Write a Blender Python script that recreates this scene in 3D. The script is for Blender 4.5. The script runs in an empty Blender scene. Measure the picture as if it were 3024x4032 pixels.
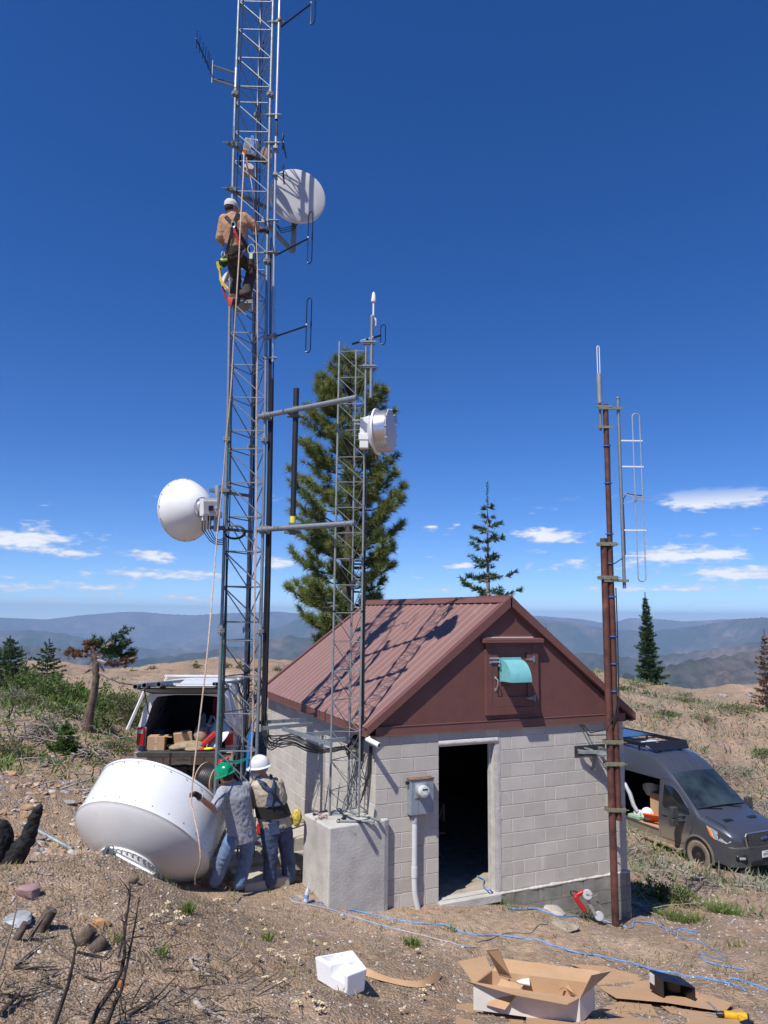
import bpy, math, random
import numpy as np
from mathutils import Vector, Matrix, noise
random.seed(7); RNG = np.random.default_rng(11)
S = bpy.context.scene; COL = S.collection
rad = math.radians
# ---------------------------------------------------------------- camera
CAM = np.array([-4.3183, -9.7001, 4.0742]); FPX = 2849.85
YAW, PITCH, ROLL = rad(24.422), rad(8.052), rad(0.666)
_f = np.array([math.sin(YAW)*math.cos(PITCH), math.cos(YAW)*math.cos(PITCH), math.sin(PITCH)])
_r = np.array([math.cos(YAW), -math.sin(YAW), 0.0]); _u = np.cross(_r, _f)
CR = _r*math.cos(ROLL)+_u*math.sin(ROLL); CU = -_r*math.sin(ROLL)+_u*math.cos(ROLL); CF = _f
cam_d = bpy.data.cameras.new("camera"); cam = bpy.data.objects.new("camera", cam_d); COL.objects.link(cam)
cam_d.sensor_fit = 'VERTICAL'; cam_d.sensor_height = 36; cam_d.sensor_width = 27
cam_d.lens = FPX/4032*36; cam_d.clip_start = .05; cam_d.clip_end = 90000
cam.matrix_world = Matrix(((CR[0], CU[0], -CF[0], CAM[0]), (CR[1], CU[1], -CF[1], CAM[1]), (CR[2], CU[2], -CF[2], CAM[2]), (0, 0, 0, 1)))
S.camera = cam
# surveying helpers: where a photographed point lies, given its distance, its height or its wall
def ray(u, v): return CF+(u-1512)/FPX*CR-(v-2016)/FPX*CU
def A(u, v, D): return Vector(CAM+ray(u, v)*D)
def Az(u, v, z): d = ray(u, v); return Vector(CAM+d*(z-CAM[2])/d[2])
def Ay(u, v, y): d = ray(u, v); return Vector(CAM+d*(y-CAM[1])/d[1])
def depth(P): return float((np.array(P)-CAM)@CF)
def V(Q, v):
    lo, hi = -6., 60.
    for _ in range(50):
        m = (lo+hi)/2; d = np.array([Q[0], Q[1], m])-CAM
        if 2016-FPX*(d@CU)/(d@CF) > v: lo = m
        else: hi = m
    return lo
# ---------------------------------------------------------------- light
SUN_AZ, SUN_EL = rad(58), rad(55.5)         # direction the light travels (from +Y towards +X), height
S.view_settings.view_transform = 'Standard'; S.view_settings.look = 'None'
S.view_settings.exposure = 0.5; S.view_settings.gamma = 1
sd = Vector((math.sin(SUN_AZ)*math.cos(SUN_EL), math.cos(SUN_AZ)*math.cos(SUN_EL), -math.sin(SUN_EL)))
sl = bpy.data.lights.new("sun", 'SUN'); sl.energy = 4.2; sl.angle = rad(.5); sl.color = (1, .955, .89)
so = bpy.data.objects.new("sun", sl); COL.objects.link(so); so.rotation_euler = sd.to_track_quat('-Z', 'Y').to_euler()
W = bpy.data.worlds.new("World"); S.world = W; W.use_nodes = True
def N(nt, t, **k):
    n = nt.nodes.new(t)
    for a, b in k.items():
        if a == 'inp':
            for i, x in b.items(): n.inputs[i].default_value = x
        else: setattr(n, a, b)
    return n
def math_(nt, op, a, b=None, c=None, clamp=False):
    n = N(nt, 'ShaderNodeMath', operation=op); n.use_clamp = clamp
    for i, x in enumerate((a, b, c)):
        if x is None: continue
        if isinstance(x, (int, float)): n.inputs[i].default_value = x
        else: nt.links.new(x, n.inputs[i])
    return n.outputs[0]
def ramp(nt, fac, stops, interp='LINEAR'):
    n = N(nt, 'ShaderNodeValToRGB'); n.color_ramp.interpolation = interp
    e = n.color_ramp.elements
    while len(e) < len(stops): e.new(.5)
    for i, (p, c) in enumerate(stops):
        e[i].position = p; e[i].color = (*c, 1) if len(c) == 3 else c
    nt.links.new(fac, n.inputs[0]); return n.outputs[0]
def mixc(nt, fac, a, b, mode='MIX'):
    n = N(nt, 'ShaderNodeMix', data_type='RGBA', blend_type=mode)
    for i, x in ((0, fac), (6, a), (7, b)):
        if isinstance(x, (int, float)): n.inputs[i].default_value = x
        elif isinstance(x, tuple): n.inputs[i].default_value = (*x, 1) if len(x) == 3 else x
        else: nt.links.new(x, n.inputs[i])
    return n.outputs[2]
def world():
    nt = W.node_tree; nt.nodes.clear(); L = nt.links.new
    out = N(nt, 'ShaderNodeOutputWorld'); bg = N(nt, 'ShaderNodeBackground')
    sky = N(nt, 'ShaderNodeTexSky', sky_type='NISHITA'); sky.sun_disc = False
    sky.sun_elevation = SUN_EL; sky.sun_rotation = SUN_AZ+math.pi
    sky.altitude = 1900; sky.air_density = .85; sky.dust_density = .2; sky.ozone_density = 3.0
    tc = N(nt, 'ShaderNodeTexCoord'); nrm = N(nt, 'ShaderNodeVectorMath', operation='NORMALIZE'); L(tc.outputs['Generated'], nrm.inputs[0])
    dip = N(nt, 'ShaderNodeVectorMath', operation='ADD'); L(nrm.outputs[0], dip.inputs[0]); dip.inputs[1].default_value = (0, 0, .035); L(dip.outputs[0], sky.inputs[0])   # from a summit the horizon lies below eye level
    hs = N(nt, 'ShaderNodeHueSaturation', inp={'Hue': .512, 'Saturation': 1.3, 'Value': 1.28}); L(sky.outputs[0], hs.inputs['Color'])
    sp = N(nt, 'ShaderNodeSeparateXYZ'); L(nrm.outputs[0], sp.inputs[0])
    el = math_(nt, 'MULTIPLY', math_(nt, 'ARCSINE', sp.outputs[2]), 57.2958)
    az = math_(nt, 'MULTIPLY', math_(nt, 'ARCTAN2', sp.outputs[0], sp.outputs[1]), 57.2958)
    def field(sx, sy, off, detail=9, rough=.56, dist=.25):
        cv = N(nt, 'ShaderNodeCombineXYZ')
        L(math_(nt, 'MULTIPLY', az, sx), cv.inputs[0]); L(math_(nt, 'MULTIPLY', el, sy), cv.inputs[1]); cv.inputs[2].default_value = off
        nz = N(nt, 'ShaderNodeTexNoise', inp={'Scale': 1, 'Detail': detail, 'Roughness': rough, 'Distortion': dist}); L(cv.outputs[0], nz.inputs['Vector'])
        return nz.outputs[0]
    n1 = field(.2, .85, 3.7); n2 = field(.8, 2.6, 9.1)
    cov = math_(nt, 'ADD', math_(nt, 'MULTIPLY', n1, .52), math_(nt, 'MULTIPLY', n2, .48))
    # named cloud banks: centre azimuth, elevation, half width, half height, strength
    spots = [(1555, 1076, 105, 26, .42), (1187, 1161, 78, 17, .38), (1160, 1188, 35, 8, .3), (1235, 1218, 110, 14, .22), (1420, 1203, 95, 22, .34), (1560, 1197, 70, 17, .33), (1600, 1238, 110, 20, .26), (1470, 1272, 210, 12, .24), (1560, 1300, 180, 12, .14),
             (1000, 1222, 45, 9, .3), (933, 1138, 18, 5, .3), (988, 1133, 14, 5, .3), (930, 1205, 30, 6, .2), (960, 1278, 60, 10, .2), (610, 1216, 40, 16, .3), (60, 1168, 110, 26, .30), (150, 1190, 120, 12, .28), (330, 1202, 60, 16, .32), (330, 1240, 160, 14, .24), (120, 1268, 170, 13, .22), (330, 1290, 200, 13, .18), (60, 1300, 150, 12, .16), (60, 1128, 70, 12, .2), (25, 1245, 50, 9, .2), (-500, 1180, 300, 60, .2), (2300, 1150, 400, 70, .22)]
    banks = []
    for x, y, w, h, s_ in spots:
        d = ray(x*1.8228, y*1.8228); d = d/np.linalg.norm(d); banks.append((math.degrees(math.atan2(d[0], d[1])), math.degrees(math.asin(d[2])), w*.0352, h*.0352, s_*.8))
    tot = None
    for a, e, w, h, s in banks:
        dx = math_(nt, 'DIVIDE', math_(nt, 'SUBTRACT', az, a), w)
        t = math_(nt, 'SUBTRACT', el, e)
        dy = math_(nt, 'DIVIDE', t, h)
        r2 = math_(nt, 'ADD', math_(nt, 'MULTIPLY', dx, dx), math_(nt, 'MULTIPLY', dy, dy))
        g = math_(nt, 'MULTIPLY', math_(nt, 'POWER', 2.718, math_(nt, 'MULTIPLY', r2, -1.1)), s)
        tot = g if tot is None else math_(nt, 'MAXIMUM', tot, g)
    dens = math_(nt, 'SUBTRACT', math_(nt, 'ADD', cov, tot), .59)
    m = math_(nt, 'MULTIPLY', dens, 8, clamp=True)
    m = math_(nt, 'MULTIPLY', m, math_(nt, 'MULTIPLY', math_(nt, 'MULTIPLY', el, 1.5, clamp=True), math_(nt, 'MULTIPLY', math_(nt, 'SUBTRACT', 9.5, el), .7, clamp=True)))
    # lumps shade: greyer where the noise is low (cloud bases)
    sh = field(.5, 1.8, 5.5, 6, .5, .1)
    ccol = ramp(nt, math_(nt, 'ADD', math_(nt, 'MULTIPLY', dens, 2.6), math_(nt, 'MULTIPLY', sh, .45)), [(.12, (4.0, 5.0, 7.0)), (.40, (5.8, 6.4, 7.6)), (.70, (8.0, 8.2, 8.6))])
    L(mixc(nt, math_(nt, 'MULTIPLY', m, .92), hs.outputs[0], ccol), bg.inputs[0]); bg.inputs[1].default_value = .085
    L(bg.outputs[0], out.inputs[0])
world()
# ---------------------------------------------------------------- materials
MATS = {}
def mat(name, col, rough=.6, metal=0., var=.12, vs=6., bump=0., bs=40., col2=None, trans=0., spec=None, alpha=None, emit=None, island=0., coat=0., stain=None):
    if name in MATS: return MATS[name]
    m = bpy.data.materials.new(name); m.use_nodes = True; nt = m.node_tree; b = nt.nodes['Principled BSDF']; L = nt.links.new
    tc = N(nt, 'ShaderNodeTexCoord')
    nz = N(nt, 'ShaderNodeTexNoise', inp={'Scale': vs, 'Detail': 6, 'Roughness': .6}); L(tc.outputs['Object'], nz.inputs['Vector'])
    c2 = col2 or tuple(x*(1-var*2.2) for x in col); c1 = tuple(min(1, x*(1+var)) for x in col)
    c = ramp(nt, nz.outputs[0], [(.3, c2), (.68, c1)])
    if island:
        g = N(nt, 'ShaderNodeNewGeometry')
        c = mixc(nt, 1., c, ramp(nt, g.outputs['Random Per Island'], [(0, (1-island,)*3), (1, (1+island*.6,)*3)]), 'MULTIPLY')
    if stain:
        n2 = N(nt, 'ShaderNodeTexNoise', inp={'Scale': stain[1], 'Detail': 5, 'Roughness': .65}); L(tc.outputs['Object'], n2.inputs['Vector'])
        c = mixc(nt, ramp(nt, n2.outputs[0], [(stain[2], (0, 0, 0)), (stain[2]+.12, (.8, .8, .8))]), c, stain[0])
    L(c, b.inputs['Base Color']); b.inputs['Metallic'].default_value = metal
    L(ramp(nt, nz.outputs[0], [(.3, (min(1, rough*1.15),)*3), (.7, (rough*.85,)*3)]), b.inputs['Roughness'])
    if spec is not None: b.inputs['Specular IOR Level'].default_value = spec
    if trans: b.inputs['Transmission Weight'].default_value = trans
    if coat: b.inputs['Coat Weight'].default_value = coat; b.inputs['Coat Roughness'].default_value = .08
    if alpha is not None: b.inputs['Alpha'].default_value = alpha
    if bump:
        n3 = N(nt, 'ShaderNodeTexNoise', inp={'Scale': bs, 'Detail': 5, 'Roughness': .65}); L(tc.outputs['Object'], n3.inputs['Vector'])
        bp = N(nt, 'ShaderNodeBump', inp={'Strength': min(1, bump), 'Distance': .02}); L(n3.outputs[0], bp.inputs['Height']); L(bp.outputs[0], b.inputs['Normal'])
    MATS[name] = m; return m
galv = mat('galvanized_steel', (.25, .28, .31), .5, .55, .12, 14, .08, 60)
galv_dull = mat('dull_galvanized_steel', (.26, .285, .285), .6, .4, .12, 9, .1, 50, stain=((.3, .25, .16), 7, .58))
alu = mat('aluminium', (.62, .64, .66), .35, .8, .08, 10)
blackp = mat('black_plastic', (.012, .013, .016), .45, 0, .2)
rubber = mat('black_rubber', (.018, .018, .02), .55, 0, .2)
white = mat('white_paint', (.74, .74, .73), .32, 0, .03, 3, .03, 20)
offwhite = mat('off_white_plastic', (.66, .66, .66), .45, 0, .04)
rope_m = mat('rope_fibre', (.55, .41, .31), .85, 0, .15, 30, .4, 120)
blue_rope = mat('blue_rope', (.12, .3, .62), .7, 0, .2, 10)
green_cable = mat('green_cable', (.0, .22, .16), .45)
concrete = mat('concrete', (.47, .455, .425), .9, 0, .12, 3, .35, 35, stain=((.3, .285, .26), 5, .62))
mortar = mat('mortar', (.56, .54, .49), .95, 0, .12, 14, .4, 60)
def block_mat():
    m = mat('concrete_block', (.52, .485, .43), .92, 0, .05, 2.2, .6, 70, island=.12, stain=((.56, .54, .49), 2.6, .60))
    nt = m.node_tree; b = nt.nodes['Principled BSDF']; src = b.inputs['Base Color'].links[0].from_socket; tc = N(nt, 'ShaderNodeTexCoord')
    for sc, lo, hi, c in (((5, 5, .7), .60, .72, (.62, .60, .54)), ((3, 3, 1.2), .62, .8, (.27, .25, .225))):   # efflorescence runs and grime
        mp = N(nt, 'ShaderNodeMapping', inp={'Scale': sc}); nt.links.new(tc.outputs['Object'], mp.inputs[0]); n = N(nt, 'ShaderNodeTexNoise', inp={'Scale': 1.6, 'Detail': 6, 'Roughness': .6}); nt.links.new(mp.outputs[0], n.inputs['Vector']); src = mixc(nt, ramp(nt, n.outputs[0], [(lo, (0,)*3), (hi, (.7,)*3)]), src, c)
    nt.links.new(src, b.inputs['Base Color']); return m
block = block_mat()
cardboard = mat('cardboard', (.43, .27, .15), .85, 0, .06, 4, .05, 40)
cardboard_in = mat('cardboard_inside', (.5, .32, .18), .85, 0, .05, 4)
# ---------------------------------------------------------------- mesh building
def frame(z, x=None):
    z = Vector(z).normalized(); x = Vector(x) if x is not None else (Vector((0, 0, 1)) if abs(z.z) < .9 else Vector((1, 0, 0)))
    x = (x-z*x.dot(z)).normalized(); y = z.cross(x); return x, y, z
def MX(o, z, x=None):
    x, y, z = frame(z, x); M = Matrix((x, y, z)).transposed().to_4x4(); M.translation = Vector(o); return M
def camat(uu, vv, r, u, f):   # direction given relative to the line of sight through an image point
    z = Vector(ray(uu, vv)).normalized(); y = Vector(CU); y = (y-z*y.dot(z)).normalized(); x = z.cross(y); return (x*r+y*u+z*f).normalized()
def camdir(r, u, f): return Vector(CR*r+CU*u+CF*f).normalized()
class MB:
    def __init__(s): s.v = []; s.f = []; s.m = []; s.mi = 0; s.M = None
    def add(s, vs, fs):
        k = len(s.v)
        if s.M is not None: vs = [s.M @ Vector(v) for v in vs]
        s.v += [tuple(v) for v in vs]; s.f += [tuple(i+k for i in f) for f in fs]; s.m += [s.mi]*len(fs); return s
    def mat(s, i): s.mi = i; return s
    def box(s, c, d, R=None, taper=None):
        c = Vector(c); x, y, z = (q/2 for q in d); t = taper or (1, 1)
        vs = [Vector((sx*x*(t[0] if sz > 0 else 1), sy*y*(t[1] if sz > 0 else 1), sz*z)) for sz in (-1, 1) for sy in (-1, 1) for sx in (-1, 1)]
        if R is not None: vs = [R @ v for v in vs]
        return s.add([c+v for v in vs], [(0, 2, 3, 1), (4, 5, 7, 6), (0, 1, 5, 4), (2, 6, 7, 3), (0, 4, 6, 2), (1, 3, 7, 5)])
    def b2(s, a, b): # two corners
        a = Vector(a); b = Vector(b); d = b-a
        return s.box((a+b)/2, (abs(d.x), abs(d.y), abs(d.z)))
    def bar(s, p0, p1, w, h, up=(0, 0, 1)):
        p0 = Vector(p0); p1 = Vector(p1); x, y, z = frame(p1-p0, up)
        return s.box((p0+p1)/2, (h, w, (p1-p0).length), Matrix((x, y, z)).transposed())
    def tube(s, pts, r, n=8, cap=True, closed=False):
        pts = [Vector(p) for p in pts]; m = len(pts); rr = r if isinstance(r, (list, tuple)) else [r]*m
        vs = []; x = None
        for i, p in enumerate(pts):
            a = pts[i-1] if (i or closed) else p; b = pts[(i+1) % m] if (i < m-1 or closed) else p
            t = (b-a); t = t.normalized() if t.length > 1e-9 else Vector((0, 0, 1))
            if x is None: x, y, _ = frame(t)
            else:
                x = x-t*x.dot(t)
                x = x.normalized() if x.length > 1e-6 else frame(t)[0]
                y = t.cross(x)
            vs += [p+(x*math.cos(2*math.pi*j/n)+y*math.sin(2*math.pi*j/n))*rr[i] for j in range(n)]
        fs = []
        for i in range(m if closed else m-1):
            k = (i+1) % m
            fs += [(i*n+j, i*n+(j+1) % n, k*n+(j+1) % n, k*n+j) for j in range(n)]
        if cap and not closed: fs += [tuple(range(n))[::-1], tuple((m-1)*n+j for j in range(n))]
        return s.add(vs, fs)
    def cyl(s, a, b, r, r2=None, n=16): return s.tube([a, b], [r, r if r2 is None else r2], n)
    def lathe(s, prof, M, n=32, a0=0, a1=2*math.pi):
        full = abs(a1-a0-2*math.pi) < 1e-6; k = n if full else n+1; vs = []
        for r, h in prof: vs += [M @ Vector((r*math.cos(a0+(a1-a0)*j/n), r*math.sin(a0+(a1-a0)*j/n), h)) for j in range(k)]
        fs = [(i*k+j, i*k+(j+1) % k, (i+1)*k+(j+1) % k, (i+1)*k+j) for i in range(len(prof)-1) for j in range(n)]
        return s.add(vs, fs)
    def ell(s, c, r, R=None, nu=16, nv=10):
        c = Vector(c); R = R or Matrix.Identity(3); vs = [c+R @ Vector((0, 0, -r[2]))]
        for i in range(1, nv):
            t = -math.pi/2+math.pi*i/nv
            vs += [c+R @ Vector((r[0]*math.cos(t)*math.cos(2*math.pi*j/nu), r[1]*math.cos(t)*math.sin(2*math.pi*j/nu), r[2]*math.sin(t))) for j in range(nu)]
        vs.append(c+R @ Vector((0, 0, r[2]))); e = len(vs)-1
        fs = [(0, 1+(j+1) % nu, 1+j) for j in range(nu)]
        fs += [(1+i*nu+j, 1+i*nu+(j+1) % nu, 1+(i+1)*nu+(j+1) % nu, 1+(i+1)*nu+j) for i in range(nv-2) for j in range(nu)]
        fs += [(e, 1+(nv-2)*nu+j, 1+(nv-2)*nu+(j+1) % nu) for j in range(nu)]
        return s.add(vs, fs)
    def prism(s, poly, M, d):
        n = len(poly); vs = [M @ Vector((x, y, 0)) for x, y in poly]+[M @ Vector((x, y, d)) for x, y in poly]
        return s.add(vs, [tuple(range(n))[::-1], tuple(range(n, 2*n))]+[(i, (i+1) % n, n+(i+1) % n, n+i) for i in range(n)])
    def grid(s, fn, nu, nv):
        vs = [fn(i/nu, j/nv) for j in range(nv+1) for i in range(nu+1)]
        return s.add(vs, [(j*(nu+1)+i, j*(nu+1)+i+1, (j+1)*(nu+1)+i+1, (j+1)*(nu+1)+i) for j in range(nv) for i in range(nu)])
    def sheet(s, pts, t=.004):   # thick flat panel from 3D corner loop
        pts = [Vector(p) for p in pts]; n = (pts[1]-pts[0]).cross(pts[2]-pts[0]).normalized()*t; k = len(pts)
        return s.add(pts+[p+n for p in pts], [tuple(range(k))[::-1], tuple(range(k, 2*k))]+[(i, (i+1) % k, k+(i+1) % k, k+i) for i in range(k)])
    def build(s, name, m, parent=None, smooth=35, bevel=0, local=False, mods=None, bseg=2):
        me = bpy.data.meshes.new(name); me.from_pydata(s.v, [], s.f)
        ms = m if isinstance(m, (list, tuple)) else [m]
        for q in ms: me.materials.append(q)
        if len(ms) > 1: me.polygons.foreach_set('material_index', s.m)
        if smooth:
            me.polygons.foreach_set('use_smooth', [True]*len(me.polygons)); me.set_sharp_from_angle(angle=rad(smooth))
        me.update(); o = bpy.data.objects.new(name, me); COL.objects.link(o)
        if parent is not None:
            o.parent = parent
            if not local: o.matrix_parent_inverse = TM(parent).inverted()
        if bevel:
            b = o.modifiers.new('b', 'BEVEL'); b.width = bevel; b.segments = bseg; b.limit_method = 'ANGLE'; b.angle_limit = rad(40)
        return o
def TM(o):
    M = Matrix.Translation(o.location) @ o.rotation_euler.to_matrix().to_4x4()
    return (TM(o.parent) @ o.matrix_parent_inverse @ M) if o.parent else M
def tag(o, label=None, cat=None, group=None, kind=None):
    if label: o['label'] = label
    if cat: o['category'] = cat
    if group: o['group'] = group
    if kind: o['kind'] = kind
    return o
def thing(name, label, cat, loc=(0, 0, 0), rz=0, group=None):
    o = bpy.data.objects.new(name, None); COL.objects.link(o); o.location = loc; o.rotation_euler = (0, 0, rz); o.empty_display_size = .1
    return tag(o, label, cat, group)
def npmesh(name, V_, F_, mats, mi=None, parent=None, smooth=False):
    V_ = np.asarray(V_, dtype=np.float32); F_ = np.asarray(F_, dtype=np.int32); me = bpy.data.meshes.new(name); k = F_.shape[1]
    me.vertices.add(len(V_)); me.vertices.foreach_set('co', V_.ravel())
    me.loops.add(F_.size); me.loops.foreach_set('vertex_index', F_.ravel())
    me.polygons.add(len(F_)); me.polygons.foreach_set('loop_start', np.arange(len(F_), dtype=np.int32)*k)
    if mi is not None: me.polygons.foreach_set('material_index', np.asarray(mi, dtype=np.int32))
    for q in (mats if isinstance(mats, (list, tuple)) else [mats]): me.materials.append(q)
    me.update(calc_edges=True)
    me.polygons.foreach_set('use_smooth', np.full(len(F_), bool(smooth)))
    o = bpy.data.objects.new(name, me); COL.objects.link(o)
    if parent is not None: o.parent = parent; o.matrix_parent_inverse = TM(parent).inverted()
    return o
def scatter(tv, tf, P, D, Sc, roll=None):
    """copies of a template (its +Z along D) at points P, scaled Sc -> verts, faces"""
    tv = np.asarray(tv, float); tf = np.asarray(tf); P = np.asarray(P, float); D = np.asarray(D, float); n = len(P)
    D = D/(np.linalg.norm(D, axis=1, keepdims=True)+1e-9)
    h = RNG.normal(size=(n, 3)) if roll is None else roll
    X = h-D*(h*D).sum(1, keepdims=True); X /= np.linalg.norm(X, axis=1, keepdims=True)+1e-9; Y = np.cross(D, X)
    Sc = np.broadcast_to(np.asarray(Sc, float).reshape(-1, 1) if np.ndim(Sc) < 2 else Sc, (n, 3)) if np.ndim(Sc) else np.full((n, 3), Sc)
    v = P[:, None]+(tv[None, :, 0:1]*X[:, None]*Sc[:, None, 0:1]+tv[None, :, 1:2]*Y[:, None]*Sc[:, None, 1:2]+tv[None, :, 2:3]*D[:, None]*Sc[:, None, 2:3])
    f = tf[None]+(np.arange(n)*len(tv))[:, None, None]
    return v.reshape(-1, 3), f.reshape(-1, tf.shape[1])
def merge(parts):
    vs = []; fs = []; ms = []; k = 0
    for v, f, m in parts: vs.append(v); fs.append(f+k); ms.append(np.full(len(f), m)); k += len(v)
    return np.concatenate(vs), np.concatenate(fs), np.concatenate(ms)
# ---------------------------------------------------------------- terrain
def tps_setup(pts):
    X = pts[:, :2]; n = len(X); d = np.linalg.norm(X[:, None]-X[None], axis=2); K = np.where(d > 0, d*d*np.log(d+1e-12), 0)+np.eye(n)*.4
    Pm = np.c_[np.ones(n), X]; Am = np.block([[K, Pm], [Pm.T, np.zeros((3, 3))]])
    return X, np.linalg.solve(Am, np.r_[pts[:, 2], 0, 0, 0])
_cp = [tuple(A(*q)) for q in [(0, 4032, 4.7), (700, 4032, 5.3), (1500, 4032, 5.8), (2300, 4032, 6.1), (3024, 4032, 6.3), (0, 3700, 5.9), (600, 3700, 6.7), (1200, 3750, 7.6), (0, 3450, 7.4), (391, 3385, 7.9), (520, 3465, 7.9), (640, 3505, 8.0),
       (780, 3535, 8.2), (900, 3572, 8.5), (1000, 3590, 8.7), (905, 3504, 9.8), (1100, 3492, 10.1), (1141, 3470, 10.35), (640, 3420, 9.5), (250, 3100, 11.5), (0, 3000, 14), (300, 2855, 17), (100, 2750, 24), (400, 2640, 40), (900, 2625, 44), (480, 3000, 16), (1500, 3800, 7.75), (2400, 3820, 8.3), (3024, 3750, 9.2),
       (2700, 3600, 13), (3024, 3500, 15.5), (2757, 3427, 17.5), (2550, 3500, 14.5), (2700, 2900, 29), (3000, 2850, 33), (2500, 2700, 38), (2350, 2640, 42), (3000, 2690, 46)]]
_cp += [(-.744, -.3, .2), (.4, -.3, .02), (1.5, -.3, -.06), (3.0, -.3, -.35), (4.5, -.2, -.72), (3.9, -.6, -.66), (4.9, 3, -.9), (4.9, 6, -.8), (-1.2, .6, .40), (-2, .5, .48), (-1.9, 1.7, .42), (-1, 3, .35), (-.5, 5, .3), (2, 2.5, -.2),
        (2.3, 9, .3), (-2.6, 5.0, .42), (-1.9, 9, .6), (-3.5, 1.6, .7), (8, 25, .7), (14, 34, .8), (30, 25, -.6), (-4.3, -9.7, 2.42), (-9, -9, 2.9), (0, -13, 2.3), (6, -8, .9), (12, -6, -.5), (-14, 0, 2.4), (-5, -20, 2.5), (14, 3, -2.6), (22, 10, -2.8), (-20, 20, 1.6)]
FOOT = [(*A(893, 3492, 9.7), .95), (*A(1100, 3486, 10.1), .8)]   # trodden hollow where the men stand
_TX, _TW = tps_setup(np.array(_cp))
def _lat(ix, iy):
    h = (ix*374761393+iy*668265263) & 0x7fffffff; h = ((h ^ (h >> 13))*1274126177) & 0x7fffffff
    return ((h ^ (h >> 16)) & 0xffff)/65535.
def vnoise(x, y):
    ix = np.floor(x).astype(np.int64); iy = np.floor(y).astype(np.int64); fx = x-ix; fy = y-iy; fx = fx*fx*(3-2*fx); fy = fy*fy*(3-2*fy)
    return (_lat(ix, iy)*(1-fx)+_lat(ix+1, iy)*fx)*(1-fy)+(_lat(ix, iy+1)*(1-fx)+_lat(ix+1, iy+1)*fx)*fy-.5
def fbm(x, y, o=4, g=.5):
    s = 0; a = 1.
    for i in range(o): s = s+a*vnoise(x*2**i+17.3*i, y*2**i-9.1*i); a *= g
    return s
def hbase(x, y):
    x = np.asarray(x, float); y = np.asarray(y, float); sh = x.shape; q = np.stack([x.ravel(), y.ravel()], 1); out = np.empty(len(q))
    for i in range(0, len(q), 20000):
        d = np.linalg.norm(q[i:i+20000, None]-_TX[None], axis=2); K = np.where(d > 0, d*d*np.log(d+1e-12), 0)
        out[i:i+20000] = K@_TW[:-3]+_TW[-3]+q[i:i+20000]@_TW[-2:]
    return out.reshape(sh)
def terrain(x, y):
    x = np.asarray(x, float); y = np.asarray(y, float)
    r = np.hypot(x-CAM[0], y-CAM[1]); rc = np.minimum(r, 55); k = rc/np.maximum(r, 1e-6)
    z = hbase(CAM[0]+(x-CAM[0])*k, CAM[1]+(y-CAM[1])*k)
    edge = 48+6*vnoise(x*.05+3, y*.05)
    t = np.maximum(0, r-edge); z = z-t*t*.02/(1+t*.06)          # the summit falls away
    dx = np.maximum(np.maximum(-.2-x, x-4.7), 0); dy = np.maximum(np.maximum(-.15-y, y-5.9), 0); db = np.hypot(dx, dy)
    calm = np.clip(db/1.5, 0.15, 1)*np.clip(r/3, .3, 1)*np.clip(np.hypot(x+2.0, y+.3)/2.5, .25, 1)
    z = z+fbm(x*.9, y*.9, 3)*.16*calm+fbm(x*3.3+5, y*3.3, 4, .6)*.05*calm
    z = z+np.clip(r/25-.6, 0, 1)*fbm(x*.22, y*.22, 3)*.7
    for fx, fy, fz, fr in FOOT: w = np.exp(-(((x-fx)**2+(y-fy)**2)/fr**2)**1.5); z = z*(1-w)+fz*w
    inside = (x > .1) & (x < 4.4) & (y > .1) & (y < 5.5)
    return np.where(inside, np.minimum(z, -.3), z)
def gz(x, y): return float(terrain(np.array([x]), np.array([y]))[0])
def onG(u, v):  # where the sight line through a photographed ground point meets the terrain
    d = ray(u, v); t = 3.
    while t < 80:
        p = CAM+d*t
        if p[2] < gz(p[0], p[1]): break
        t *= 1.012
    lo = t/1.012
    for _ in range(12):
        m = (lo+t)/2; p = CAM+d*m
        if p[2] < gz(p[0], p[1]): t = m
        else: lo = m
    return Vector(CAM+d*t)
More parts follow.
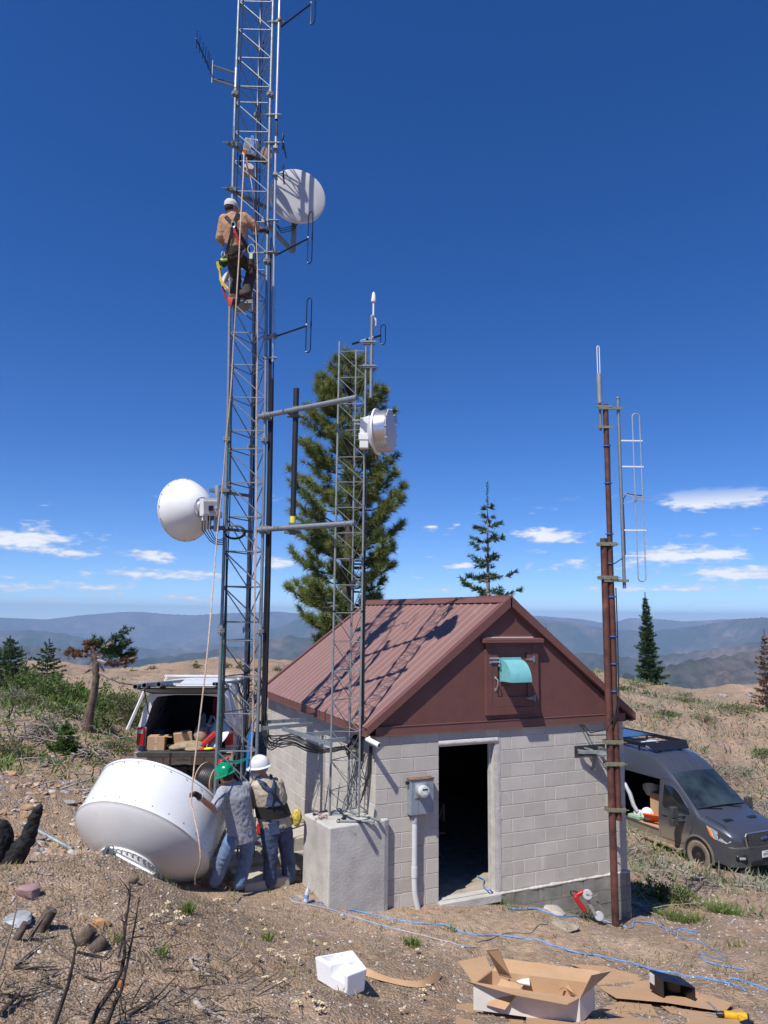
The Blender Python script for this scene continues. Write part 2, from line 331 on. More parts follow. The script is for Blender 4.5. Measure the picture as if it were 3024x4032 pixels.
def ground_mat():
    m = bpy.data.materials.new('dirt'); m.use_nodes = True; nt = m.node_tree; b = nt.nodes['Principled BSDF']; L = nt.links.new
    tc = N(nt, 'ShaderNodeTexCoord'); P = tc.outputs['Object']
    def nz(s, d=8, r=.62, off=0):
        mp = N(nt, 'ShaderNodeMapping', inp={'Location': (off, off*.7, 0)}); L(P, mp.inputs[0])
        n = N(nt, 'ShaderNodeTexNoise', inp={'Scale': s, 'Detail': d, 'Roughness': r}); L(mp.outputs[0], n.inputs['Vector']); return n.outputs[0]
    base = ramp(nt, nz(.45), [(.3, (.26, .182, .125)), (.5, (.365, .262, .18)), (.68, (.46, .34, .238))])
    fine = ramp(nt, nz(9, 8, .7), [(.32, (.52, .5, .48)), (.5, (.95, .95, .95)), (.7, (1.28, 1.25, 1.2))])
    c = mixc(nt, 1., base, fine, 'MULTIPLY')
    vo = N(nt, 'ShaderNodeTexVoronoi', inp={'Scale': 38}); L(P, vo.inputs['Vector'])
    stones = ramp(nt, vo.outputs['Color'], [(.0, (.10, .085, .075)), (.45, (.24, .19, .15)), (.8, (.36, .31, .27)), (1, (.5, .46, .42))])
    sel = ramp(nt, nz(2.2, 6, .65, 9), [(.46, (0, 0, 0)), (.62, (.62, .62, .62))])
    c = mixc(nt, sel, c, stones)
    # litter and old ash on the near left, grey-brown
    ash = ramp(nt, nz(1.1, 7, .7, 21), [(.50, (0, 0, 0)), (.68, (.5, .5, .5))])
    c = mixc(nt, ash, c, (.15, .12, .095))
    # trodden bare path past the pedestal and the door
    sp = N(nt, 'ShaderNodeSeparateXYZ'); L(P, sp.inputs[0]); d = math_(nt, 'ABSOLUTE', math_(nt, 'ADD', math_(nt, 'ADD', sp.outputs[1], math_(nt, 'MULTIPLY', sp.outputs[0], .30)), .75))
    d = math_(nt, 'ADD', d, math_(nt, 'MULTIPLY', math_(nt, 'SUBTRACT', nz(1.3, 5, .6, 5), .5), 2.4)); xr = math_(nt, 'MULTIPLY', math_(nt, 'ABSOLUTE', math_(nt, 'SUBTRACT', sp.outputs[0], .8)), .25)
    pth = ramp(nt, math_(nt, 'MAXIMUM', d, xr), [(.35, (.75,)*3), (1., (0, 0, 0))]); c = mixc(nt, pth, c, mixc(nt, 1., (.42, .31, .225), fine, 'MULTIPLY'))
    L(c, b.inputs['Base Color']); b.inputs['Roughness'].default_value = .95; b.inputs['Specular IOR Level'].default_value = .15
    ht = math_(nt, 'ADD', math_(nt, 'MULTIPLY', nz(14, 9, .7), .9), math_(nt, 'MULTIPLY', vo.outputs['Distance'], -.6))
    bp = N(nt, 'ShaderNodeBump', inp={'Strength': .8, 'Distance': .05}); L(ht, bp.inputs['Height']); L(bp.outputs[0], b.inputs['Normal'])
    return m
dirt = ground_mat()
def build_ground():
    a = np.concatenate([np.linspace(-math.pi, -rad(36), 60, endpoint=False), np.linspace(-rad(36), rad(40), 620, endpoint=False), np.linspace(rad(40), math.pi, 60)])
    a[-1] = math.pi
    r = np.concatenate([[.01, 1, 2], np.geomspace(2.6, 62, 420), np.geomspace(66, 150, 14)])
    Aa, Rr = np.meshgrid(a+YAW, r); x = CAM[0]+np.sin(Aa)*Rr; y = CAM[1]+np.cos(Aa)*Rr; z = terrain(x, y)
    nr, na = x.shape; idx = np.arange(nr*na).reshape(nr, na)
    f = np.stack([idx[:-1, :-1], idx[1:, :-1], idx[1:, 1:], idx[:-1, 1:]], -1).reshape(-1, 4)[:, ::-1]
    o = npmesh('ground', np.stack([x.ravel(), y.ravel(), z.ravel()], 1), f, dirt, smooth=True); tag(o, kind='structure')
build_ground()
# far country: one sheet of valleys and ridges out to 45 km
def hills():
    def mk(name, c1, c2, c3, sc):
        m = bpy.data.materials.new(name); m.use_nodes = True; nt = m.node_tree; b = nt.nodes['Principled BSDF']; L = nt.links.new
        tc = N(nt, 'ShaderNodeTexCoord'); n = N(nt, 'ShaderNodeTexNoise', inp={'Scale': sc, 'Detail': 10, 'Roughness': .68}); L(tc.outputs['Object'], n.inputs['Vector'])
        n2 = N(nt, 'ShaderNodeTexNoise', inp={'Scale': sc*14, 'Detail': 5, 'Roughness': .7}); L(tc.outputs['Object'], n2.inputs['Vector'])
        c = ramp(nt, n.outputs[0], [(.44, c1), (.56, c2), (.68, c3)])
        c = mixc(nt, 1., c, ramp(nt, n2.outputs[0], [(.35, (.55, .55, .55)), (.65, (1.3, 1.3, 1.3))]), 'MULTIPLY')
        L(c, b.inputs['Base Color']); b.inputs['Roughness'].default_value = 1; b.inputs['Specular IOR Level'].default_value = 0; return m
    mf = mk('burnt_forest_hills', (.02, .04, .025), (.07, .065, .055), (.16, .125, .10), .0011)
    # crest profiles: (image x, image y) seen from the summit, at a distance
    def crest(pts, R):
        az = np.array([math.atan2(*(ray(u, v)[:2])) for u, v in pts]); el = np.array([ray(u, v)[2]/math.hypot(*ray(u, v)[:2]) for u, v in pts]); return az, el, R
    C_ = [crest([(-3000, 2475), (-400, 2460), (0, 2462), (180, 2468), (330, 2450), (480, 2438), (560, 2437), (640, 2445), (760, 2449), (900, 2441), (1090, 2434), (1250, 2448), (1500, 2460), (1900, 2450), (2120, 2452), (2300, 2466), (2390, 2484), (2480, 2462), (2600, 2466), (2700, 2476), (2850, 2466), (3024, 2470), (5000, 2460)], 21500.),
          crest([(-3000, 2530), (-300, 2480), (0, 2500), (120, 2496), (250, 2508), (400, 2545), (600, 2570), (750, 2560), (900, 2540), (1100, 2480), (1200, 2440), (1350, 2455), (1700, 2500), (1900, 2480), (2060, 2445), (2150, 2450), (2280, 2470), (2400, 2490), (2560, 2500), (2750, 2478), (2900, 2452), (3024, 2444), (5000, 2460)], 12500.),
          crest([(-3000, 2600), (0, 2540), (300, 2555), (500, 2600), (700, 2580), (1000, 2530), (1150, 2500), (1400, 2560), (2000, 2590), (2300, 2570), (2500, 2590), (2700, 2570), (2900, 2540), (3024, 2520), (5000, 2560)], 7000.),
          crest([(-3000, 2700), (0, 2640), (500, 2680), (1200, 2640), (2000, 2640), (2400, 2660), (2560, 2640), (2700, 2600), (2850, 2580), (3024, 2555), (5000, 2600)], 3600.)]
    a = np.concatenate([np.linspace(-math.pi, -rad(36), 50, endpoint=False), np.linspace(-rad(36), rad(36), 520, endpoint=False), np.linspace(rad(36), math.pi, 50)])+YAW
    r = np.concatenate([np.geomspace(90, 1500, 26), np.linspace(1700, 24000, 330)])
    Aa, Rr = np.meshgrid(a, r); X = CAM[0]+np.sin(Aa)*Rr; Y = CAM[1]+np.cos(Aa)*Rr
    aw = (Aa+math.pi) % (2*math.pi)-math.pi
    floor = -60-np.minimum(Rr, 3000)*.30+fbm(X/1600, Y/1600, 4)*260
    floor = np.minimum(floor, -12-(Rr-90)*.3)
    z = floor
    for az, el, R in C_:
        el = el+(.0095 if R > 20000 else .005 if R > 12000 else .001)
        rr = R*(1+.10*np.interp(aw, np.linspace(-3.2, 3.2, 60), RNG.uniform(-1, 1, 60)))
        top = CAM[2]+rr*np.interp(aw, az, el); w = R*.17
        shp = 1-np.abs(Rr-rr)/w; body = top-(1-shp)*w*.30-np.abs(fbm(X/(R*.05), Y/(R*.05), 5, .55))*R*.028*np.clip((1-shp)*5, 0, 1)
        z = np.maximum(z, body)
    nr, na = X.shape; idx = np.arange(nr*na).reshape(nr, na)
    f = np.stack([idx[:-1, :-1], idx[1:, :-1], idx[1:, 1:], idx[:-1, 1:]], -1).reshape(-1, 4)[:, ::-1]
    tag(npmesh('hills', np.stack([X.ravel(), Y.ravel(), z.ravel()], 1), f, mf, smooth=True), kind='structure')
hills()
def haze():
    m = bpy.data.materials.new('haze_air'); m.use_nodes = True; nt = m.node_tree; nt.nodes.clear()
    o = N(nt, 'ShaderNodeOutputMaterial'); v = N(nt, 'ShaderNodeVolumePrincipled', inp={'Color': (.50, .70, 1., 1), 'Density': 6e-5, 'Anisotropy': 0}); nt.links.new(v.outputs[0], o.inputs['Volume'])
    b = MB().b2((-24500, -24500, -3000), (24500, 24500, 190)).build('haze', m, smooth=0); tag(b, kind='stuff')
haze()
# ---------------------------------------------------------------- equipment building
BW, BD, WH = 4.523, 5.60, 2.438; c8 = .2032; c16 = .4064
brown = mat('brown_painted_metal', (.155, .067, .056), .48, .0, .06, 2.5, .04, 12)
brown_board = mat('brown_painted_board', (.14, .056, .046), .6, 0, .08, 3, .12, 50)
roofm = mat('brown_steel_roof', (.22, .122, .105), .50, .0, .05, .8, .0, 12, stain=((.25, .16, .145), 1.6, .60))
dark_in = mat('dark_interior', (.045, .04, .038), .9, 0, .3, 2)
plaster = mat('cement_plaster', (.52, .50, .46), .95, 0, .1, 8, .6, 40)
def building():
    B = thing('equipment_building', 'small grey concrete block equipment building with brown metal gable roof and open dark doorway', 'building', (BW/2, BD/2, 0))
    def wallblocks(name, plane, L, rows, openings=(), sgn=-1, off=0., z0=0., th=.10, proud=0.):
        """blocks with raked joints; plane 'x' wall runs along X facing -Y, 'y' wall along Y facing sgn X"""
        mb = MB(); core = MB(); g = .0085
        for k in range(rows):
            st = -c16+((off+c8) % c16 if (k % 2) else off % c16); x = st; z = z0+k*c8
            while x < L:
                segs = [(max(x, 0), min(x+c16, L))]
                for (oa, ob, oz0, oz1) in openings:
                    if z+c8 > oz0+.01 and z < oz1-.01:
                        ns = []
                        for a, b in segs:
                            if b <= oa or a >= ob: ns.append((a, b))
                            else:
                                if a < oa: ns.append((a, oa))
                                if b > ob: ns.append((ob, b))
                        segs = ns
                for a, b in segs:
                    if b-a < .02: continue
                    j = random.uniform(-.0018, .0018)
                    if plane == 'x': mb.b2((a+g*.5*(a > 0), -.001-proud+j, z+g*.5), (b-g*.5*(b < L), th, z+c8-g*.5))
                    else:
                        X0 = plane[1]; mb.b2((X0+sgn*(.001+proud+j), a+g*.5, z+g*.5), (X0-sgn*th, b-g*.5, z+c8-g*.5))
                x += c16
        return mb
    door = (1.016, 1.985, -.01, 2.20)
    # bond on the left of the door and on the right of it do not line up
    fl = wallblocks('l', 'x', 1.016, 12, off=0)
    o = fl.build('block_wall', block, B, smooth=0, bevel=.004, bseg=1)
    fr = wallblocks('r', 'x', BW, 12, openings=((-1, 2.085, -1, 9),), off=(2.288 % c16)); ao = fr
    lint = MB()
    for k in range(11, 12):
        x = 1.016
        while x < 2.08: lint.b2((x+.002, -.0015, k*c8+.003), (min(x+c16, 2.083)-.002, .1, (k+1)*c8)); x += c16
    fr.v += []; base = len(fr.v); fr.v += lint.v; fr.f += [tuple(i+base for i in f) for f in lint.f]; fr.m += lint.m
    fr.build('block_wall', block, B, smooth=0, bevel=.004, bseg=1)
    wallblocks('s', ('y', 0.), BD, 12, sgn=-1, off=.2).build('side_wall', block, B, smooth=0, bevel=.004, bseg=1)
    wallblocks('s', ('y', BW), BD, 12, sgn=1, off=.2).build('side_wall', block, B, smooth=0, bevel=.004, bseg=1)
    mo = MB()  # mortar core, 3 mm behind the block faces
    mo.b2((.0045, .0045, 0), (1.013, .16, WH-.002)); mo.b2((1.988, .0045, 0), (BW-.0045, .16, WH-.002)); mo.b2((1.013, .0045, 2.205), (1.988, .16, WH-.002))
    mo.b2((.0045, .16, 0), (.18, BD-.0045, WH-.002)); mo.b2((BW-.18, .16, 0), (BW-.0045, BD-.0045, WH-.002)); mo.b2((.18, BD-.18, 0), (BW-.18, BD-.0045, WH-.002))
    mo.build('mortar', mortar, B, smooth=0)
    MB().b2((-.002, BD-.004, 0), (BW+.002, BD+.004, WH)).build('rear_wall', block, B, smooth=0)
    # door surround: smeared cement at the jamb and lintel
    dj = MB(); n = 22
    def jamb(i, j): # i across 0..1, j up
        x = 1.985+.10*i; y = -.006-.006*math.sin(math.pi*i)+.003*vn(x*30, j*60); return Vector((x, y, j*2.23))
    def vn(a, b): return float(vnoise(np.array([a]), np.array([b]))[0])
    dj.grid(jamb, 3, 40)
    def lin(i, j):
        x = 1.0+1.03*i; t = j*math.pi/2*1.7; return Vector((x, -.012-.018*math.sin(j*math.pi)-.004*vn(x*14, j*3), 2.155+.085*j+.012*vn(x*5, 2)))
    dj.grid(lin, 26, 6)
    dj.b2((1.0, -.004, 2.165), (2.0, .15, 2.20)); dj.b2((1.978, -.003, 0), (1.99, .10, 2.18))
    dj.build('door_surround', plaster, B, smooth=50)
    for k in range(1, 11, 2):
        patch = MB(); patch.b2((2.088, -.004, k*c8+.004), (2.14+random.uniform(-.01, .015), .02, (k+1)*c8-.004)); patch.build('half_block', block, B, smooth=0, bevel=.003, bseg=1)
    fr_ = MB(); fr_.b2((1.945, .10, 0.02), (1.978, .14, 2.165)); fr_.b2((1.016, .10, 2.13), (1.978, .14, 2.165)); fr_.b2((1.016, .10, .02), (1.03, .14, 2.165))
    fr_.build('door_frame', mat('grey_painted_wood', (.5, .5, .47), .6), B, smooth=0)
    th = MB(); th.b2((1.0, -.10, -.10), (2.02, .16, .012)); th.b2((1.1, .0, .012), (1.95, .08, .028)); th.build('threshold', concrete, B, smooth=0, bevel=.012)
    # rough cement ledge that runs along the foot of the wall, and the foundation courses below it
    led = MB()
    def ledge(i, j):
        x = 1.95+(BW+.035-1.95)*i; a = j*math.pi; r = .028+.012*vn(x*9, 1)+.008*vn(x*30, 5)
        return Vector((x, -.022-r*math.sin(a)*1.1+.02, -.022+r*math.cos(a)*.8+.004*vn(x*22, 9)))
    led.grid(ledge, 150, 8); led.build('cement_ledge', plaster, B, smooth=60)
    fo = MB()
    for k in range(4):
        x = (-.1 if k % 2 else .1)+.06
        z1 = -.035-k*.2
        while x < BW+.03:
            a = max(x, .9); b = min(x+.43, BW+.03)
            if b-a > .05: fo.b2((a+.004, -.026+random.uniform(-.003, .003), z1-.194), (b-.004, .1, z1-.002))
            x += .43
        y = 0
        while y < BD: fo.b2((BW-.1, max(y, -.02)+.004, z1-.194), (BW+.03, min(y+.43, BD)-.004, z1-.002)); y += .43
    fo.build('foundation', mat('foundation_block', (.27, .26, .225), .95, 0, .16, 4, .5, 50, island=.14, stain=((.16, .13, .10), 3.5, .6)), B, smooth=0, bevel=.005, bseg=1)
    MB().b2((.02, -.014, -.9), (BW+.016, BD, -.004)).build('foundation_core', mortar, B, smooth=0)
    MB().b2((.17, -.01, -.003), (BW-.17, BD-.1, .003)).build('floor_slab', mat('dusty_concrete_floor', (.36, .31, .25), .9, 0, .15, 5, .2, 30), B, smooth=0)
    # interior
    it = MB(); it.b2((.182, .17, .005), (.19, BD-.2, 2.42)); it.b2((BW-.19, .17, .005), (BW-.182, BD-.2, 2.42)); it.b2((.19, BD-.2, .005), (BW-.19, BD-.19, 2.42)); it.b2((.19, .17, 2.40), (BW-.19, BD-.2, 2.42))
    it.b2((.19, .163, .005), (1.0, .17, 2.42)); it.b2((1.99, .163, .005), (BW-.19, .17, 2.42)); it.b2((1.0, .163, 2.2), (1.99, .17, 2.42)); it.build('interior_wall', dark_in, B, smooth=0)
    # gable
    RZ, sl = 4.30, None; ap = Vector((BW/2, 0, RZ)); ex = .13; ez = 2.46; slope = (RZ-ez)/(BW/2+ex); ang = math.atan(slope)
    gp = MB(); gp.prism([(0, WH), (BW, WH), (BW, WH+.03), (BW/2, RZ-.06), (0, WH+.03)], Matrix(((1, 0, 0, 0), (0, 0, 1, -.022), (0, 1, 0, 0), (0, 0, 0, 1))), .03)
    gp.build('gable_panel', brown_board, B, smooth=0)
    tr = MB(); tr.b2((-.02, -.045, WH-.075), (BW+.02, -.001, WH+.04)); tr.b2((-.02, -.053, WH+.04), (BW+.02, -.001, WH+.052)); tr.b2((-.02, -.053, WH-.08), (BW+.02, -.001, WH-.073)); tr.build('gable_trim', brown, B, smooth=0, bevel=.002, bseg=1)
    # roof: ribbed sheets
    nrib = 25; y0, y1 = -.085, BD+.06
    prof = []; w = (y1-y0)/nrib
    for i in range(nrib):
        a = y0+i*w; prof += [(a, 0), (a+w*.62, 0), (a+w*.76, .016), (a+w*.84, .016), (a+w*.98, 0)]
    prof.append((y1, 0))
    for side in (-1, 1):
        rf = MB(); dx = Vector((side*math.cos(ang), 0, -math.sin(ang))); nrm = Vector((side*math.sin(ang), 0, math.cos(ang))); L = (BW/2+ex+.03)/math.cos(ang)
        top = Vector((BW/2, 0, RZ+.045))
        for t in (0, -.012):
            rf.grid(lambda i, j: top+dx*(L*j)+Vector((0, prof[round(i*(len(prof)-1))][0], 0))+nrm*(prof[round(i*(len(prof)-1))][1]+t), len(prof)-1, 6)
        rf.build('roof_sheet', roofm, B, smooth=20)
        # soffit and eave fascia
        e = top+dx*(L-.02); fa = MB(); fa.b2((e.x-.012, y0+.02, e.z-.135), (e.x+.012, y1-.02, e.z-.012)); fa.b2((e.x-.02, y0+.01, e.z-.14), (e.x+.02, y1-.01, e.z-.128))
        fa.b2((min(e.x, (0 if side < 0 else BW)), y0+.03, e.z-.128), (max(e.x, (0 if side < 0 else BW)), y1-.03, e.z-.115)); fa.build('eave_fascia', brown, B, smooth=0, bevel=.002, bseg=1)
        # rake trims front and back: angled cover on top + face board + inner lip
        for yy, sg in ((y0, -1), (y1, 1)):
            rk = MB(); a = top+nrm*.028; b = a+dx*(L+.015); Y = Vector((0, 1, 0))
            rk.sheet([a+Y*(yy+sg*.012), b+Y*(yy+sg*.012), b+Y*(yy-sg*.11), a+Y*(yy-sg*.11)] if sg*side > 0 else [a+Y*(yy-sg*.11), b+Y*(yy-sg*.11), b+Y*(yy+sg*.012), a+Y*(yy+sg*.012)], .006)
            zz = Vector((0, 0, -.155)); a2 = a+Y*(yy+sg*.012); b2 = b+Y*(yy+sg*.012)
            mid = [a2, b2, b2+Vector((0, 0, -.115)), a2+Vector((0, 0, -.155))]
            rk.sheet(mid if side*sg > 0 else mid[::-1], .008)
            i0 = a2+zz; i1 = b2+Vector((0, 0, -.125)); q = [i0, i1, i1-Y*sg*.075+Vector((0, 0, -.006)), i0-Y*sg*.075+Vector((0, 0, -.006))]; rk.sheet(q if side*sg < 0 else q[::-1], .010)
            rk.build('rake_trim', brown, B, smooth=0)
        if side < 0 or True:
            sc = MB()
            for i in range(9):
                for dz in (.04, .10):
                    p = top+dx*(.25+i*.36)+Vector((0, y0-.018, -dz)); sc.ell(p, (.007, .004, .007), nu=8, nv=5)
            sc.build('screws', mat('screw_heads', (.08, .05, .045), .5), B)
    rc = MB()
    for side in (-1, 1):
        dx = Vector((side*math.cos(ang), 0, -math.sin(ang))); nrm = Vector((side*math.sin(ang), 0, math.cos(ang))); t = Vector((BW/2, 0, RZ+.045))+nrm*.027+dx*-.01
        q = [t+Vector((0, y0-.02, 0)), t+dx*.15+Vector((0, y0-.02, 0)), t+dx*.15+Vector((0, y1+.01, 0)), t+Vector((0, y1+.01, 0))]
        rc.sheet(q if side > 0 else q[::-1], .005)
    rc.cyl((BW/2, y0-.02, RZ+.072), (BW/2, y1+.01, RZ+.072), .022, n=10); rc.build('ridge_cap', brown, B, smooth=30)
    # left gable-corner box end (short return of the eave)
    # gable hatch
    fx0, fx1, fz0, fz1 = 1.80, 2.77, 2.57, 3.66; hf = MB()
    hf.b2((fx0, -.075, fz0), (fx0+.11, -.02, fz1)); hf.b2((fx1-.11, -.075, fz0), (fx1, -.02, fz1)); hf.b2((fx0+.11, -.075, fz0), (fx1-.11, -.02, fz0+.11)); hf.b2((fx0+.11, -.075, fz1-.05), (fx1-.11, -.02, fz1))
    hf.build('hatch_frame', brown_board, B, smooth=0, bevel=.003)
    d = MB(); x0, x1, z0, z1 = fx0+.113, fx1-.113, fz0+.113, fz1-.053
    d.b2((x0, -.05, z0), (x1, -.03, z1)); s = .095
    d.b2((x0, -.071, z0), (x0+s, -.05, z1)); d.b2((x1-s, -.071, z0), (x1, -.05, z1)); d.b2((x0+s, -.071, z0), (x1-s, -.05, z0+.15)); d.b2((x0+s, -.071, z1-.10), (x1-s, -.05, z1))
    D = d.build('hatch_door', brown_board, B, smooth=0, bevel=.002)
    for zz in (3.40, 2.80):
        h = MB(); h.prism([(0, -.05), (.035, -.05), (.035, .05), (0, .05)], Matrix(((1, 0, 0, x1+.012), (0, 0, 1, -.083), (0, 1, 0, zz), (0, 0, 0, 1))), .006)
        h.prism([(0, -.028), (0, .028), (-.13, .007), (-.13, -.007)], Matrix(((1, 0, 0, x1+.010), (0, 0, 1, -.079), (0, 1, 0, zz), (0, 0, 0, 1))), .006); h.build('hinge', galv_dull, D, smooth=0)
    la = MB(); la.b2((x0-.05, -.082, 3.41), (x0+.12, -.074, 3.44)); la.b2((x0-.05, -.082, 3.35), (x0-.01, -.074, 3.38)); la.b2((x0-.0, -.09, 3.355), (x0+.11, -.074, 3.385)); la.cyl((x0-.04, -.09, 3.37), (x0+.13, -.09, 3.37), .008, n=8); la.tube([(x0+.11, -.09, 3.43), (x0+.125, -.1, 3.39), (x0+.11, -.1, 3.35)], .006, 6); la.b2((x0+.09, -.11, 3.30), (x0+.12, -.09, 3.335)); la.build('latch', alu, D)
    ha = MB(); ha.tube([(x0+.05, -.075, 3.13), (x0+.055, -.09, 3.12), (x0+.062, -.125, 3.10), (x0+.062, -.13, 3.03), (x0+.055, -.10, 2.97), (x0+.05, -.075, 2.96)], [.012, .009, .009, .009, .009, .012], 8); ha.box((x0+.05, -.074, 3.13), (.03, .006, .04)); ha.box((x0+.05, -.074, 2.95), (.03, .006, .04)); ha.build('handle', alu, D)
    ho = MB(); ho.prism([(-.02, 0), (-.14, -.02), (-.14, -.075), (-.02, -.075)], Matrix(((0, 0, 1, fx0-.06), (1, 0, 0, 0), (0, 1, 0, 3.735), (0, 0, 0, 1))), fx1-fx0+.13); ho.mat(1).b2((fx0+.02, -.05, 3.734), (fx1-.07, -.02, 3.746)); ho.build('hatch_hood', [brown, white], B, smooth=0, bevel=.002)
    # turquoise quarter-round vent hood
    tq = mat('turquoise_paint', (.17, .44, .46), .5, 0, .07, 6, .05, 20, stain=((.3, .36, .34), 30, .72))
    vh = MB(); vx0, vx1, vz0, vz1, vd = 2.075, 2.44, 3.075, 3.40, .30; n = 14
    pr = [(-.05, vz0)]+[(-.05-vd*math.sin(t), vz0+(vz1-vz0)*math.cos(t)) for t in [math.pi/2*(1-i/n) for i in range(n+1)]]
    for X in (vx0, vx1):
        vh.add([(X, *p) for p in pr]+[(X+.003, *p) for p in pr], [tuple(range(len(pr))), tuple(range(len(pr), 2*len(pr)))[::-1]])
    arc = pr[1:]
    for t in (1, .985):
        vh.add([(x, -.05+(p[0]+.05)*t, vz0+(p[1]-vz0)*t) for p in arc for x in (vx0-.004, vx1+.007)], [(2*i, 2*i+1, 2*i+3, 2*i+2) for i in range(len(arc)-1)])
    vh.b2((vx0-.03, -.078, vz0-.005), (vx0, -.072, vz1+.03)); vh.b2((vx0, -.078, vz1), (vx1, -.072, vz1+.035))
    vh.build('vent_hood', tq, B, smooth=30)
    return B
bld = building()
# inside: a rack and a folding chair dimly seen through the door
def chair_in():
    t = thing('folding_chair', 'plain folding chair standing in the dark inside the doorway', 'chair', (1.75, 1.7, 0)); m = mat('dull_steel_chair', (.16, .15, .14), .5)
    s = MB(); s.box((1.75, 1.7, .45), (.42, .40, .03)); s.build('seat', m, t, bevel=.01)
    s = MB(); s.box((1.95, 1.7, .78), (.025, .40, .28)); s.build('backrest', m, t, bevel=.01)
    for a in (-.18, .18):
        s = MB(); s.tube([(1.55, 1.7+a, 0), (1.75, 1.7+a, .45), (1.95, 1.7+a, .92)], .012, 6); s.build('leg', m, t)
        s = MB(); s.tube([(1.97, 1.7+a, 0), (1.62, 1.7+a, .45)], .012, 6); s.build('leg', m, t)
chair_in()
r_ = thing('equipment_rack', 'tall dark equipment rack against the inner wall behind the doorway', 'rack', (2.6, 4.2, 0))
q = MB(); [q.b2((x, y, 0), (x+.04, y+.04, 2.0)) for x in (2.3, 2.86) for y in (3.9, 4.4)]; q.b2((2.3, 3.9, 1.96), (2.9, 4.44, 2.0)); q.b2((2.3, 3.9, 0), (2.9, 4.44, .05)); q.build('frame', galv_dull, r_, smooth=0)
for z in (.3, .62, 1.1, 1.45): MB().b2((2.34, 3.88, z), (2.86, 4.35, z+.16)).build('radio_chassis', mat('grey_chassis', (.2, .2, .21), .5), r_, bevel=.004)
# electric meter box
def meter():
    t = thing('electric_meter_box', 'grey electric meter box with round glass meter and white conduit beside the doorway', 'meter box', (.7, -.06, 1.3))
    gm = mat('grey_enclosure_paint', (.27, .32, .37), .5, .3, .08, 5, .03, 20, stain=((.32, .25, .2), 6, .68))
    b = MB(); b.b2((.50, -.125, 1.265), (.865, -.004, 1.745)); b.b2((.625, -.131, 1.27), (.862, -.125, 1.74)); b.b2((.503, -.131, 1.27), (.619, -.125, 1.74)); b.build('enclosure', gm, t, bevel=.004)
    MB().b2((.485, -.145, 1.745), (.875, -.004, 1.757)).build('rusty_top', mat('rusty_lid', (.2, .11, .07), .85, 0, .25, 9), t, bevel=.003)
    c = Vector((.66, -.131, 1.60)); M = MX(c, (0, -1, 0))
    b = MB(); b.box((.655, -.137, 1.6), (.19, .012, .2)); b.lathe([(.095, 0), (.098, .03), (.088, .035), (.086, .05)], M, 32); b.build('meter_ring', mat('meter_ring_metal', (.5, .52, .54), .4, .6), t)
    b = MB(); b.lathe([(.085, .04), (.084, .10), (.078, .115), (.06, .122), (0, .124)], M, 32); me_ = b.build('meter_glass', mat('meter_cover', (.55, .58, .55), .12, 0, .08, 12, coat=.8), t)
    b = MB(); b.b2((.62, -.258, 1.625), (.70, -.248, 1.645)); b.build('display', mat('meter_display', (.05, .06, .05), .3), me_)
    b = MB(); b.b2((.625, -.256, 1.56), (.69, -.2485, 1.6)); b.build('meter_plate', offwhite, me_)
    b = MB(); b.box((.72, -.145, 1.58), (.03, .03, .08)); b.build('latch', gm, t, bevel=.005)
    b = MB(); b.cyl((.47, -.06, 1.70), (.50, -.06, 1.70), .022, n=12); b.cyl((.455, -.06, 1.70), (.47, -.06, 1.70), .03, n=6); b.build('conduit_fitting', blackp, t)
    pv = mat('pale_pvc', (.56, .58, .60), .45, 0, .04)
    b = MB(); b.cyl((.59, -.07, 1.15), (.59, -.07, 1.27), .045, n=16); b.build('conduit_collar', mat('grey_pvc', (.33, .35, .37), .5), t)
    g = gz(.68, -.3)-.1
    b = MB(); b.tube([(.59, -.07, 1.20), (.59, -.07, .55), (.59, -.07, .34), (.595, -.072, .22), (.615, -.08, .1), (.64, -.085, 0), (.67, -.09, g)], .040, 16); b.cyl((.59, -.07, .42), (.59, -.07, .56), .046, n=16); b.build('conduit', pv, t)
meter()
def cctv():
    t = thing('security_camera', 'white bullet security camera under the left front corner of the roof', 'camera', (-.12, -.06, 2.33))
    a = Vector((-.17, -.07, 2.345)); b = Vector((-.07, -.24, 2.285)); m = MB(); m.cyl(a, b, .036, n=16); m.cyl(b, b+(b-a)*.08, .040, n=16); m.build('body', white, t, bevel=.003)
    m = MB(); m.cyl(b+(b-a)*.075, b+(b-a)*.10, .024, n=14); m.build('lens', blackp, t)
    m = MB(); m.tube([a+(b-a)*.3+Vector((0, 0, .03)), (-.15, -.06, 2.40), (-.11, -.03, 2.41)], .012, 8); m.build('bracket', white, t)
cctv()
def pedestal():
    t = thing('tower_pedestal', 'pale concrete pedestal at the building corner carrying the small lattice tower', 'pedestal', (-.3, .4, 0))
    rc = lambda p: Vector(p)
    m = MB(); pl = [(-.744, -.192), (.10, -.118), (.184, -.085), (.175, -.03), (-.004, -.01), (-.004, .66), (-.842, .60)]
    m.prism(pl, Matrix.Identity(4) @ Matrix.Translation((0, 0, -.35)), 1.6); o = m.build('pedestal_block', concrete, t, smooth=0, bevel=.02)
    return t
pedestal()

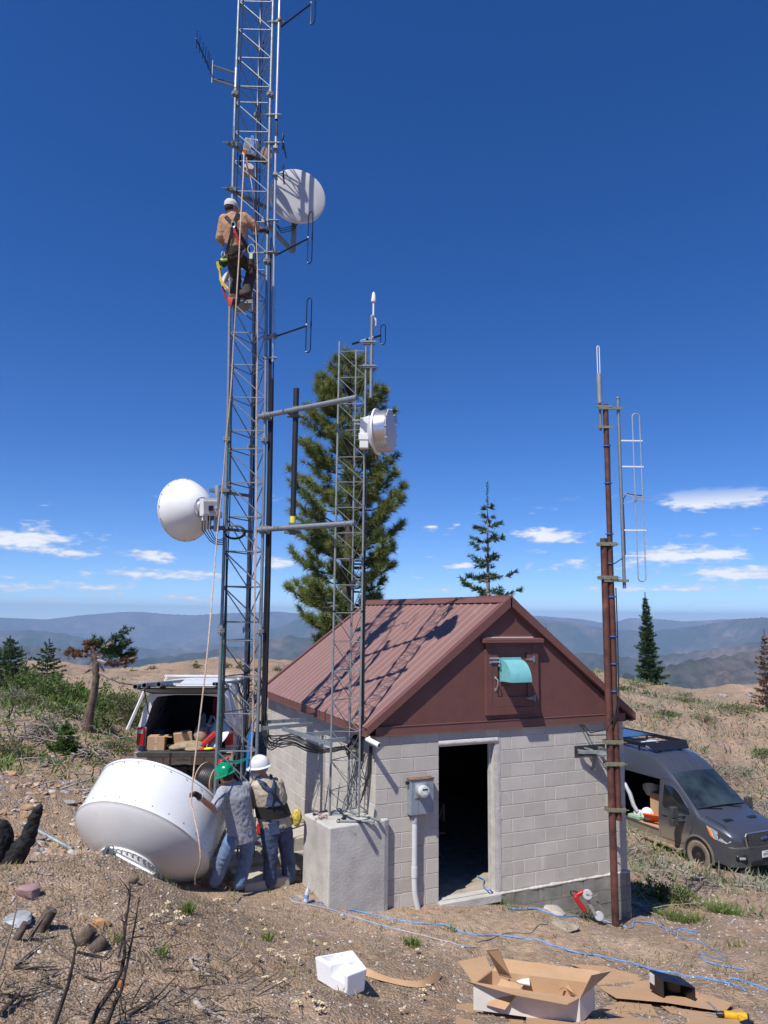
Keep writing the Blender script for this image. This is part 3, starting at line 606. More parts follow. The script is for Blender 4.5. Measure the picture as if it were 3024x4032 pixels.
# ---------------------------------------------------------------- lattice towers
RH = np.array([_r[0], _r[1], 0.]); FH = np.array([math.sin(YAW), math.cos(YAW), 0.])
def zig(mb, P, Q, zs, r, first='P', off=.0):
    """rod bent back and forth across one face: level rods with a diagonal between; P,Q = leg axes (x,y)"""
    P = Vector((P[0], P[1], 0)); Q = Vector((Q[0], Q[1], 0)); d = (Q-P).normalized(); a = P+d*off; b = Q-d*off; e = d*.02
    for i, z in enumerate(zs):
        Z = Vector((0, 0, z)); mb.tube([a+e+Z, b-e+Z], r, 6)
        if i:
            zz = zs[i]; z1 = zs[i-1]
            mb.tube([a+e+Vector((0, 0, zz)), a+Vector((0, 0, zz-.018)), a+e*1.2+Vector((0, 0, zz-.045)), b-e*1.2+Vector((0, 0, z1+.045)), b+Vector((0, 0, z1+.018)), b-e+Vector((0, 0, z1))], r, 6)
TL = A(865, 2700, 11.05); phi = rad(1.0); s6 = .60
def off(a, s): return Vector(RH*math.cos(a)*s+FH*math.sin(a)*s)
T_L = Vector((TL.x, TL.y, 0)); T_R = T_L+off(phi, s6); T_B = T_L+off(phi+rad(60), s6)
t0 = gz(T_L.x, T_L.y)-.05
FL = [.76, 3.80, 6.82, 9.86, 12.90, 15.94, 19.0]
def main_tower():
    t = thing('lattice_tower', 'tall galvanized three legged lattice tower rising out of the top of the photo', 'tower', (T_B.x, T_B.y, t0))
    TOP = 18.6
    for L in (T_L, T_R, T_B):
        m = MB(); m.tube([(L.x, L.y, z) for z in [t0-.2]+[i*.8 for i in range(3, 24)]], .0265, 12)
        lo = m.build('leg', galv, t)
        for z in FL[:-1]:
            f = MB(); f.cyl((L.x, L.y, z+.005), (L.x, L.y, z+.027), .068, n=6); f.cyl((L.x, L.y, z-.027), (L.x, L.y, z-.002), .068, n=6)
            f.cyl((L.x, L.y, z+.027), (L.x, L.y, z+.10), .033, n=10)
            for k in range(3):
                a = k*2.1+.5; x = L.x+.052*math.cos(a); y = L.y+.052*math.sin(a); f.cyl((x, y, z-.055), (x, y, z+.05), .009, n=6)
            f.build('flange', galv_dull, lo)
    for P, Q in ((T_L, T_R), (T_L, T_B), (T_R, T_B)):
        m = MB()
        for z in FL:
            zs = [z-3.04+.15+.548*k for k in range(6)]; zs = [q for q in zs if q > t0-.1 and q < TOP]
            zig(m, P, Q, zs, .0105, off=.024)
        m.build('bracing', galv, t)
    return t
main_tower()
# small tower on the pedestal
S_L = Az(1298, 3212, 1.25); S_R = Az(1418, 3217, 1.25); S_L.z = 0; S_R.z = 0
_d = (S_R-S_L); S_R = S_L+_d.normalized()*.415; a_ = math.atan2(_d.y, _d.x)+rad(60); S_B = S_L+Vector((math.cos(a_), math.sin(a_), 0))*.415
ST = (V(S_L, 1345), V(S_R, 1365), V(S_B, 1378))
def small_tower():
    t = thing('lattice_tower', 'short slender galvanized lattice tower standing on the concrete pedestal', 'tower', (S_B.x, S_B.y, 1.25))
    for L, z in zip((S_L, S_R, S_B), ST):
        m = MB(); m.tube([(L.x, L.y, 1.2), (L.x, L.y, z)], .0165, 10); m.tube([(L.x, L.y, 2.63), (L.x, L.y, 2.75)], .021, 10); m.tube([(L.x, L.y, 5.68), (L.x, L.y, 5.80)], .021, 10); lo = m.build('leg', galv_dull, t)
        for zz, mm in ((2.42, blue_rope), (2.72, blackp), (4.1, blackp)):
            q = MB(); q.cyl((L.x, L.y, zz), (L.x, L.y, zz+.025), .0195, n=10)
            if (L is S_R) or mm is blackp: q.build('tape_band', mm, lo)
    zt = V(S_L, 1384); zs = [1.33, 1.72]
    # levels read off the front face
    lv = [V(S_L, 2300+y/2.765) for y in (1917, 1600, 1270, 943, 625, 312, 8)]+[V(S_L, 1100+y/2.765) for y in (1935, 1643, 1357, 1070, 785)]
    lo = V(S_L, 2700+1000/2.552)
    step = (lv[6]-lv[0])/6; zs = [lv[0]-2*step, lv[0]-step]+lv[:7]; gap = (lv[7]-lv[6]); n = max(1, round(gap/step))
    zs += [lv[6]+gap*k/n for k in range(1, n)]+lv[7:]
    zs = [z for z in zs if z > 1.3]; zs = [1.27]+zs if zs[0]-1.27 > .15 else zs
    for P, Q in ((S_L, S_R), (S_L, S_B), (S_R, S_B)):
        m = MB(); zig(m, P, Q, zs, .0058, off=.015); m.build('bracing', galv_dull, t)
small_tower()
def ubolt(mb, c, ax, r, w=.05, th=.012, dirv=(0, 0, 1)):
    """clamp plates either side of a pipe at c, pipe axis ax"""
    mb.cyl(Vector(c)-Vector(ax)*w/2, Vector(c)+Vector(ax)*w/2, r+th*.5, n=12)
# two level standoff pipes and the black tube antenna between the towers
def standoff(v0, u1, v1, nm):
    z = V(T_R, v0); p0 = Vector((T_R.x, T_R.y, z))-Vector(FH*.07); end = Az(u1, v1, z); p1 = end
    p0 = p0-(p1-p0).normalized()*.11
    t = thing('standoff_pipe', nm, 'pipe', tuple((p0+p1)/2)); m = MB(); m.tube([p0, p1], .041, 16); m.build('pipe', galv, t)
    for f in (.055, .12, .90, .97):
        q = MB(); c = p0.lerp(p1, f); d = (p1-p0).normalized(); q.tube([c+Vector(FH*.09)+Vector((0, 0, .045)), c-Vector((0, 0, -.047)), c-Vector(FH*.045)+Vector((0, 0, .03)), c-Vector(FH*.05), c-Vector(FH*.045)-Vector((0, 0, .03)), c-Vector((0, 0, .047)), c+Vector(FH*.09)-Vector((0, 0, .045))], .008, 6); q.build('clamp', galv_dull, t)
    q = MB(); q.box(p0.lerp(p1, .08)+Vector(FH*.055)-Vector((0, 0, .0)), (.16, .02, .13), Matrix((_r, _f, _u)).transposed() if False else Matrix.Rotation(-YAW, 3, 'Z')); q.build('clamp_plate', galv_dull, t, smooth=0)
    return p0, p1
a0, a1 = standoff(1350+605/2.074, 1407, 1565, 'upper level galvanized pipe joining the tall tower to the small tower')
b0, b1 = standoff(1350+1530/2.074, 1398, 2060, 'lower level galvanized pipe joining the tall tower to the small tower')
def tube_ant():
    za = a0.z; c = a0.lerp(a1, .40); u = 1164.; # where the tube crosses the upper pipe
    best = min((abs((2016 and (1512+FPX*((np.array(a0.lerp(a1, k/200))-CAM)@CR)/((np.array(a0.lerp(a1, k/200))-CAM)@CF)))-1163.5), k/200) for k in range(200))[1]; c = a0.lerp(a1, best)+Vector(FH*.10)
    t = thing('tube_antenna', 'black vertical tube antenna clamped between the two level pipes', 'antenna', (c.x, c.y, b0.z))
    zt = V(c, 1350+373/2.074); zb = V(c, 1350+1560/2.074); m = MB(); m.cyl((c.x, c.y, zb), (c.x, c.y, zt), .040, n=18); m.build('tube', mat('black_fibreglass', (.014, .015, .018), .5, 0, .3, 20), t)
    m = MB(); m.cyl((c.x, c.y, zb+.17), (c.x, c.y, zb+.27), .0415, n=18); m.build('yellow_label', mat('yellow_label', (.75, .62, .05), .5), t)
    for z in (a0.z, b0.z):
        z += 0; m = MB(); R = Matrix.Rotation(-YAW, 3, 'Z'); m.box((c.x, c.y-.0, z-.06), (.24, .10, .045), R); m.box((c.x, c.y-.055, z+.055), (.16, .02, .05), R); m.cyl((c.x, c.y, z-.10), (c.x, c.y, z-.04), .052, n=12); m.build('clamp', mat('dark_galvanized', (.14, .15, .15), .6, .3), t, smooth=0)
tube_ant()
# ---------------------------------------------------------------- dipole arrays
def Azl(u, v, z): return Az(u, v, z)
def loop(mb, c, w, h, dirv, r):
    d = Vector(dirv).normalized(); pts = []; R = w/2
    for i in range(9): a = math.pi*i/8; pts.append(c+d*(R*math.cos(a))+Vector((0, 0, h/2-R+R*math.sin(a))))
    for i in range(9): a = math.pi+math.pi*i/8; pts.append(c+d*(R*math.cos(a))+Vector((0, 0, -h/2+R+R*math.sin(a))))
    mb.tube(pts, r, 8, closed=True)
blackm = mat('black_anodised', (.012, .014, .02), .3, .2, .1)
PQ = T_R+off(rad(-2), .115)
def pipe_long():
    t = thing('antenna_mast_pipe', 'bright vertical pipe clamped alongside the right leg of the tall tower', 'pipe', (PQ.x, PQ.y, 9)); zb = V(PQ, 472)
    m = MB(); m.tube([(PQ.x, PQ.y, zb+(18.4-zb)*i/8) for i in range(9)], .029, 14); m.cyl((PQ.x, PQ.y, zb+.0), (PQ.x, PQ.y, zb+.3), .031, n=14); m.build('upper_pipe', mat('bright_pipe', (.5, .55, .62), .3, .7, .05), t)
    z0 = V(PQ, 1425); z1 = V(PQ, 540); m = MB(); m.tube([(PQ.x, PQ.y, z0+(z1-z0)*i/8) for i in range(9)], .027, 14); m.build('lower_pipe', mat('bright_pipe'or'', (.5, .55, .62)), t)
    m = MB(); m.tube([(PQ.x, PQ.y, zb), (PQ.x, PQ.y, zb-.1), (PQ.x+.01, PQ.y, zb-.3), (PQ.x, PQ.y, z1-.05)], [.012, .02, .016, .01], 8); m.build('boot', rubber, t)
    for v in (90, 455, 565, 870, 1410, 1330, 995):
        z = V(PQ, v); m = MB(); m.bar(T_R+Vector((0, 0, z))-off(0, .05), PQ+Vector((0, 0, z))+off(0, .06), .05, .035); m.cyl(T_R+Vector((0, 0, z-.02)), T_R+Vector((0, 0, z+.02)), .036, n=10); m.tube([T_R+Vector((0, 0, z))-off(0, .09)-Vector(FH*.03), PQ+Vector((0, 0, z))+off(0, .09)-Vector(FH*.03)], .006, 6); m.build('clamp', galv_dull, t, smooth=0)
pipe_long()
def dipole(v0, u1, v1, w, h, r, label, dv=0, white_tip=True, base=PQ, gr='folded dipoles on the tall tower'):
    z = V(base, v0); p0 = Vector((base.x, base.y, z)); p1 = Az(u1, v1, z)
    t = thing('folded_dipole', label, 'antenna', tuple(p0), group=gr); m = MB(); d = (p1-p0).normalized()
    m.tube([p0-d*.24, p1], r*1.7, 10); m.build('arm', blackm, t)
    m = MB(); lc = p1+d*(w*.5); loop(m, lc, w, h, d, r); m.tube([lc+d*w/2-Vector((0, 0, h*.06)), lc+d*w/2+Vector((0, 0, h*.06))], r*1.6, 8); m.build('loop', blackm, t)
    m = MB(); m.ell(p1+Vector((0, 0, .02)), (r*1.9,)*3, nu=10, nv=6); m.build('feed_cap', white, t)
    m = MB(); m.bar(p0-d*.10, p0+d*.07, .07, .045); m.build('clamp', galv_dull, t, smooth=0)
s3 = 1/2.37
dipole(195*s3, 700+1245*s3, 36*s3, .10, .82, .0085, 'topmost long folded dipole antenna on the tall tower, cut by the top of the photo')
dipole(1392*s3, 700+985*s3, 1335*s3, .085, .30, .0075, 'small folded dipole loop above the shadowed round dish', 0)
dipole(1640*s3, 700+985*s3, 1597*s3, .085, .30, .0075, 'small folded dipole loop just in front of the shadowed round dish')
dipole(600+935*s3, 700+1215*s3, 600+805*s3, .105, .88, .0085, 'long folded dipole antenna just below the round dish')
dipole(600+1710*s3, 700+1200*s3, 600+1620*s3, .105, .90, .0085, 'lowest long folded dipole antenna on the tall tower')
def small_mast():
    c = S_R+Vector((RH*.085))+Vector(FH*.0); s = 1/2.765; P = lambda y: V(c, 1100+y*s)
    u0 = lambda x: 1250+x*s
    t = thing('antenna_mast_pipe', 'short galvanized pipe clamped to the top of the small tower', 'pipe', (c.x, c.y, P(1290))); m = MB(); m.tube([(c.x, c.y, P(1290)), (c.x, c.y, P(395))], .027, 14); m.build('pipe', galv, t); m = MB(); m.ell((c.x, c.y, P(400)), (.028, .028, .02)); m.build('cap', mat('grey_cap', (.3, .4, .5), .5), t)
    for y in (690, 950):
        m = MB(); z = P(y); m.bar(S_R+Vector((0, 0, z))-Vector(RH*.05), c+Vector((0, 0, z))+Vector(RH*.06), .06, .05); m.tube([S_R+Vector((0, 0, z))-Vector(RH*.11)-Vector(FH*.035), c+Vector((0, 0, z))+Vector(RH*.1)-Vector(FH*.035)], .006, 6); m.build('clamp', galv, t, smooth=0)
    g = c+Vector(FH*.04)+Vector(RH*.02)
    t = thing('gps_antenna', 'white bullet shaped antenna on a thin stalk above the small tower', 'antenna', (g.x, g.y, P(400))); m = MB(); m.tube([(g.x, g.y, P(520)), (g.x, g.y, P(215))], .015, 10); m.build('stalk', white, t)
    m = MB(); z = P(220); h = P(122)-z; m.lathe([(0, -.02), (.036, -.02), (.038, 0), (.038, .02), (.033, h*.35), (.026, h*.7), (.012, h*.95), (0, h)], MX((g.x, g.y, z), (0, 0, 1)), 18); m.build('radome', white, t)
    m = MB(); m.prism([(-.045, -.05), (-.03, -.07), (.03, -.07), (.045, -.05), (.045, .05), (.03, .07), (-.03, .07), (-.045, .05)], MX((g.x, g.y, P(455)), -FH, RH), .008); m.build('plate', white, t, smooth=0)
    z = P(640); p0 = Vector((c.x, c.y, z)); p1 = Az(u0(690), 1100+610*s, z); d = (p1-p0).normalized()
    t = thing('folded_dipole', 'small folded dipole antenna on the short pipe above the small tower', 'antenna', tuple(p0), group='folded dipoles'); m = MB(); m.tube([p0-d*.40, p1], .017, 10); m.build('arm', blackm, t); m = MB(); loop(m, p1+d*.045, .09, .32, d, .0075); m.build('loop', blackm, t); m = MB(); m.cyl(p0-d*.22, p0-d*.10, .024, n=12); m.cyl(p0-d*.05, p0+d*.05, .024, n=12); m.build('collar', alu, t)
small_mast()
# ---------------------------------------------------------------- dishes
def dish_left():
    c = A(600+268/2.074, 1350+1366/2.074, 10.9); ax = camat(729, 2009, .585, .03, -.81)   # the back points at the tower
    ax.z = 0; ax.normalize(); t = thing('dish_antenna', 'white cone-backed dish with a finned radio box on the left of the tall tower', 'dish antenna', tuple(c)); R = .465; M = MX(c, ax)
    m = MB(); m.lathe([(0, -.03), (R*.98, -.03), (R, -.028), (R+.012, -.01), (R+.012, .012), (R, .016), (R*.985, .03), (R*.93, .10), (R*.82, .19), (R*.66, .285), (R*.48, .36), (R*.36, .395), (.10, .41), (0, .41)], M, 64); m.build('reflector', white, t, smooth=40)
    m = MB()
    for k in range(16): a = k*math.pi/8; m.ell(M @ Vector((R*1.01*math.cos(a), R*1.01*math.sin(a), .02)), (.009,)*3, nu=6, nv=4)
    m.build('rim_screws', galv_dull, t)
    m = MB(); m.lathe([(.155, .39), (.158, .43), (.12, .435), (.11, .47), (0, .47)], M, 32); m.build('mount_ring', alu, t)
    h = M @ Vector((0, 0, .53)); m = MB(); R3 = Matrix((camdir(.81, 0, .585), camdir(0, 1, 0), ax)).transposed()
    m.box(h+Vector(RH*.02), (.22, .25, .09), R3)
    for k in range(12): m.box(h+R3 @ Vector((-.10+.018*k, 0, .055)), (.006, .21, .03), R3)
    m.build('radio_box', offwhite, t, smooth=0, bevel=.006)
    m = MB(); m.box(h+R3 @ Vector((.0, -.02, .08)), (.06, .07, .03), R3); m.build('vent_plug', blackp, t)
    for i, dx in enumerate((-.07, -.03, .02, .06, .09)):
        m = MB(); p = h+R3 @ Vector((dx, -.125, 0)); m.cyl(p, p-Vector((0, 0, .07)), .012, n=8); m.build('gland', blackp if i > 1 else white, t)
        if i < 4:
            m = MB(); q = T_L+Vector((0, 0, p.z-.33+.03*i)); m.tube([p-Vector((0, 0, .06)), p-Vector((0, -.01, .2)), p.lerp(q, .35)-Vector((0, 0, .22)), p.lerp(q, .65)-Vector((0, 0, .15)), q], .007, 6); m.build('cable', rubber, t)
    pq = T_L-Vector(RH*.125)-Vector(FH*.02); z0 = V(pq, 1350+1540/2.074); z1 = V(pq, 1350+1165/2.074)
    m = MB(); m.tube([(pq.x, pq.y, z0), (pq.x, pq.y, z1)], .05, 16); m.build('mount_pipe', mat('zinc_pipe', (.42, .45, .45), .4, .6), t)
    hz = h.z; m = MB(); m.bar(h+Vector(RH*.09), Vector((pq.x, pq.y, hz)), .09, .03); m.bar(h+Vector(RH*.09)+Vector((0, 0, .06)), Vector((pq.x, pq.y, hz+.05)), .04, .02); m.box((pq.x, pq.y, hz), (.14, .14, .09), Matrix.Rotation(-YAW, 3, 'Z')); m.build('bracket', offwhite, t, smooth=0, bevel=.004)
    for z in (z0+.06, z1-.08):
        m = MB(); m.bar(Vector((pq.x, pq.y, z))-Vector(RH*.12), T_B+Vector((0, 0, z))+Vector(RH*.06), .05, .045); m.bar(T_L+Vector((0, 0, z))-Vector(RH*.25)-Vector(FH*.04), T_L+Vector((0, 0, z))+Vector(RH*.06)-Vector(FH*.04), .035, .05); m.build('clamp', mat('dark_galvanized', (.14, .15, .15)), t, smooth=0)
    return z0
zcoil = dish_left()
m = MB(); cc = Vector((T_L.x, T_L.y, V(T_L, 1350+1545/2.074)))+Vector(RH*.16)
for k in range(4):
    pts = [cc+Vector(RH*(.15+.008*k)*math.cos(a))+Vector((0, 0, (.09+.008*k)*math.sin(a)))+Vector(FH*(.01*k-.03)) for a in np.linspace(0, 2*math.pi, 20, endpoint=False)]; m.tube(pts, .007, 6, closed=True)
tag(m.build('coiled_cable', rubber), 'black coil of cable tied inside the tall tower beside the cone-backed dish', 'cable')
def dish_right():
    c = A(1118*s3+700, 402*s3+600, 13.0); ax = Vector((math.sin(rad(188)), math.cos(rad(188)), .0)); t = thing('dish_antenna', 'round pale grey dish with flat cover crossed by tower shadows, right of the tall tower', 'dish antenna', tuple(c))
    M = MX(c, ax); R = .503; cov = mat('grey_radome_cover', (.52, .52, .52), .6, 0, .03, 4)
    m = MB(); m.lathe([(0, .012), (R*.6, .008), (R*.97, 0), (R, -.008)], M, 64); m.build('cover', cov, t, smooth=40)
    m = MB(); m.lathe([(R, -.008), (R+.012, -.02), (R+.012, -.05), (R*.93, -.10), (R*.7, -.2), (R*.4, -.27), (0, -.29)], M, 64); m.build('reflector', white, t, smooth=40)
    z = V(PQ, 600+630*s3); q = c-ax*.33; m = MB(); m.box(q, (.2, .2, .2)); m.bar(Vector((T_R.x, T_R.y, z))-Vector(RH*.08), Vector((q.x, q.y, z)), .06, .06); m.bar(Vector((q.x, q.y, z)), q, .08, .08, (1, 0, 0)); m.build('mount', galv_dull, t, smooth=0)
    for k in range(3):
        m = MB(); s_ = PQ+Vector((0, 0, z-.05)); e = c-ax*.2-Vector((0, 0, .40)); m.tube([e+Vector((.05*k, 0, .1)), e-Vector((0, 0, .08+.04*k)), s_.lerp(e, .5)-Vector((0, 0, .12+.04*k)), s_-Vector((0, 0, .0))], .007, 6); m.build('cable', rubber, t)
    for v in (v_ for v_ in (600+540*s3,)):
        pass
dish_right()
def arms():
    for (v, lb) in ((600+350*s3, 'upper dark steel channel strapped level across the tall tower above the climber'), (570., 'dark steel channel carrying the white radio high on the tall tower')):
        t = thing('mounting_channel', lb, 'channel', (T_L.x, T_L.y, V(T_L, v))); z = V(T_L, v); p0 = T_L+Vector((0, 0, z))-Vector(RH*.10)-Vector(FH*.06); p1 = T_B+Vector((0, 0, z))+Vector(RH*.25)+Vector(FH*.05)
        m = MB(); m.bar(p0, p1, .05, .05); m.tube([p0-Vector(RH*.08), p0+Vector(RH*.25)], .006, 6); m.build('channel', mat('dark_galvanized', (.14, .15, .15)), t, smooth=0)
        m = MB(); m.box(T_L+Vector((0, 0, z)), (.09, .09, .07)); m.build('clamp', galv_dull, t, smooth=0)
arms()
def dish_drum():
    s = 1/2.765; cf = A(1250+800*s, 1100+1650*s, depth(S_R+Vector((0, 0, 5)))-.02); ax = camat(1540, 1697, .96, -.02, -.27)
    ax.z = 0; ax.normalize(); t = thing('dish_antenna', 'shiny drum shaped dish with flat pale cover on the right side of the small tower', 'dish antenna', tuple(cf)); M = MX(cf, ax); R = .315
    m = MB(); m.lathe([(0, .006), (R*.98, .004), (R, 0), (R, -.012)], M, 56); m.build('cover', mat('pale_radome', (.55, .55, .57), .6, 0, .02), t)
    m = MB(); m.lathe([(R, -.006), (R+.004, -.012), (R, -.03), (R*.985, -.17), (R*.985, -.20)], M, 56); m.build('shroud', mat('polished_aluminium', (.62, .61, .60), .28, .9, .06, 3), t)
    m = MB(); m.lathe([(R*.985, -.19), (R+.03, -.195), (R+.03, -.22), (R*.97, -.235), (R*.75, -.29), (R*.4, -.33), (0, -.34)], M, 56); m.build('reflector', white, t)
    m = MB()
    for k in range(12): a = k*math.pi/6; m.cyl(M @ Vector(((R+.006)*math.cos(a), (R+.006)*math.sin(a), -.02)), M @ Vector(((R+.006)*math.cos(a), (R+.006)*math.sin(a), .02)), .011, n=6)
    m.build('rim_bolts', alu, t)
    b = cf-ax*.36; m = MB(); R3 = Matrix.Rotation(-YAW, 3, 'Z')
    m.box(b-Vector(RH*.05)+Vector((0, 0, -.02)), (.13, .12, .46), R3); m.box(b-Vector(RH*.05)+Vector((0, 0, -.08)), (.16, .14, .10), R3); m.build('radio_box', offwhite, t, smooth=0, bevel=.006)
    for zz in (.22, -.02):
        m = MB(); z = b.z+zz; p = S_R+Vector((0, 0, z)); m.bar(p-Vector(RH*.03), Vector((b.x, b.y, z))+Vector(RH*.04), .06, .07); m.tube([p-Vector(RH*.19)-Vector(FH*.04), p+Vector(RH*.1)-Vector(FH*.04)], .006, 6); m.tube([p-Vector(RH*.16)+Vector((0, 0, -.05)), p+Vector(RH*.1)+Vector((0, 0, -.05))], .006, 6); m.build('bracket', offwhite, t, smooth=0, bevel=.004)
dish_drum()
def dish_low():
    c = A(700+467*s3, 600+1195*s3, 12.4); t = thing('dish_antenna', 'small white dish partly hidden behind the left tower leg below the climber', 'dish antenna', tuple(c)); M = MX(c, camdir(-.55, .1, -.8)); m = MB(); R = .155
    m.lathe([(0, .01), (R, .008), (R+.006, 0), (R+.006, -.05), (R*.6, -.13), (0, -.15)], M, 40); m.build('reflector', white, t); m = MB(); m.bar(c-Vector((0, 0, .0))+Vector(FH*.14), T_L+Vector((0, 0, c.z)), .05, .05); m.build('bracket', galv_dull, t, smooth=0)
    c = A(700+590*s3, 600+1400*s3, 12.5); t = thing('dish_antenna', 'small beige dish behind the tower just below the climbers boots', 'dish antenna', tuple(c)); M = MX(c, camdir(-.35, .55, .76)); m = MB(); R = .175
    m.lathe([(0, .15), (R*.5, .13), (R, .03), (R+.008, .0), (R, -.01), (0, -.02)], M, 40); m.build('reflector', mat('beige_plastic', (.30, .28, .24), .7), t); m = MB(); m.bar(c, T_B+Vector((0, 0, c.z)), .05, .05); m.build('bracket', galv_dull, t, smooth=0)
dish_low()
def radio_top():
    z = V(T_L, 560); c = T_L.lerp(T_B, .32)+Vector((0, 0, z))-Vector(FH*.05)+Vector(RH*.02); t = thing('radio_unit', 'white finned radio box slung in a blue strap inside the tall tower', 'radio', tuple(c)); R3 = Matrix.Rotation(-YAW, 3, 'Z') @ Matrix.Rotation(rad(8), 3, 'Y')
    m = MB(); m.box(c, (.22, .07, .27), R3); [m.box(c+R3 @ Vector((-.09+.022*k, -.05, 0)), (.007, .04, .25), R3) for k in range(9)]; m.build('finned_case', offwhite, t, smooth=0, bevel=.004)
    m = MB(); m.bar(c+Vector((0, 0, .16))+Vector(RH*.04)-Vector(FH*.09), c-Vector((0, 0, .19))+Vector(RH*.06)-Vector(FH*.09), .05, .008, FH); m.build('blue_strap', mat('blue_webbing', (.06, .2, .6), .7), t)
    m = MB(); m.box(c+Vector(RH*.14)+Vector(FH*.1), (.10, .16, .3), R3); m.box(c+Vector(RH*.2)+Vector(FH*.02), (.08, .03, .12), R3); m.build('bracket', blackp, t, smooth=0)
    M = MX(c+Vector(RH*.24)+Vector(FH*.2), camdir(.5, .2, .85)); m = MB(); m.lathe([(0, .08), (.08, .06), (.14, 0), (.135, -.01), (0, -.02)], M, 32); m.build('horn', mat('dull_pink_plastic', (.38, .31, .29), .7), t)
    q = T_L.lerp(T_B, .30)+Vector((0, 0, z-.40))-Vector(FH*.02); t = thing('feed_horn', 'dull pink round feed hanging under the white radio in the tall tower', 'feed horn', tuple(q)); m = MB(); m.lathe([(0, .06), (.09, .05), (.10, 0), (.10, -.1), (0, -.12)], MX(q, camdir(.2, .5, -.8)), 24); m.build('cover', mat('dull_pink_plastic', (.33, .22, .22)), t); m = MB(); m.tube([q+Vector((0, 0, .05)), q+Vector((0, 0, .25))], .02, 8); m.build('neck', blackp, t)
radio_top()
def yagi():
    z = V(T_L, 700*s3); z2 = V(T_L, 800*s3); p = Az(700+360*s3, 675*s3, (z+z2)/2); t = thing('yagi_antenna', 'black many-element yagi antenna jutting out left near the top of the tall tower', 'antenna', tuple(p))
    zt = V(p, 572*s3); zb = V(p, 780*s3); m = MB(); m.tube([(p.x, p.y, zb), (p.x, p.y, zt)], .023, 12); m.build('mast_pipe', galv, t)
    for zz, vv in ((V(p, 615*s3), 675*s3), (V(p, 742*s3), 800*s3)): m = MB(); m.tube([(p.x, p.y, zz), (T_L.x, T_L.y, zz)], .02, 10); m.build('standoff_arm', galv, t)
    zc = V(p, 690*s3); e0 = Vector((p.x, p.y, zc)); e1 = Az(700+170*s3, 358*s3, zc); d = (e1-e0).normalized(); e0 = e0-d*.12; m = MB(); m.tube([e0, e1], .013, 8); m.build('boom', blackm, t)
    for u_, v0, v1 in ((178, 300, 430), (204, 350, 487), (235, 408, 540), (259, 455, 592), (281, 500, 636), (294, 510, 672), (316, 550, 722)):
        f = min(((abs(1512+FPX*((np.array(e0.lerp(e1, k/300))-CAM)@CR)/((np.array(e0.lerp(e1, k/300))-CAM)@CF)-(700+u_*s3))), k/300) for k in range(301))[1]; c = e0.lerp(e1, f); m = MB(); m.tube([(c.x, c.y, c.z-.155), (c.x, c.y, c.z+.155)], .0055, 6); m.build('element', blackm, t)
    m = MB(); q = Vector((T_L.x, T_L.y, z2)); m.tube([e0, q+Vector((-.1, 0, .05)), q+Vector(RH*.1)-Vector((0, 0, .03)), T_R+Vector((0, 0, z2-.1))], .009, 6); m.build('cable', rubber, t)
    m = MB(); m.cyl((T_L.x, T_L.y, z2-.05), (T_L.x, T_L.y, z+.12), .034, n=12); m.build('clamp', alu, t)
yagi()
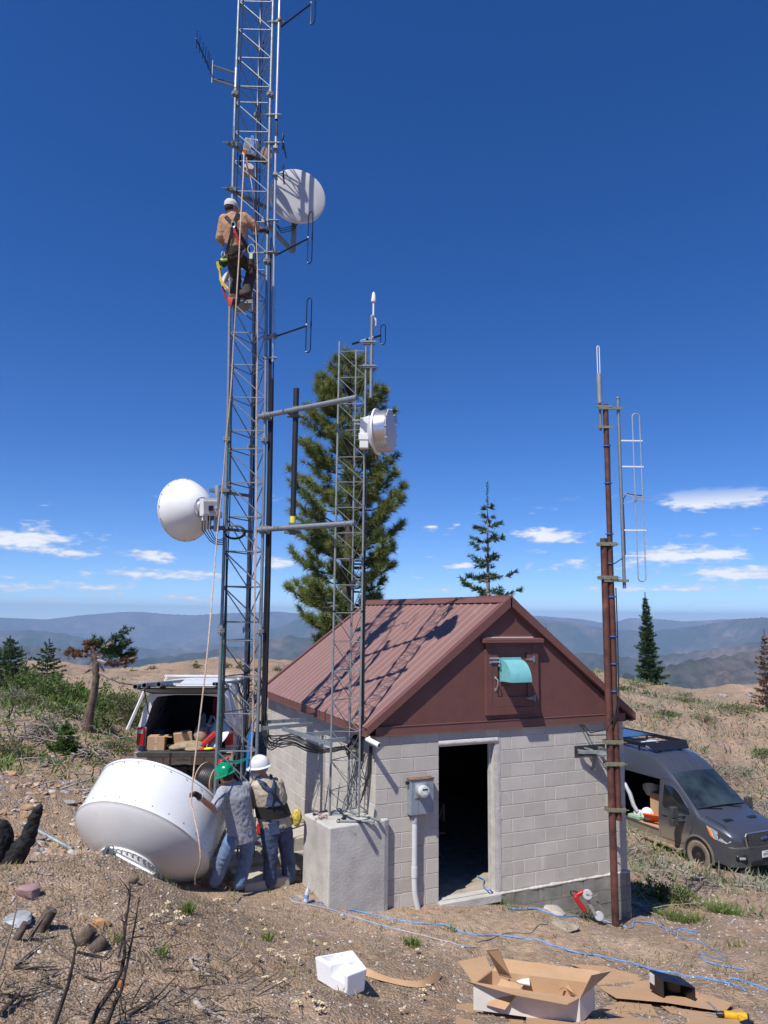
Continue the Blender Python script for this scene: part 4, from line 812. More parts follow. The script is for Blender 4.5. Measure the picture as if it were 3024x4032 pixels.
# ---------------------------------------------------------------- cables on the main tower
def cables():
    m = MB(); z1 = 3.0
    for k in range(11):
        a = k*.9; o_ = Vector(RH*(.055+.014*(k % 5)))+Vector(FH*(.03+.02*(k//4))); top = V(PQ, [1345, 1400, 500, 1430, 1360, 900, 1420, 500, 1450, 1500, 1380][k])
        pts = []; z = 2.25
        while z < top: pts.append(T_R+o_+Vector((.006*math.sin(z*1.3+a), .006*math.cos(z*1.1+a), z))); z += .35
        m.tube(pts, .011 if k % 3 else .015, 6)
    tag(m.build('cable_bundle', rubber), 'thick bundle of black coaxial cables running down the right leg of the tall tower', 'cables')
    m = MB()
    for k in range(3):
        o_ = Vector(RH*(.035+.012*k))+Vector(FH*.02*k); z = 1.9; top = [7.6, 3.9, 5.2][k]; pts = []
        while z < top: pts.append(T_L+o_+Vector((.008*math.sin(z*1.7+k), 0, z))); z += .3
        pts = [T_R+Vector(RH*.02)+Vector((0, 0, 1.95)), T_L.lerp(T_R, .5)+Vector((0, 0, 1.86-.02*k)), T_L+o_+Vector((.03, 0, 1.88-.01*k))]+pts; m.tube(pts, .006, 6)
    tag(m.build('green_cable', green_cable), 'green ground cables tied down the left leg of the tall tower', 'cables')
    m = MB()
    for k in range(3):
        o_ = Vector(RH*(.045+.012*k))-Vector(FH*.01*k); pts = [T_L+o_+Vector((.006*math.sin(z*2.1+k), 0, z)) for z in np.arange(2.1, [8.6, 5.2, 15.5][k], .4)]; m.tube(pts, .009, 6)
    tag(m.build('cable_run', rubber), 'black cables strapped inside the left leg of the tall tower', 'cables')
    m = MB()
    for k in range(3):
        o_ = Vector(RH*(.03+.012*k))+Vector(FH*.01*k); pts = [T_B+o_+Vector((.01*math.sin(z*2.1+k), 0, z)) for z in np.arange(1.2, [11.6, 9.2, 14.5][k], .4)]; m.tube(pts, .009, 6)
    tag(m.build('cable_run', rubber), 'black cables strapped to the rear leg of the tall tower', 'cables')
    m = MB()
    for k in range(4):
        o_ = Vector(RH*(.02+.009*k))+Vector(FH*(.02)); pts = [S_R+o_+Vector((.003*math.sin(z*2.1+k), 0, z)) for z in np.arange(2.0, [7.6, 5.2, 6.5, 4.9][k], .3)]; m.tube(pts, .007, 6)
    tag(m.build('cable_run', rubber), 'black cables strapped down the right leg of the small tower', 'cables')
    # cable tray level between the towers and the drooping bundle on it
    s = 1/2.552; zt = 2.42
    P = lambda x, y, z: Az(950+x*s, 2700+y*s, z)
    t = thing('cable_tray', 'galvanized cable tray frame between the tall tower and the small tower', 'cable tray', (-1, 1, zt)); m = MB()
    for (a, b) in (((190, 430), (715, 385)), ((180, 370), (585, 345)), ((420, 432), (905, 590)), ((610, 495), (885, 470)), ((815, 560), (1045, 535))): m.bar(P(*a, zt), P(*b, zt), .035, .05)
    m.build('frame', mat('tray_steel', (.3, .34, .36), .45, .5), t, smooth=0)
    m = MB(); m.bar(P(585, 345, zt), P(585, 345, zt)+Vector((0, 0, -.1)), .03, .03); m.bar(P(710, 390, zt), P(710, 390, zt)+Vector((0, 0, -.22)), .03, .03); m.build('hanger', galv_dull, t, smooth=0)
    m = MB()
    for k in range(9):
        rr = random.Random(k); j = lambda a: rr.uniform(-a, a); x0 = 200+k*5
        pts = [T_R+Vector(RH*(.055+.014*(k % 5)))+Vector(FH*(.03+.02*(k//4)))+Vector((0, 0, 2.62)), T_R+Vector(RH*(.07+.02*(k % 5)))+Vector((0, 0, 2.40-.02*(k % 4))), P(260+8*(k % 5), 495+18*((k*5) % 9), 2.2), P(400+j(10), 500+k*14+j(5), 2.22), P(520, 490+k*14+j(8), 2.25), P(650, 560+k*11+j(8), 2.20), P(800, 620+k*8+j(8), 2.1), P(950, 640+j(22), 2.1), P(1080, 625+j(20), 2.1), P(1160+j(20), 600+j(30), 2.12)]
        q = [];
        for i in range(len(pts)-1):
            p0 = pts[max(i-1, 0)]; p1 = pts[i]; p2 = pts[i+1]; p3 = pts[min(i+2, len(pts)-1)]
            for f in range(5): f /= 5; q.append(.5*((2*p1)+(p2-p0)*f+(2*p0-5*p1+4*p2-p3)*f*f+(3*p1-p0-3*p2+p3)*f**3))
        q.append(pts[-1]); m.tube(q, .0085 if k % 3 else .012, 7)
    for k in range(6):
        c = P(1130, 640, 2.1); m.tube([c+Vector((.12*math.cos(a)+.02*k, .03*k*math.sin(a), .13*math.sin(a)+.01*k)) for a in np.linspace(0, 2*math.pi, 16, endpoint=False)], .008, 6, closed=True)
    tag(m.build('cable_bundle', rubber), 'drooping bundle of black coaxial cables slung under the cable tray', 'cables')
    m = MB()
    for k in range(5):
        rr = random.Random(50+k); x = -.03-.03*k; pts = [Vector((x-.03, .25, 2.1)), Vector((x-.1-.02*k, .2, 1.9-.07*k)), Vector((x-.02, .15, 1.65-.06*k)), Vector((-.02, .12+.02*k, 1.85)), Vector((-.015, .1+.02*k, 2.2))]; m.tube(pts, .007, 6)
    tag(m.build('hanging_cable', rubber), 'loops of black cable hanging at the front left corner of the building', 'cables')
    m = MB(); rr = random.Random(5)
    for k in range(9):
        c = T_B+Vector((.1, 0, V(T_B, 2690+10*k))); R = rr.uniform(.10, .2); m.tube([c+Vector((R*math.cos(a)*1.0, .3*R*math.sin(a*2+k), R*1.3*math.sin(a)+rr.uniform(-.02, .02))) for a in np.linspace(0, 2*math.pi, 18, endpoint=False)], .006, 5, closed=True)
    tag(m.build('coiled_cable', rubber), 'tangle of thin black cable on the rear tower leg above the truck cab', 'cable')
cables()
# ---------------------------------------------------------------- rusty pipe mast at the right corner
rust = mat('rusty_steel', (.115, .043, .032), .7, .1, .28, 5, .15, 40, stain=((.23, .09, .045), 3, .62))
def rust_mast():
    a = Vector((3.925, -.35, 0)); zb = gz(a.x, a.y)-.2; zt = V(a, 2120); b = a+Vector(RH*.103); bz = V(b, 3230); bt = V(b, 1593)
    t = thing('pipe_mast', 'rusty brown pipe mast of two clamped pipes at the right front corner of the building', 'mast', (a.x, a.y, zb+.2))
    m = MB(); m.tube([(a.x, a.y, zb), (a.x, a.y, zt)], .056, 18); m.build('long_pipe', rust, t); m = MB(); m.tube([(b.x, b.y, bz), (b.x, b.y, bt)], .045, 18); m.build('upper_pipe', rust, t)
    s = 1/1.58; brass = mat('yellow_zinc', (.3, .3, .2), .5, .6)
    for v in (2300+980*s, 2300+1115*s, 2300+1400*s, 1300+1695/2.011, 1300+1960/2.011):
        z = V(a, v); m = MB()
        for f in (-1, 1):
            c = (a+b)/2+Vector((0, 0, z))+Vector(FH*f*.062); m.bar(c-Vector(RH*.15), c+Vector(RH*.15), .018, .06); 
        for x in (-.11, .03, .13): c = (a+b)/2+Vector((0, 0, z))+Vector(RH*x); m.tube([c-Vector(FH*.10), c+Vector(FH*.08)], .007, 6)
        m.tube([(a+b)/2+Vector((0, 0, z))-Vector(RH*.2)-Vector(FH*.06), (a+b)/2+Vector((0, 0, z))+Vector(RH*.2)-Vector(FH*.06)], .007, 6); m.build('pipe_clamp', brass, t, smooth=0)
    # wall bracket
    m = MB(); m.b2((3.50, -.008, 1.84), (4.12, -.001, 2.01)); m.build('wall_plate', mat('dark_steel_plate', (.06, .055, .06), .6, .3, .2), t, smooth=0)
    m = MB(); m.bar((3.52, -.07, 1.93), (3.82, -.20, 1.93), .05, .05); m.bar((3.82, -.2, 1.93), (3.93, -.34, 1.93), .05, .05); m.bar((3.56, -.005, 1.95), (3.6, -.10, 1.95), .02, .02); m.bar((3.7, -.005, 1.97), (3.74, -.16, 1.96), .02, .02); m.bar((4.0, -.005, 1.95), (3.95, -.3, 1.95), .04, .04); m.bar((3.84, -.02, 1.9), (3.84, -.34, 1.9), .12, .02); m.bar((3.84, -.02, 1.62), (3.84, -.1, 1.85), .05, .02); m.build('wall_bracket', galv_dull, t, smooth=0)
    # cables with blue ties
    m = MB(); c = b+Vector(RH*.02)-Vector(FH*.055); zz = np.arange(2.75, V(b, 1720), .3)
    m.tube([c+Vector((.012*math.sin(z*2), 0, z)) for z in zz], .010, 6); m.tube([c+Vector(RH*.03)+Vector((.012*math.sin(z*1.7+1), 0, z)) for z in np.arange(2.75, V(b, 2250), .3)], .010, 6)
    m.tube([c+Vector((0, 0, 2.76)), c+Vector((-.05, 0, 2.55)), c-Vector(RH*.16)+Vector((0, 0.02, 2.3)), Vector((3.75, -.1, 2.22)), Vector((3.68, -.02, 2.33))], .010, 6); m.tube([c+Vector(RH*.03)+Vector((0, 0, 2.76)), c+Vector((-.02, 0, 2.5)), c-Vector(RH*.13)+Vector((0, 0.02, 2.22)), Vector((3.72, -.1, 2.18)), Vector((3.62, -.02, 2.33))], .010, 6)
    tag(m.build('feed_cable', rubber), 'black feed cables tied to the rusty pipe mast with blue ties', 'cables')
    m = MB()
    for v in (1757, 1903, 2103, 2219, 2350, 2506, 2613, 2721): z = V(b, v); m.cyl((b.x, b.y, z-.008), (b.x, b.y, z+.008), .064, n=16)
    m.build('blue_tie', mat('blue_plastic', (.03, .16, .6), .5), t)
    return a, b
ma, mb_ = rust_mast()
def vhf():
    s = 1/2.011; p = mb_+Vector(RH*.215); P = lambda q, y: V(q, 1300+y*s)
    t = thing('loop_array_antenna', 'long silver loop antenna on its own pipe beside the rusty pipe mast', 'antenna', (p.x, p.y, P(p, 2040))); al = mat('satin_aluminium', (.6, .62, .64), .35, .7)
    m = MB(); m.tube([(p.x, p.y, P(p, 2045)), (p.x, p.y, P(p, 540))], .028, 14); m.ell((p.x, p.y, P(p, 540)), (.035, .035, .025)); m.build('support_pipe', galv, t)
    u0 = 1300; q0 = p+Vector(RH*.235); z0, z1 = P(q0, 1990), P(q0, 660); m = MB(); c = q0+Vector(RH*.06)+Vector((0, 0, (z0+z1)/2)); loop(m, c, .125, z1-z0, RH, .0115); m.build('loop', al, t)
    for y in (875, 1080, 1583, 1787):
        m = MB(); z = P(p, y); m.bar(p+Vector((0, 0, z)), p+Vector(RH*.39)+Vector((0, 0, z)), .02, .022); m.build('crossbar', white, t)
    z = P(p, 1330); m = MB(); m.bar(p+Vector((0, 0, z+.08)), q0+Vector((0, 0, z+.03)), .02, .02); m.bar(p+Vector((0, 0, z-.1)), q0+Vector((0, 0, z-.03)), .02, .02); m.box(q0+Vector((0, 0, z)), (.09, .04, .09)); m.bar(q0+Vector((0, 0, z+.03)), q0+Vector(RH*.17)+Vector((0, 0, z+.03)), .02, .02); m.bar(q0+Vector((0, 0, z-.03)), q0+Vector(RH*.17)+Vector((0, 0, z-.03)), .02, .02); m.build('feed_box', al, t)
    m = MB(); m.tube([q0+Vector(RH*.12)+Vector((0, 0, z+.05)), q0+Vector((0, 0, z+.05)), p+Vector(RH*.1)+Vector((0, 0, z+.08)), p+Vector(RH*.03)+Vector((0, 0, z-.02)), p+Vector(RH*.035)+Vector((0, 0, z-.6)), p+Vector(RH*.035)+Vector((0, 0, P(p, 1790))), mb_+Vector((0, 0, P(p, 1850)))+Vector(RH*.05)-Vector(FH*.05)], .009, 6); m.build('cable', rubber, t)
    for y in (625, 1985): m = MB(); z = P(p, y); m.bar(mb_+Vector((0, 0, z))-Vector(RH*.13)-Vector(FH*.05), p+Vector((0, 0, z))+Vector(RH*.06)-Vector(FH*.04), .03, .045); m.build('clamp_bar', mat('yellow_zinc', (.3, .3, .2)), t, smooth=0)
    w = mb_-Vector(RH*.095); t = thing('whip_antenna', 'white hairpin antenna on a pale canister at the very top of the rusty pipe mast', 'antenna', (w.x, w.y, P(w, 800)))
    br = mat('brass_stub', (.35, .27, .14), .45, .5); m = MB(); m.tube([(w.x, w.y, P(w, 795)), (w.x, w.y, P(w, 580))], .020, 10); m.build('stub', br, t); m = MB(); m.tube([(w.x, w.y, P(w, 580)), (w.x, w.y, P(w, 345))], .042, 16); m.build('canister', mat('olive_canister', (.34, .36, .33), .45, .4), t)
    z0, z1 = P(w, 345), P(w, 125); pts = [w-Vector(RH*.02)+Vector((0, 0, z0))]+[w+Vector(RH*.02*-math.cos(a))+Vector((0, 0, z1-.03+.03*math.sin(a))) for a in np.linspace(0, math.pi, 7)]+[w+Vector(RH*.02)+Vector((0, 0, z0))]; m = MB(); m.tube(pts, .0075, 8); m.build('hairpin', white, t)
    for y in (610, 773): m = MB(); z = P(w, y); m.bar(w+Vector((0, 0, z))-Vector(RH*.06)-Vector(FH*.045), mb_+Vector((0, 0, z))+Vector(RH*.09)-Vector(FH*.05), .03, .04); m.tube([w+Vector((0, 0, z))-Vector(RH*.1)-Vector(FH*.05), w+Vector((0, 0, z))+Vector(RH*.1)-Vector(FH*.05)], .006, 6); m.build('clamp', mat('yellow_zinc', (.3, .3, .2)), t, smooth=0)
vhf()
# ---------------------------------------------------------------- vehicles
def text_mesh(txt, size, M, m, parent, name='lettering', sx=1., extr=.0012):
    c = bpy.data.curves.new('t', 'FONT'); c.body = txt; c.size = size; c.extrude = extr; c.align_x = 'CENTER'; c.align_y = 'CENTER'; c.resolution_u = 3
    o = bpy.data.objects.new('t', c); me = bpy.data.meshes.new_from_object(o); bpy.data.objects.remove(o)
    me.transform(M @ Matrix.Diagonal((sx, 1, 1, 1))); me.materials.clear(); me.materials.append(m); o = bpy.data.objects.new(name, me); COL.objects.link(o); o.parent = parent
    return o
glass = mat('dark_window_glass', (.012, .015, .018), .06, 0, .1, spec=.8)
red_lamp = mat('red_lamp', (.42, .008, .01), .15, 0, .2, 20, coat=.6)
clear_lamp = mat('clear_lamp', (.6, .62, .65), .08, .4, .3, 30, coat=1)
ink = mat('black_ink', (.02, .02, .025), .6)
def wheel(t, x, y, z, R, w, rimm, tyrem, side, hub=True):
    M = MX((x, y, z), (side, 0, 0), (0, 0, 1)); m = MB(); k = w/2
    m.lathe([(R*.60, -k*.8), (R*.70, -k), (R*.92, -k), (R*.985, -k*.82), (R, -k*.5), (R, k*.5), (R*.985, k*.82), (R*.92, k), (R*.70, k), (R*.60, k*.82), (R*.60, -k*.8)], M, 40)
    for i in range(40): a = i*math.pi/20; m.box(M @ Vector((R*math.cos(a), R*math.sin(a), 0)), (.02, .012, w*.9), M.to_3x3() @ Matrix.Rotation(a, 3, 'Z'))
    W_ = m.build('wheel', tyrem, t, local=True)
    m = MB(); m.lathe([(R*.62, k*.82), (R*.58, k*.86), (R*.55, k*.45), (R*.44, k*.35), (R*.40, k*.55), (R*.24, k*.62), (R*.20, k*.95), (R*.1, k*1.02), (0, k*1.02)], M, 32)
    for i in range(8):
        a = i*math.pi/4; m.mat(1).cyl(M @ Vector((R*.36*math.cos(a+.2), R*.36*math.sin(a+.2), k*.6)), M @ Vector((R*.36*math.cos(a+.2), R*.36*math.sin(a+.2), k*.64)), R*.045, n=8); m.mat(0)
        m.cyl(M @ Vector((R*.2*math.cos(a), R*.2*math.sin(a), k*.6)), M @ Vector((R*.2*math.cos(a), R*.2*math.sin(a), k*.9)), R*.03, n=6)
    m.build('rim', [rimm, blackp], W_, local=True); return W_
def van():
    D0 = 18.1; g = A(2757, 3427, D0); yf = g.y-1.0  # front bumper plane
    X0 = g.x+1.0; zg = g.z
    t = thing('cargo_van', 'dark grey high-roof cargo van with its sliding side door open beyond the building', 'van', (X0, yf, zg), math.pi)
    # dusty paint: road dust climbs the lower body
    pm = bpy.data.materials.new('dusty_grey_paint'); pm.use_nodes = True; nt = pm.node_tree; b = nt.nodes['Principled BSDF']; L = nt.links.new
    tc = N(nt, 'ShaderNodeTexCoord'); sp = N(nt, 'ShaderNodeSeparateXYZ'); L(tc.outputs['Object'], sp.inputs[0]); nz = N(nt, 'ShaderNodeTexNoise', inp={'Scale': 3, 'Detail': 7, 'Roughness': .65}); L(tc.outputs['Object'], nz.inputs['Vector'])
    h = math_(nt, 'ADD', sp.outputs[2], math_(nt, 'MULTIPLY', math_(nt, 'SUBTRACT', nz.outputs[0], .5), .55)); yy = math_(nt, 'MULTIPLY', math_(nt, 'ADD', sp.outputs[1], 1.35), .8, clamp=False)
    h2 = math_(nt, 'ADD', h, math_(nt, 'MAXIMUM', yy, 0.)); d = ramp(nt, h2, [(.42, (.85,)*3), (.72, (.62,)*3), (.95, (.08,)*3), (1, (.04,)*3)]); 
    L(mixc(nt, d, (.075, .085, .112), (.30, .245, .175)), b.inputs['Base Color']); L(ramp(nt, d, [(0, (.26,)*3), (.6, (.8,)*3)]), b.inputs['Roughness']); b.inputs['Metallic'].default_value = .45; b.inputs['Coat Weight'].default_value = .7; b.inputs['Coat Roughness'].default_value = .06
    plastic = mat('grey_bumper_plastic', (.05, .052, .056), .6, 0, .12, 5)
    # stations: y (front=0, back negative), top height, half width low, half width at belt, half width at top
    ST_ = [(0, .98, .72, .74, .70), (-.05, 1.04, .86, .86, .78), (-.18, 1.10, .95, .94, .84), (-.4, 1.17, 1.0, .98, .88), (-.7, 1.24, 1.03, 1.0, .92), (-.98, 1.31, 1.03, 1.01, .93), (-1.06, 1.36, 1.03, 1.01, .92), (-1.35, 1.65, 1.03, 1.01, .88), (-1.65, 1.95, 1.03, 1.01, .85), (-1.92, 2.2, 1.03, 1.01, .82),
           (-2.02, 2.29, 1.03, 1.01, .82), (-2.3, 2.50, 1.03, 1.01, .82), (-2.62, 2.66, 1.03, 1.01, .83), (-3.0, 2.74, 1.03, 1.01, .84), (-3.6, 2.77, 1.03, 1.01, .84), (-4.3, 2.77, 1.03, 1.01, .84), (-5.2, 2.77, 1.03, 1.01, .84), (-5.9, 2.75, 1.02, 1.0, .84), (-5.98, 2.70, .98, .96, .80)]
    lv = [.34, .46, .60, .9, 1.16, 1.34, 2.02]
    def sec(s):
        y, zt, wl, wb, wt = s; zs = zt-.13 if zt > 1.4 else zt-.09; o = []
        for z in lv:
            z = min(z, zs); w = wl*.985 if z < .4 else (wl if z < .95 else wb)
            if z > 1.2: w = wb+(wt-wb)*((z-1.16)/max(zs-1.16, .3))**1.25*.82
            o.append((w, y, z))
        o.append((wb+(wt-wb)*.86 if zt > 1.4 else wt+.03, y, zs)); o.append((wt-.02, y, zs+(zt-zs)*.62)); o.append((wt-.13, y, zt-.012)); o.append((wt*.5, y, zt+.02)); o.append((0, y, zt+.03)); return o
    m = MB(); secs = [sec(s) for s in ST_]; n = len(secs[0]); ring = [[Vector(p) for p in q]+[Vector((-p[0], p[1], p[2])) for p in q[-2::-1]] for q in secs]; k = len(ring[0])
    vs = [p for r in ring for p in r]; fs = []
    for i in range(len(ring)-1):
        y = ST_[i][0]; y2 = ST_[i+1][0]
        for j in range(k-1):
            # local -X... van's right side is local +X when it faces local +Y
            if j in (2, 3, 4, 5) and y <= -2.29 and y2 >= -3.65: continue
            fs.append((i*k+j, (i+1)*k+j, (i+1)*k+j+1, i*k+j+1))
    fs.append(tuple(range(k))); fs.append(tuple((len(ring)-1)*k+j for j in range(k))[::-1]); m.add(vs, fs)
    body = m.build('body', pm, t, smooth=32, local=True)
    # door shut lines and trim
    def side(y, z, sx=1, e=.006):
        for i in range(len(ST_)-1):
            if ST_[i][0] >= y >= ST_[i+1][0]:
                f = (ST_[i][0]-y)/(ST_[i][0]-ST_[i+1][0]); a = secs[i]; b_ = secs[i+1]; P_ = [(Vector(a[q]).lerp(Vector(b_[q]), f)) for q in range(n)]
                for q in range(n-1):
                    if P_[q].z <= z <= P_[q+1].z+1e-6: g_ = (z-P_[q].z)/max(P_[q+1].z-P_[q].z, 1e-6); p = P_[q].lerp(P_[q+1], g_); return Vector(((p.x+e)*sx, y, z))
                return Vector(((P_[-4].x+e)*sx, y, z))
    seam = mat('seam', (.01, .01, .012), .7)
    for sx in (1, -1):
        m = MB()
        for line in ([(-1.10, 1.25), (-1.18, .9), (-1.35, .62), (-1.5, .5), (-2.2, .48)], [(-2.24, .48), (-2.25, 1.2), (-2.27, 2.05)], [(-1.10, 1.25), (-1.2, 1.42), (-1.62, 1.82), (-1.85, 2.02), (-2.0, 2.06), (-2.25, 2.06)]):
            m.tube([side(y, z, sx, .001) for y, z in line], .006, 5)
        m.build('door_seam', seam, t, local=True)
        pts = [(-1.28, 1.27), (-1.34, 1.40), (-1.62, 1.70), (-1.82, 1.86), (-1.95, 1.90), (-2.16, 1.90), (-2.18, 1.30), (-2.08, 1.22)]; c = [side(y, z, sx, .014) for y, z in pts]; ce = sum(c, Vector())/len(c)+Vector((sx*.012, 0, 0)); m = MB(); m.add(c+[ce], [(i, (i+1) % 8, 8) for i in range(8)]); m.build('side_window', glass, t, local=True, smooth=0)
        m = MB(); m.tube([side(y, z, sx, .006) for y, z in pts], .014, 6, closed=True); m.build('window_seal', plastic, t, local=True)
        m = MB(); m.box(side(-2.07, 1.08, sx, .02), (.03, .17, .04)); m.build('door_handle', plastic, t, local=True, bevel=.008)
        # towing mirrors
        m = MB(); p = side(-1.42, 1.20, sx, 0); m.tube([p, p+Vector((sx*.30, -.0, .02))], .04, 8); m.tube([p+Vector((0, 0, -.12)), p+Vector((sx*.3, 0, -.1))], .035, 8); m.box(p+Vector((sx*.36, -.02, .12)), (.20, .13, .27)); m.box(p+Vector((sx*.36, -.02, -.12)), (.20, .12, .18)); m.build('mirror', plastic, t, local=True, bevel=.03)
        # headlight
        m = MB(); hl = [side(-.10, .90, sx, .012), side(-.20, .84, sx, .012), side(-.50, .88, sx, .012), side(-.66, 1.06, sx, .012), side(-.74, 1.15, sx, .012), side(-.45, 1.08, sx, .012), side(-.12, .985, sx, .012)]
        c = sum(hl, Vector())/len(hl)+Vector((sx*.02, .0, 0)); m.add(hl+[c], [(i, (i+1) % 7, 7) if sx < 0 else ((i+1) % 7, i, 7) for i in range(7)]); H = m.build('headlight', clear_lamp, t, local=True)
        m = MB(); hl = [side(-.50, .88, sx, .02), side(-.60, .93, sx, .02), side(-.72, 1.12, sx, .02), side(-.62, 1.05, sx, .02)]; m.sheet(hl, .012); m.build('amber_reflector', mat('amber_lamp', (.75, .2, .02), .2), H, local=True, smooth=0)
    # windshield
    m = MB(); ws = [(.80, -1.08, 1.41), (-.80, -1.08, 1.41), (-.84, -1.35, 1.665), (-.80, -1.65, 1.955), (-.745, -1.93, 2.20), (.745, -1.93, 2.20), (.80, -1.65, 1.955), (.84, -1.35, 1.665)]
    gg = lambda i, j: Vector(((i*2-1)*(.86-.10*j), -1.07-.87*j-.05*abs(i*2-1)**2, 1.40+.82*j+.045*math.cos((i-.5)*math.pi)+.03)); m.grid(gg, 10, 8); m.build('windshield', mat('windshield_glass', (.03, .045, .05), .04, 0, .5, 1.2, spec=.9, col2=(.01, .012, .014)), t, local=True)
    m = MB(); m.bar((.1, -1.02, 1.385), (.72, -1.12, 1.44), .02, .015); m.bar((-.6, -1.02, 1.385), (.05, -1.12, 1.445), .02, .015); m.build('wiper', blackp, t, local=True)
    # front end
    bx = MB(); bx.add([(x, y, z) for z in (.34, .52, .76) for x, y in ((-.98, -.32), (-.93, -.08), (-.78, .045), (0, .10), (.78, .045), (.93, -.08), (.98, -.32))], [(r*7+i, r*7+i+1, (r+1)*7+i+1, (r+1)*7+i) for r in range(2) for i in range(6)]); bx.add([(x, y, z) for z in (.76, .80) for x, y in ((-.98, -.32), (-.93, -.08), (-.78, .045), (0, .10), (.78, .045), (.93, -.08), (.98, -.32))][:7]+[(x, y, .79) for x, y in ((-.96, -.32), (-.90, -.10), (-.76, .0), (0, .03), (.76, .0), (.90, -.10), (.96, -.32))], [(i, i+1, i+8, i+7) for i in range(6)])
    bx.build('front_bumper', plastic, t, local=True, smooth=50)
    g_ = MB(); poly = [(-.52, .78), (-.56, .86), (-.60, 1.03), (-.55, 1.09), (.55, 1.09), (.60, 1.03), (.56, .86), (.52, .78)]; Mg = Matrix(((1, 0, 0, 0), (0, 0, 1, .035), (0, 1, 0, 0), (0, 0, 0, 1))); g_.prism([(x*1.06, .935+(z-.935)*1.12) for x, z in poly], Mg, .035); G = g_.build('grille', mat('chrome', (.55, .56, .58), .15, .9, .05), t, local=True, smooth=0, bevel=.006)
    g_ = MB(); g_.prism(poly, Mg, .045); g_.build('grille_mesh', mat('black_grille', (.015, .015, .017), .45), G, local=True, smooth=0)
    g_ = MB()
    for r in range(8):
        for c_ in range(22):
            x = -.55+.05*c_+(.025 if r % 2 else 0); z = .80+.037*r
            if abs(x) < .53: g_.tube([(x+.021*math.cos(a), .083, z+.017*math.sin(a)) for a in [i*math.pi/3 for i in range(6)]], .0035, 4, closed=True)
    g_.build('honeycomb', mat('dark_chrome', (.12, .12, .13), .3, .7), G, local=True)
    g_ = MB(); g_.ell((0, .09, .95), (.115, .014, .045)); g_.mat(1).ell((0, .096, .95), (.10, .014, .036)); g_.build('badge', [mat('chrome', (.55, .56, .58)), mat('badge_blue', (.02, .05, .16), .2)], G, local=True)
    g_ = MB(); g_.tube([(-.06, .112, .945), (-.03, .113, .965), (0, .1135, .95), (.03, .113, .965), (.06, .112, .945)], .0035, 5); g_.build('badge_script', mat('chrome', (.55, .56, .58)), G, local=True)
    for sx in (1, -1): m = MB(); m.box((sx*.74, .03, .555), (.28, .08, .14), Matrix.Rotation(-sx*.35, 3, 'Z')); F_ = m.build('fog_lamp_bezel', blackp, t, local=True, bevel=.04); m = MB(); m.box((sx*.755, .075, .555), (.15, .03, .06), Matrix.Rotation(-sx*.35, 3, 'Z')); m.build('fog_lamp', clear_lamp, F_, local=True, bevel=.012)
    m = MB(); m.box((0, .09, .42), (.95, .03, .09)); m.build('lower_grille', blackp, t, local=True, bevel=.01)
    m = MB(); m.box((0, .125, .60), (.30, .01, .15)); Pl = m.build('licence_plate', white, t, local=True, smooth=0); text_mesh('40897H3', .085, Matrix(((-1, 0, 0, 0), (0, 0, 1, .131), (0, 1, 0, .59), (0, 0, 0, 1))), mat('plate_ink', (.04, .07, .16), .6), Pl, sx=.72); text_mesh('Oregon', .028, Matrix(((-1, 0, 0, 0), (0, 0, 1, .131), (0, 1, 0, .655), (0, 0, 0, 1))), mat('plate_ink', (.04, .07, .16)), Pl)
    for sx in (.42, -.42): m = MB(); m.box((sx, -.58, 1.245), (.26, .10, .012), Matrix.Rotation(-.22, 3, 'X')); m.build('hood_vent', blackp, t, local=True)
    m = MB(); m.tube([side(-.1, .99, 1, 0), (.78, -.4, 1.19), (.84, -.9, 1.31)], .008, 5); m.tube([side(-.1, .99, -1, 0), (-.78, -.4, 1.19), (-.84, -.9, 1.31)], .008, 5); m.build('hood_seam', seam, t, local=True)
    m = MB()
    for x in (-.38, 0, .38): m.tube([(x, -2.05, 2.335), (x, -2.3, 2.53), (x, -2.62, 2.69), (x, -3.0, 2.775)], .012, 6)
    m.build('roof_rib', pm, t, local=True)
    # roof rack with deflector and vent dome
    rk = MB()
    for sx in (-.78, .78): rk.b2((sx-.02, -5.9, 2.86), (sx+.02, -2.95, 2.98)); rk.b2((sx-.015, -5.9, 2.74), (sx+.015, -5.86, 2.9)); rk.b2((sx-.015, -3.2, 2.72), (sx+.015, -3.16, 2.9)); rk.b2((sx-.015, -4.5, 2.72), (sx+.015, -4.46, 2.9))
    for y in (-5.8, -5.2, -4.6, -3.9, -3.3): rk.b2((-.78, y-.03, 2.9), (.78, y+.03, 2.93))
    rk.add([(-.8, -2.95, 2.98), (-.62, -2.7, 2.78), (.62, -2.7, 2.78), (.8, -2.95, 2.98), (-.8, -2.97, 2.98), (-.62, -2.72, 2.76), (.62, -2.72, 2.76), (.8, -2.97, 2.98)], [(0, 1, 2, 3), (7, 6, 5, 4), (0, 4, 5, 1), (1, 5, 6, 2), (2, 6, 7, 3), (3, 7, 4, 0)]); rk.build('roof_rack', mat('black_rack', (.012, .013, .016), .4), t, local=True, smooth=0)
    m = MB(); m.b2((-.7, -5.7, 2.935), (.7, -4.1, 2.96)); m.build('solar_panel', mat('solar_panel_blue', (.015, .025, .07), .15), t, local=True, smooth=0)
    m = MB(); m.box((0, -3.45, 2.84), (.46, .46, .06)); m.mat(1).ell((0, -3.45, 2.87), (.21, .21, .09)); m.build('roof_vent', [offwhite, mat('clear_dome', (.5, .55, .6), .1, coat=1)], t, local=True)
